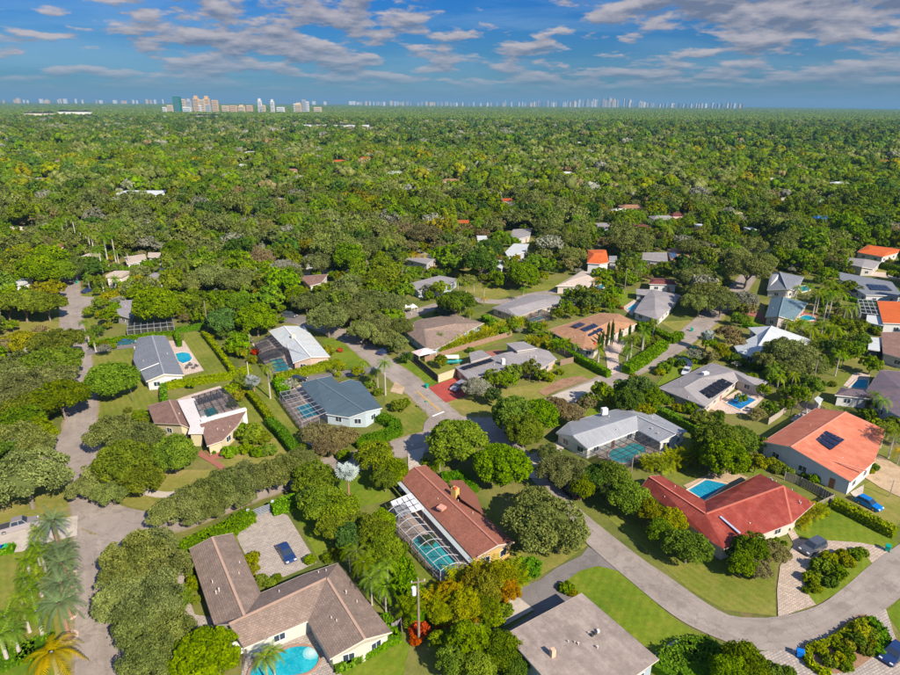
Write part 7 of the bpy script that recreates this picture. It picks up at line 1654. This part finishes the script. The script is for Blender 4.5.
# ---------------- towers on the horizon
def tower(px, ytop, w, dist, col, label, group=None, name='high_rise', depth=None, tiers=1, bands=False, cat='tower'):
    """a building w pixels wide at a distance of dist metres whose top shows at ytop"""
    yb = None; lo = 104.0; q = None
    for _ in range(1): q = P(px, 130, 0)
    dirx = (P(px, 112, 0)).normalized(); base = dirx * dist; base.z = 0
    h = 0; a, b = 0.0, 900.0
    for _ in range(40):
        mid_ = (a + b) / 2
        if PX((base.x, base.y, mid_))[1] > ytop: a = mid_
        else: b = mid_
    h = a; d = PX(base)[2]; wm = w * d / FPX; dp = depth or wm * .8
    e = empty(name, base, label, cat, group); wl = plain('tower_%02x%02x%02x' % tuple(int(c * 255) for c in col), col, .6, .08, .01)
    m = MB(); hh = h * (.86 if tiers > 1 else 1); m.bx(base.x - wm / 2, base.x + wm / 2, base.y - dp / 2, base.y + dp / 2, -1, hh); m.build('wall', wl, e)
    if tiers > 1: m = MB(); m.bx(base.x - wm * .3, base.x + wm * .3, base.y - dp * .3, base.y + dp * .3, hh - .5, h); m.build('penthouse', wl, e)
    if bands:
        m = MB(); n = max(3, int(h / 7))
        for k in range(1, n): zz = hh * k / n; m.bx(base.x - wm * .46, base.x + wm * .46, base.y - dp / 2 - .5, base.y - dp / 2 + .2, zz - hh / n * .22, zz + hh / n * .22)
        o = m.build('window_band', plain('tower_glass', (.10, .16, .22), .2, .1, .02, spec=.6), e)
    return e
TAN, WHTc, GLS, SAND, GRY, TEALc = (.55, .36, .20), (.60, .60, .60), (.18, .30, .40), (.56, .43, .27), (.34, .36, .40), (.005, .15, .13)
for px, yt, w, c, lab, t in ((178.5, 95.5, 7.5, TEALc, 'dark teal glass office tower at the left of the near high-rise cluster', 1), (185, 98, 3.5, SAND, 'narrow sand-coloured block right of the teal tower', 1), (190, 97.5, 5, GRY, 'grey block between the teal tower and the gabled towers', 2), (197.5, 94.5, 6, TAN, 'tan twin-gabled tower, left one of the pair', 2), (208, 94.8, 6, TAN, 'tan twin-gabled tower, right one of the pair', 2), (203, 98.5, 7, SAND, 'sandy slab joining the tan gabled towers', 1),
    (216, 99, 6, TAN, 'brown-tan block at the right of the near cluster', 1), (171, 104, 6, SAND, 'low cream block left of the teal tower', 1), (199, 104, 7, WHTc, 'white low block in front of the tan towers', 1), (208, 103.5, 7, GRY, 'bluish low block in front of the tan towers', 1), (188, 106, 9, WHTc, 'low white podium under the grey block', 1),
    (260.5, 97.3, 4.2, WHTc, 'slim white tower standing alone', 2), (273, 98.2, 4, WHTc, 'second slim white tower right of the lone one', 2), (263, 104, 6, SAND, 'low sandy base beside the slim white tower', 1), (299, 101.5, 7, SAND, 'low sandy complex with stepped roofs', 2), (304.5, 98.6, 4, GRY, 'grey tower right of the sandy complex', 1), (308, 100.5, 3, WHTc, 'white tower at the right end of the sandy complex', 1), (296, 102.5, 4, WHTc, 'low white block at the left end of the sandy complex', 1),
    (226, 104.5, 7, SAND, 'long low tan mid-rise, leftmost of the row', 1), (234, 104.3, 7, TAN, 'tan mid-rise, second in the row', 1), (242, 103.8, 7, SAND, 'sand mid-rise, third in the row', 2), (250, 104.2, 6, TAN, 'tan mid-rise at the right end of the row', 1), (165, 106, 4, WHTc, 'tiny white block at the left end of the near cluster', 1), (281, 106, 8, WHTc, 'low white sheds between the two tower groups', 1), (318, 106, 8, SAND, 'low sandy sheds right of the grey tower', 1)):
    tower(px, yt + 1.1, w * .85, 3900, c, lab, bands=True, tiers=t)
rs = random.Random(5)
for i in range(26):
    x = rs.uniform(0, 165); tower(x, 98.0 + rs.random() * 2.0 + x * .0065, rs.uniform(1.0, 3.2), 16000, rs.choice((WHTc, SAND, TAN, WHTc)), 'low pale building on the far left horizon', 'low pale buildings along the far left horizon')
for i in range(20):
    x = rs.uniform(310, 450); tower(x, 100.3 + rs.random() * 1.6 + (x - 310) * .0065, rs.uniform(1.0, 3.5), 16000, rs.choice((WHTc, SAND, GRY)), 'low pale building on the horizon left of the downtown towers', 'low pale buildings on the central horizon')
DT = [(.50, .50, .50), (.22, .29, .38), (.10, .17, .27), (.25, .27, .31), (.45, .36, .25), (.34, .41, .50)]
for i in range(150):
    x = rs.gauss(603, 30) if i > 95 else 362 + 4 * i + rs.uniform(-1.5, 1.5)
    cl = math.exp(-((x - 615) / 26) ** 2) * 5.5 + math.exp(-((x - 560) / 32) ** 2) * 3.2 + math.exp(-((x - 505) / 16) ** 2) * 1.5 + math.exp(-((x - 725) / 28) ** 2) * 1.0
    hz = 103.2 + (x - 450) * .0065; yt = hz - .3 - cl * 1.25 * rs.uniform(.15, 1.0) - rs.random() * 1.3
    if x < 480: yt = hz - rs.uniform(.6, 1.6)
    if abs(x - 501) < 1.8: yt = hz - 5.5
    if x > 640: yt = max(yt, hz - 3.2)
    dc = rs.choice(DT); tw = {0: 'white', 1: 'blue-grey', 2: 'dark blue-grey', 3: 'grey', 4: 'sand-coloured', 5: 'pale blue'}[DT.index(dc)]
    hw_ = 'tall' if hz - yt > 4.5 else 'mid-height' if hz - yt > 2.5 else 'low'
    sec_ = 'the left downtown stretch' if x < 480 else 'the mid-left downtown part' if x < 560 else 'the tallest downtown cluster' if x < 650 else 'the right downtown tail'
    lab_ = '%s %s tower in %s' % (hw_, tw, sec_)
    tower(x, yt, rs.uniform(1.0, 2.4), 12500, dc, lab_, sec_, depth=60, tiers=2 if rs.random() < .3 else 1)

# ---------------- haze
HZ = True
if HZ:
    m = MB(); m.bx(-50000, 50000, -450, 50000, -1.5, 330)
    hm = bpy.data.materials.new('haze_air'); hm.use_nodes = True; nt = hm.node_tree; nt.nodes.clear(); o_ = N(nt, 'ShaderNodeOutputMaterial'); v_ = N(nt, 'ShaderNodeVolumePrincipled')
    v_.inputs['Color'].default_value = (.22, .45, .68, 1); v_.inputs['Density'].default_value = 6.5e-5; v_.inputs['Anisotropy'].default_value = 0.0
    L(nt, v_.outputs[0], o_.inputs['Volume']); hm.cycles.homogeneous_volume = True if hasattr(hm, 'cycles') and hasattr(hm.cycles, 'homogeneous_volume') else True
    ho = m.build('haze', hm); tag(ho, 'pale air haze over the whole suburb', kind='stuff')

# ---------------- labels for trees, palms and shrubs, from what stands beside them
tb = {}
for o in bpy.data.objects:
    if o.get('category') == 'tower' and o.get('group'): tb.setdefault(o['label'], []).append(o)
for lab, l in tb.items():
    if len(l) == 1: continue
    l.sort(key=lambda o: PX(o.location)[0])
    if len(l) <= 20:
        OR_ = 'first second third fourth fifth sixth seventh eighth ninth tenth eleventh twelfth thirteenth fourteenth fifteenth sixteenth seventeenth eighteenth nineteenth twentieth'.split()
        for i_, o in enumerate(l): o['label'] = lab.replace(' in the', ', %s such from left, in the' % OR_[i_]) if ' in the' in lab else lab
LMK = list(HOUSES) + [('the octagonal pool', 183, 357), ('the curved paver drive', 840, 560), ('the planted island', 845, 645), ('the left road', 84, 430), ('the left road junction', 110, 520), ('the stop line junction', 440, 425), ('the iron gate', 262, 512), ('the stone drive', 278, 545), ('the kidney pool', 285, 665), ('the curving road', 640, 580), ('the utility pole', 418, 600), ('the arched pool cage', 435, 545), ('the bamboo row', 480, 335), ('the date palms', 62, 590), ('the silver pickup', 19, 528), ('the far warehouse', 330, 130), ('the white arcaded building', 140, 191), ('the blue tarpaulined roof', 822, 216), ('the tall palm row', 112, 245), ('the palm court', 630, 345)]
LMK = [(p if p.startswith('the ') else 'the ' + p, x, y) for p, x, y in LMK]
def rel(x, y):
    c = sorted(LMK, key=lambda l: (l[1] - x) ** 2 + ((l[2] - y) * 1.6) ** 2)
    p, lx, ly = c[0]; dx, dy = x - lx, (y - ly) * 1.6
    r = ('right of' if dx > 0 else 'left of') if abs(dx) > abs(dy) else ('in front of' if dy > 0 else 'behind')
    return r, p, c[1][0]
ORD = ['leftmost', 'second from left', 'third from left', 'fourth from left', 'fifth from left', 'sixth from left', 'seventh from left', 'eighth from left', 'ninth from left', 'tenth from left', 'eleventh from left', 'twelfth from left', 'thirteenth from left', 'fourteenth from left', 'fifteenth from left', 'sixteenth from left', 'seventeenth from left', 'eighteenth from left', 'nineteenth from left', 'twentieth from left'] + ['number %d from left' % k for k in range(21, 90)]
def label_all(items, noun):
    b = {}
    for o, k, x, y, w in items:
        w = w if isinstance(w, float) or isinstance(w, int) else 0; sz = ('huge' if w > 62 else 'large' if w > 40 else 'medium' if w > 24 else 'small') if noun == 'tree' else ('large' if w > 16 else 'small')
        if noun == 'tree': base = '%s %s %s' % (sz, KIND[k][4], KIND[k][5])
        elif noun == 'palm': base = {'royal': 'tall slender palm', 'coco': 'feathery green palm', 'gold': 'golden-leaved palm', 'sabal': 'bushy-headed palm', 'areca': 'yellow-green clumping palm', 'clump': 'green clumping palm', 'date': 'date palm', 'silver': 'silver palm'}[k]
        else: base = '%s %s shrub' % (sz, {'green': 'green', 'yellow': 'yellow-green', 'red': 'red-orange', 'orange': 'orange-gold', 'hedge': 'clipped bright green', 'areca': 'feathery yellow-green', 'bright': 'bright green', 'grey': 'pale grey', 'dark': 'dark green'}[k])
        r, p, p2 = rel(x, y); b.setdefault((base, r, p), []).append((x, o, p2))
    for (base, r, p), l in b.items():
        if len(l) == 1: l[0][1]['label'] = '%s %s %s' % (base, r, p); continue
        l.sort(key=lambda t: t[0])
        for i, (x, o, p2) in enumerate(l): o['label'] = '%s, the %s' % (base + ' ' + r + ' ' + p, ('left one', 'right one')[i] if len(l) == 2 else ('rightmost one' if i == len(l) - 1 else ORD[i] + ('' if i else ' one')))
label_all(TREES, 'tree'); label_all(PALMS, 'palm'); label_all(SHRUBS, 'shrub')
print('TREES', len(TREES), 'PALMS', len(PALMS), 'SHRUBS', len(SHRUBS), 'cand', len(cand), 'far', len(pts), len(b3))
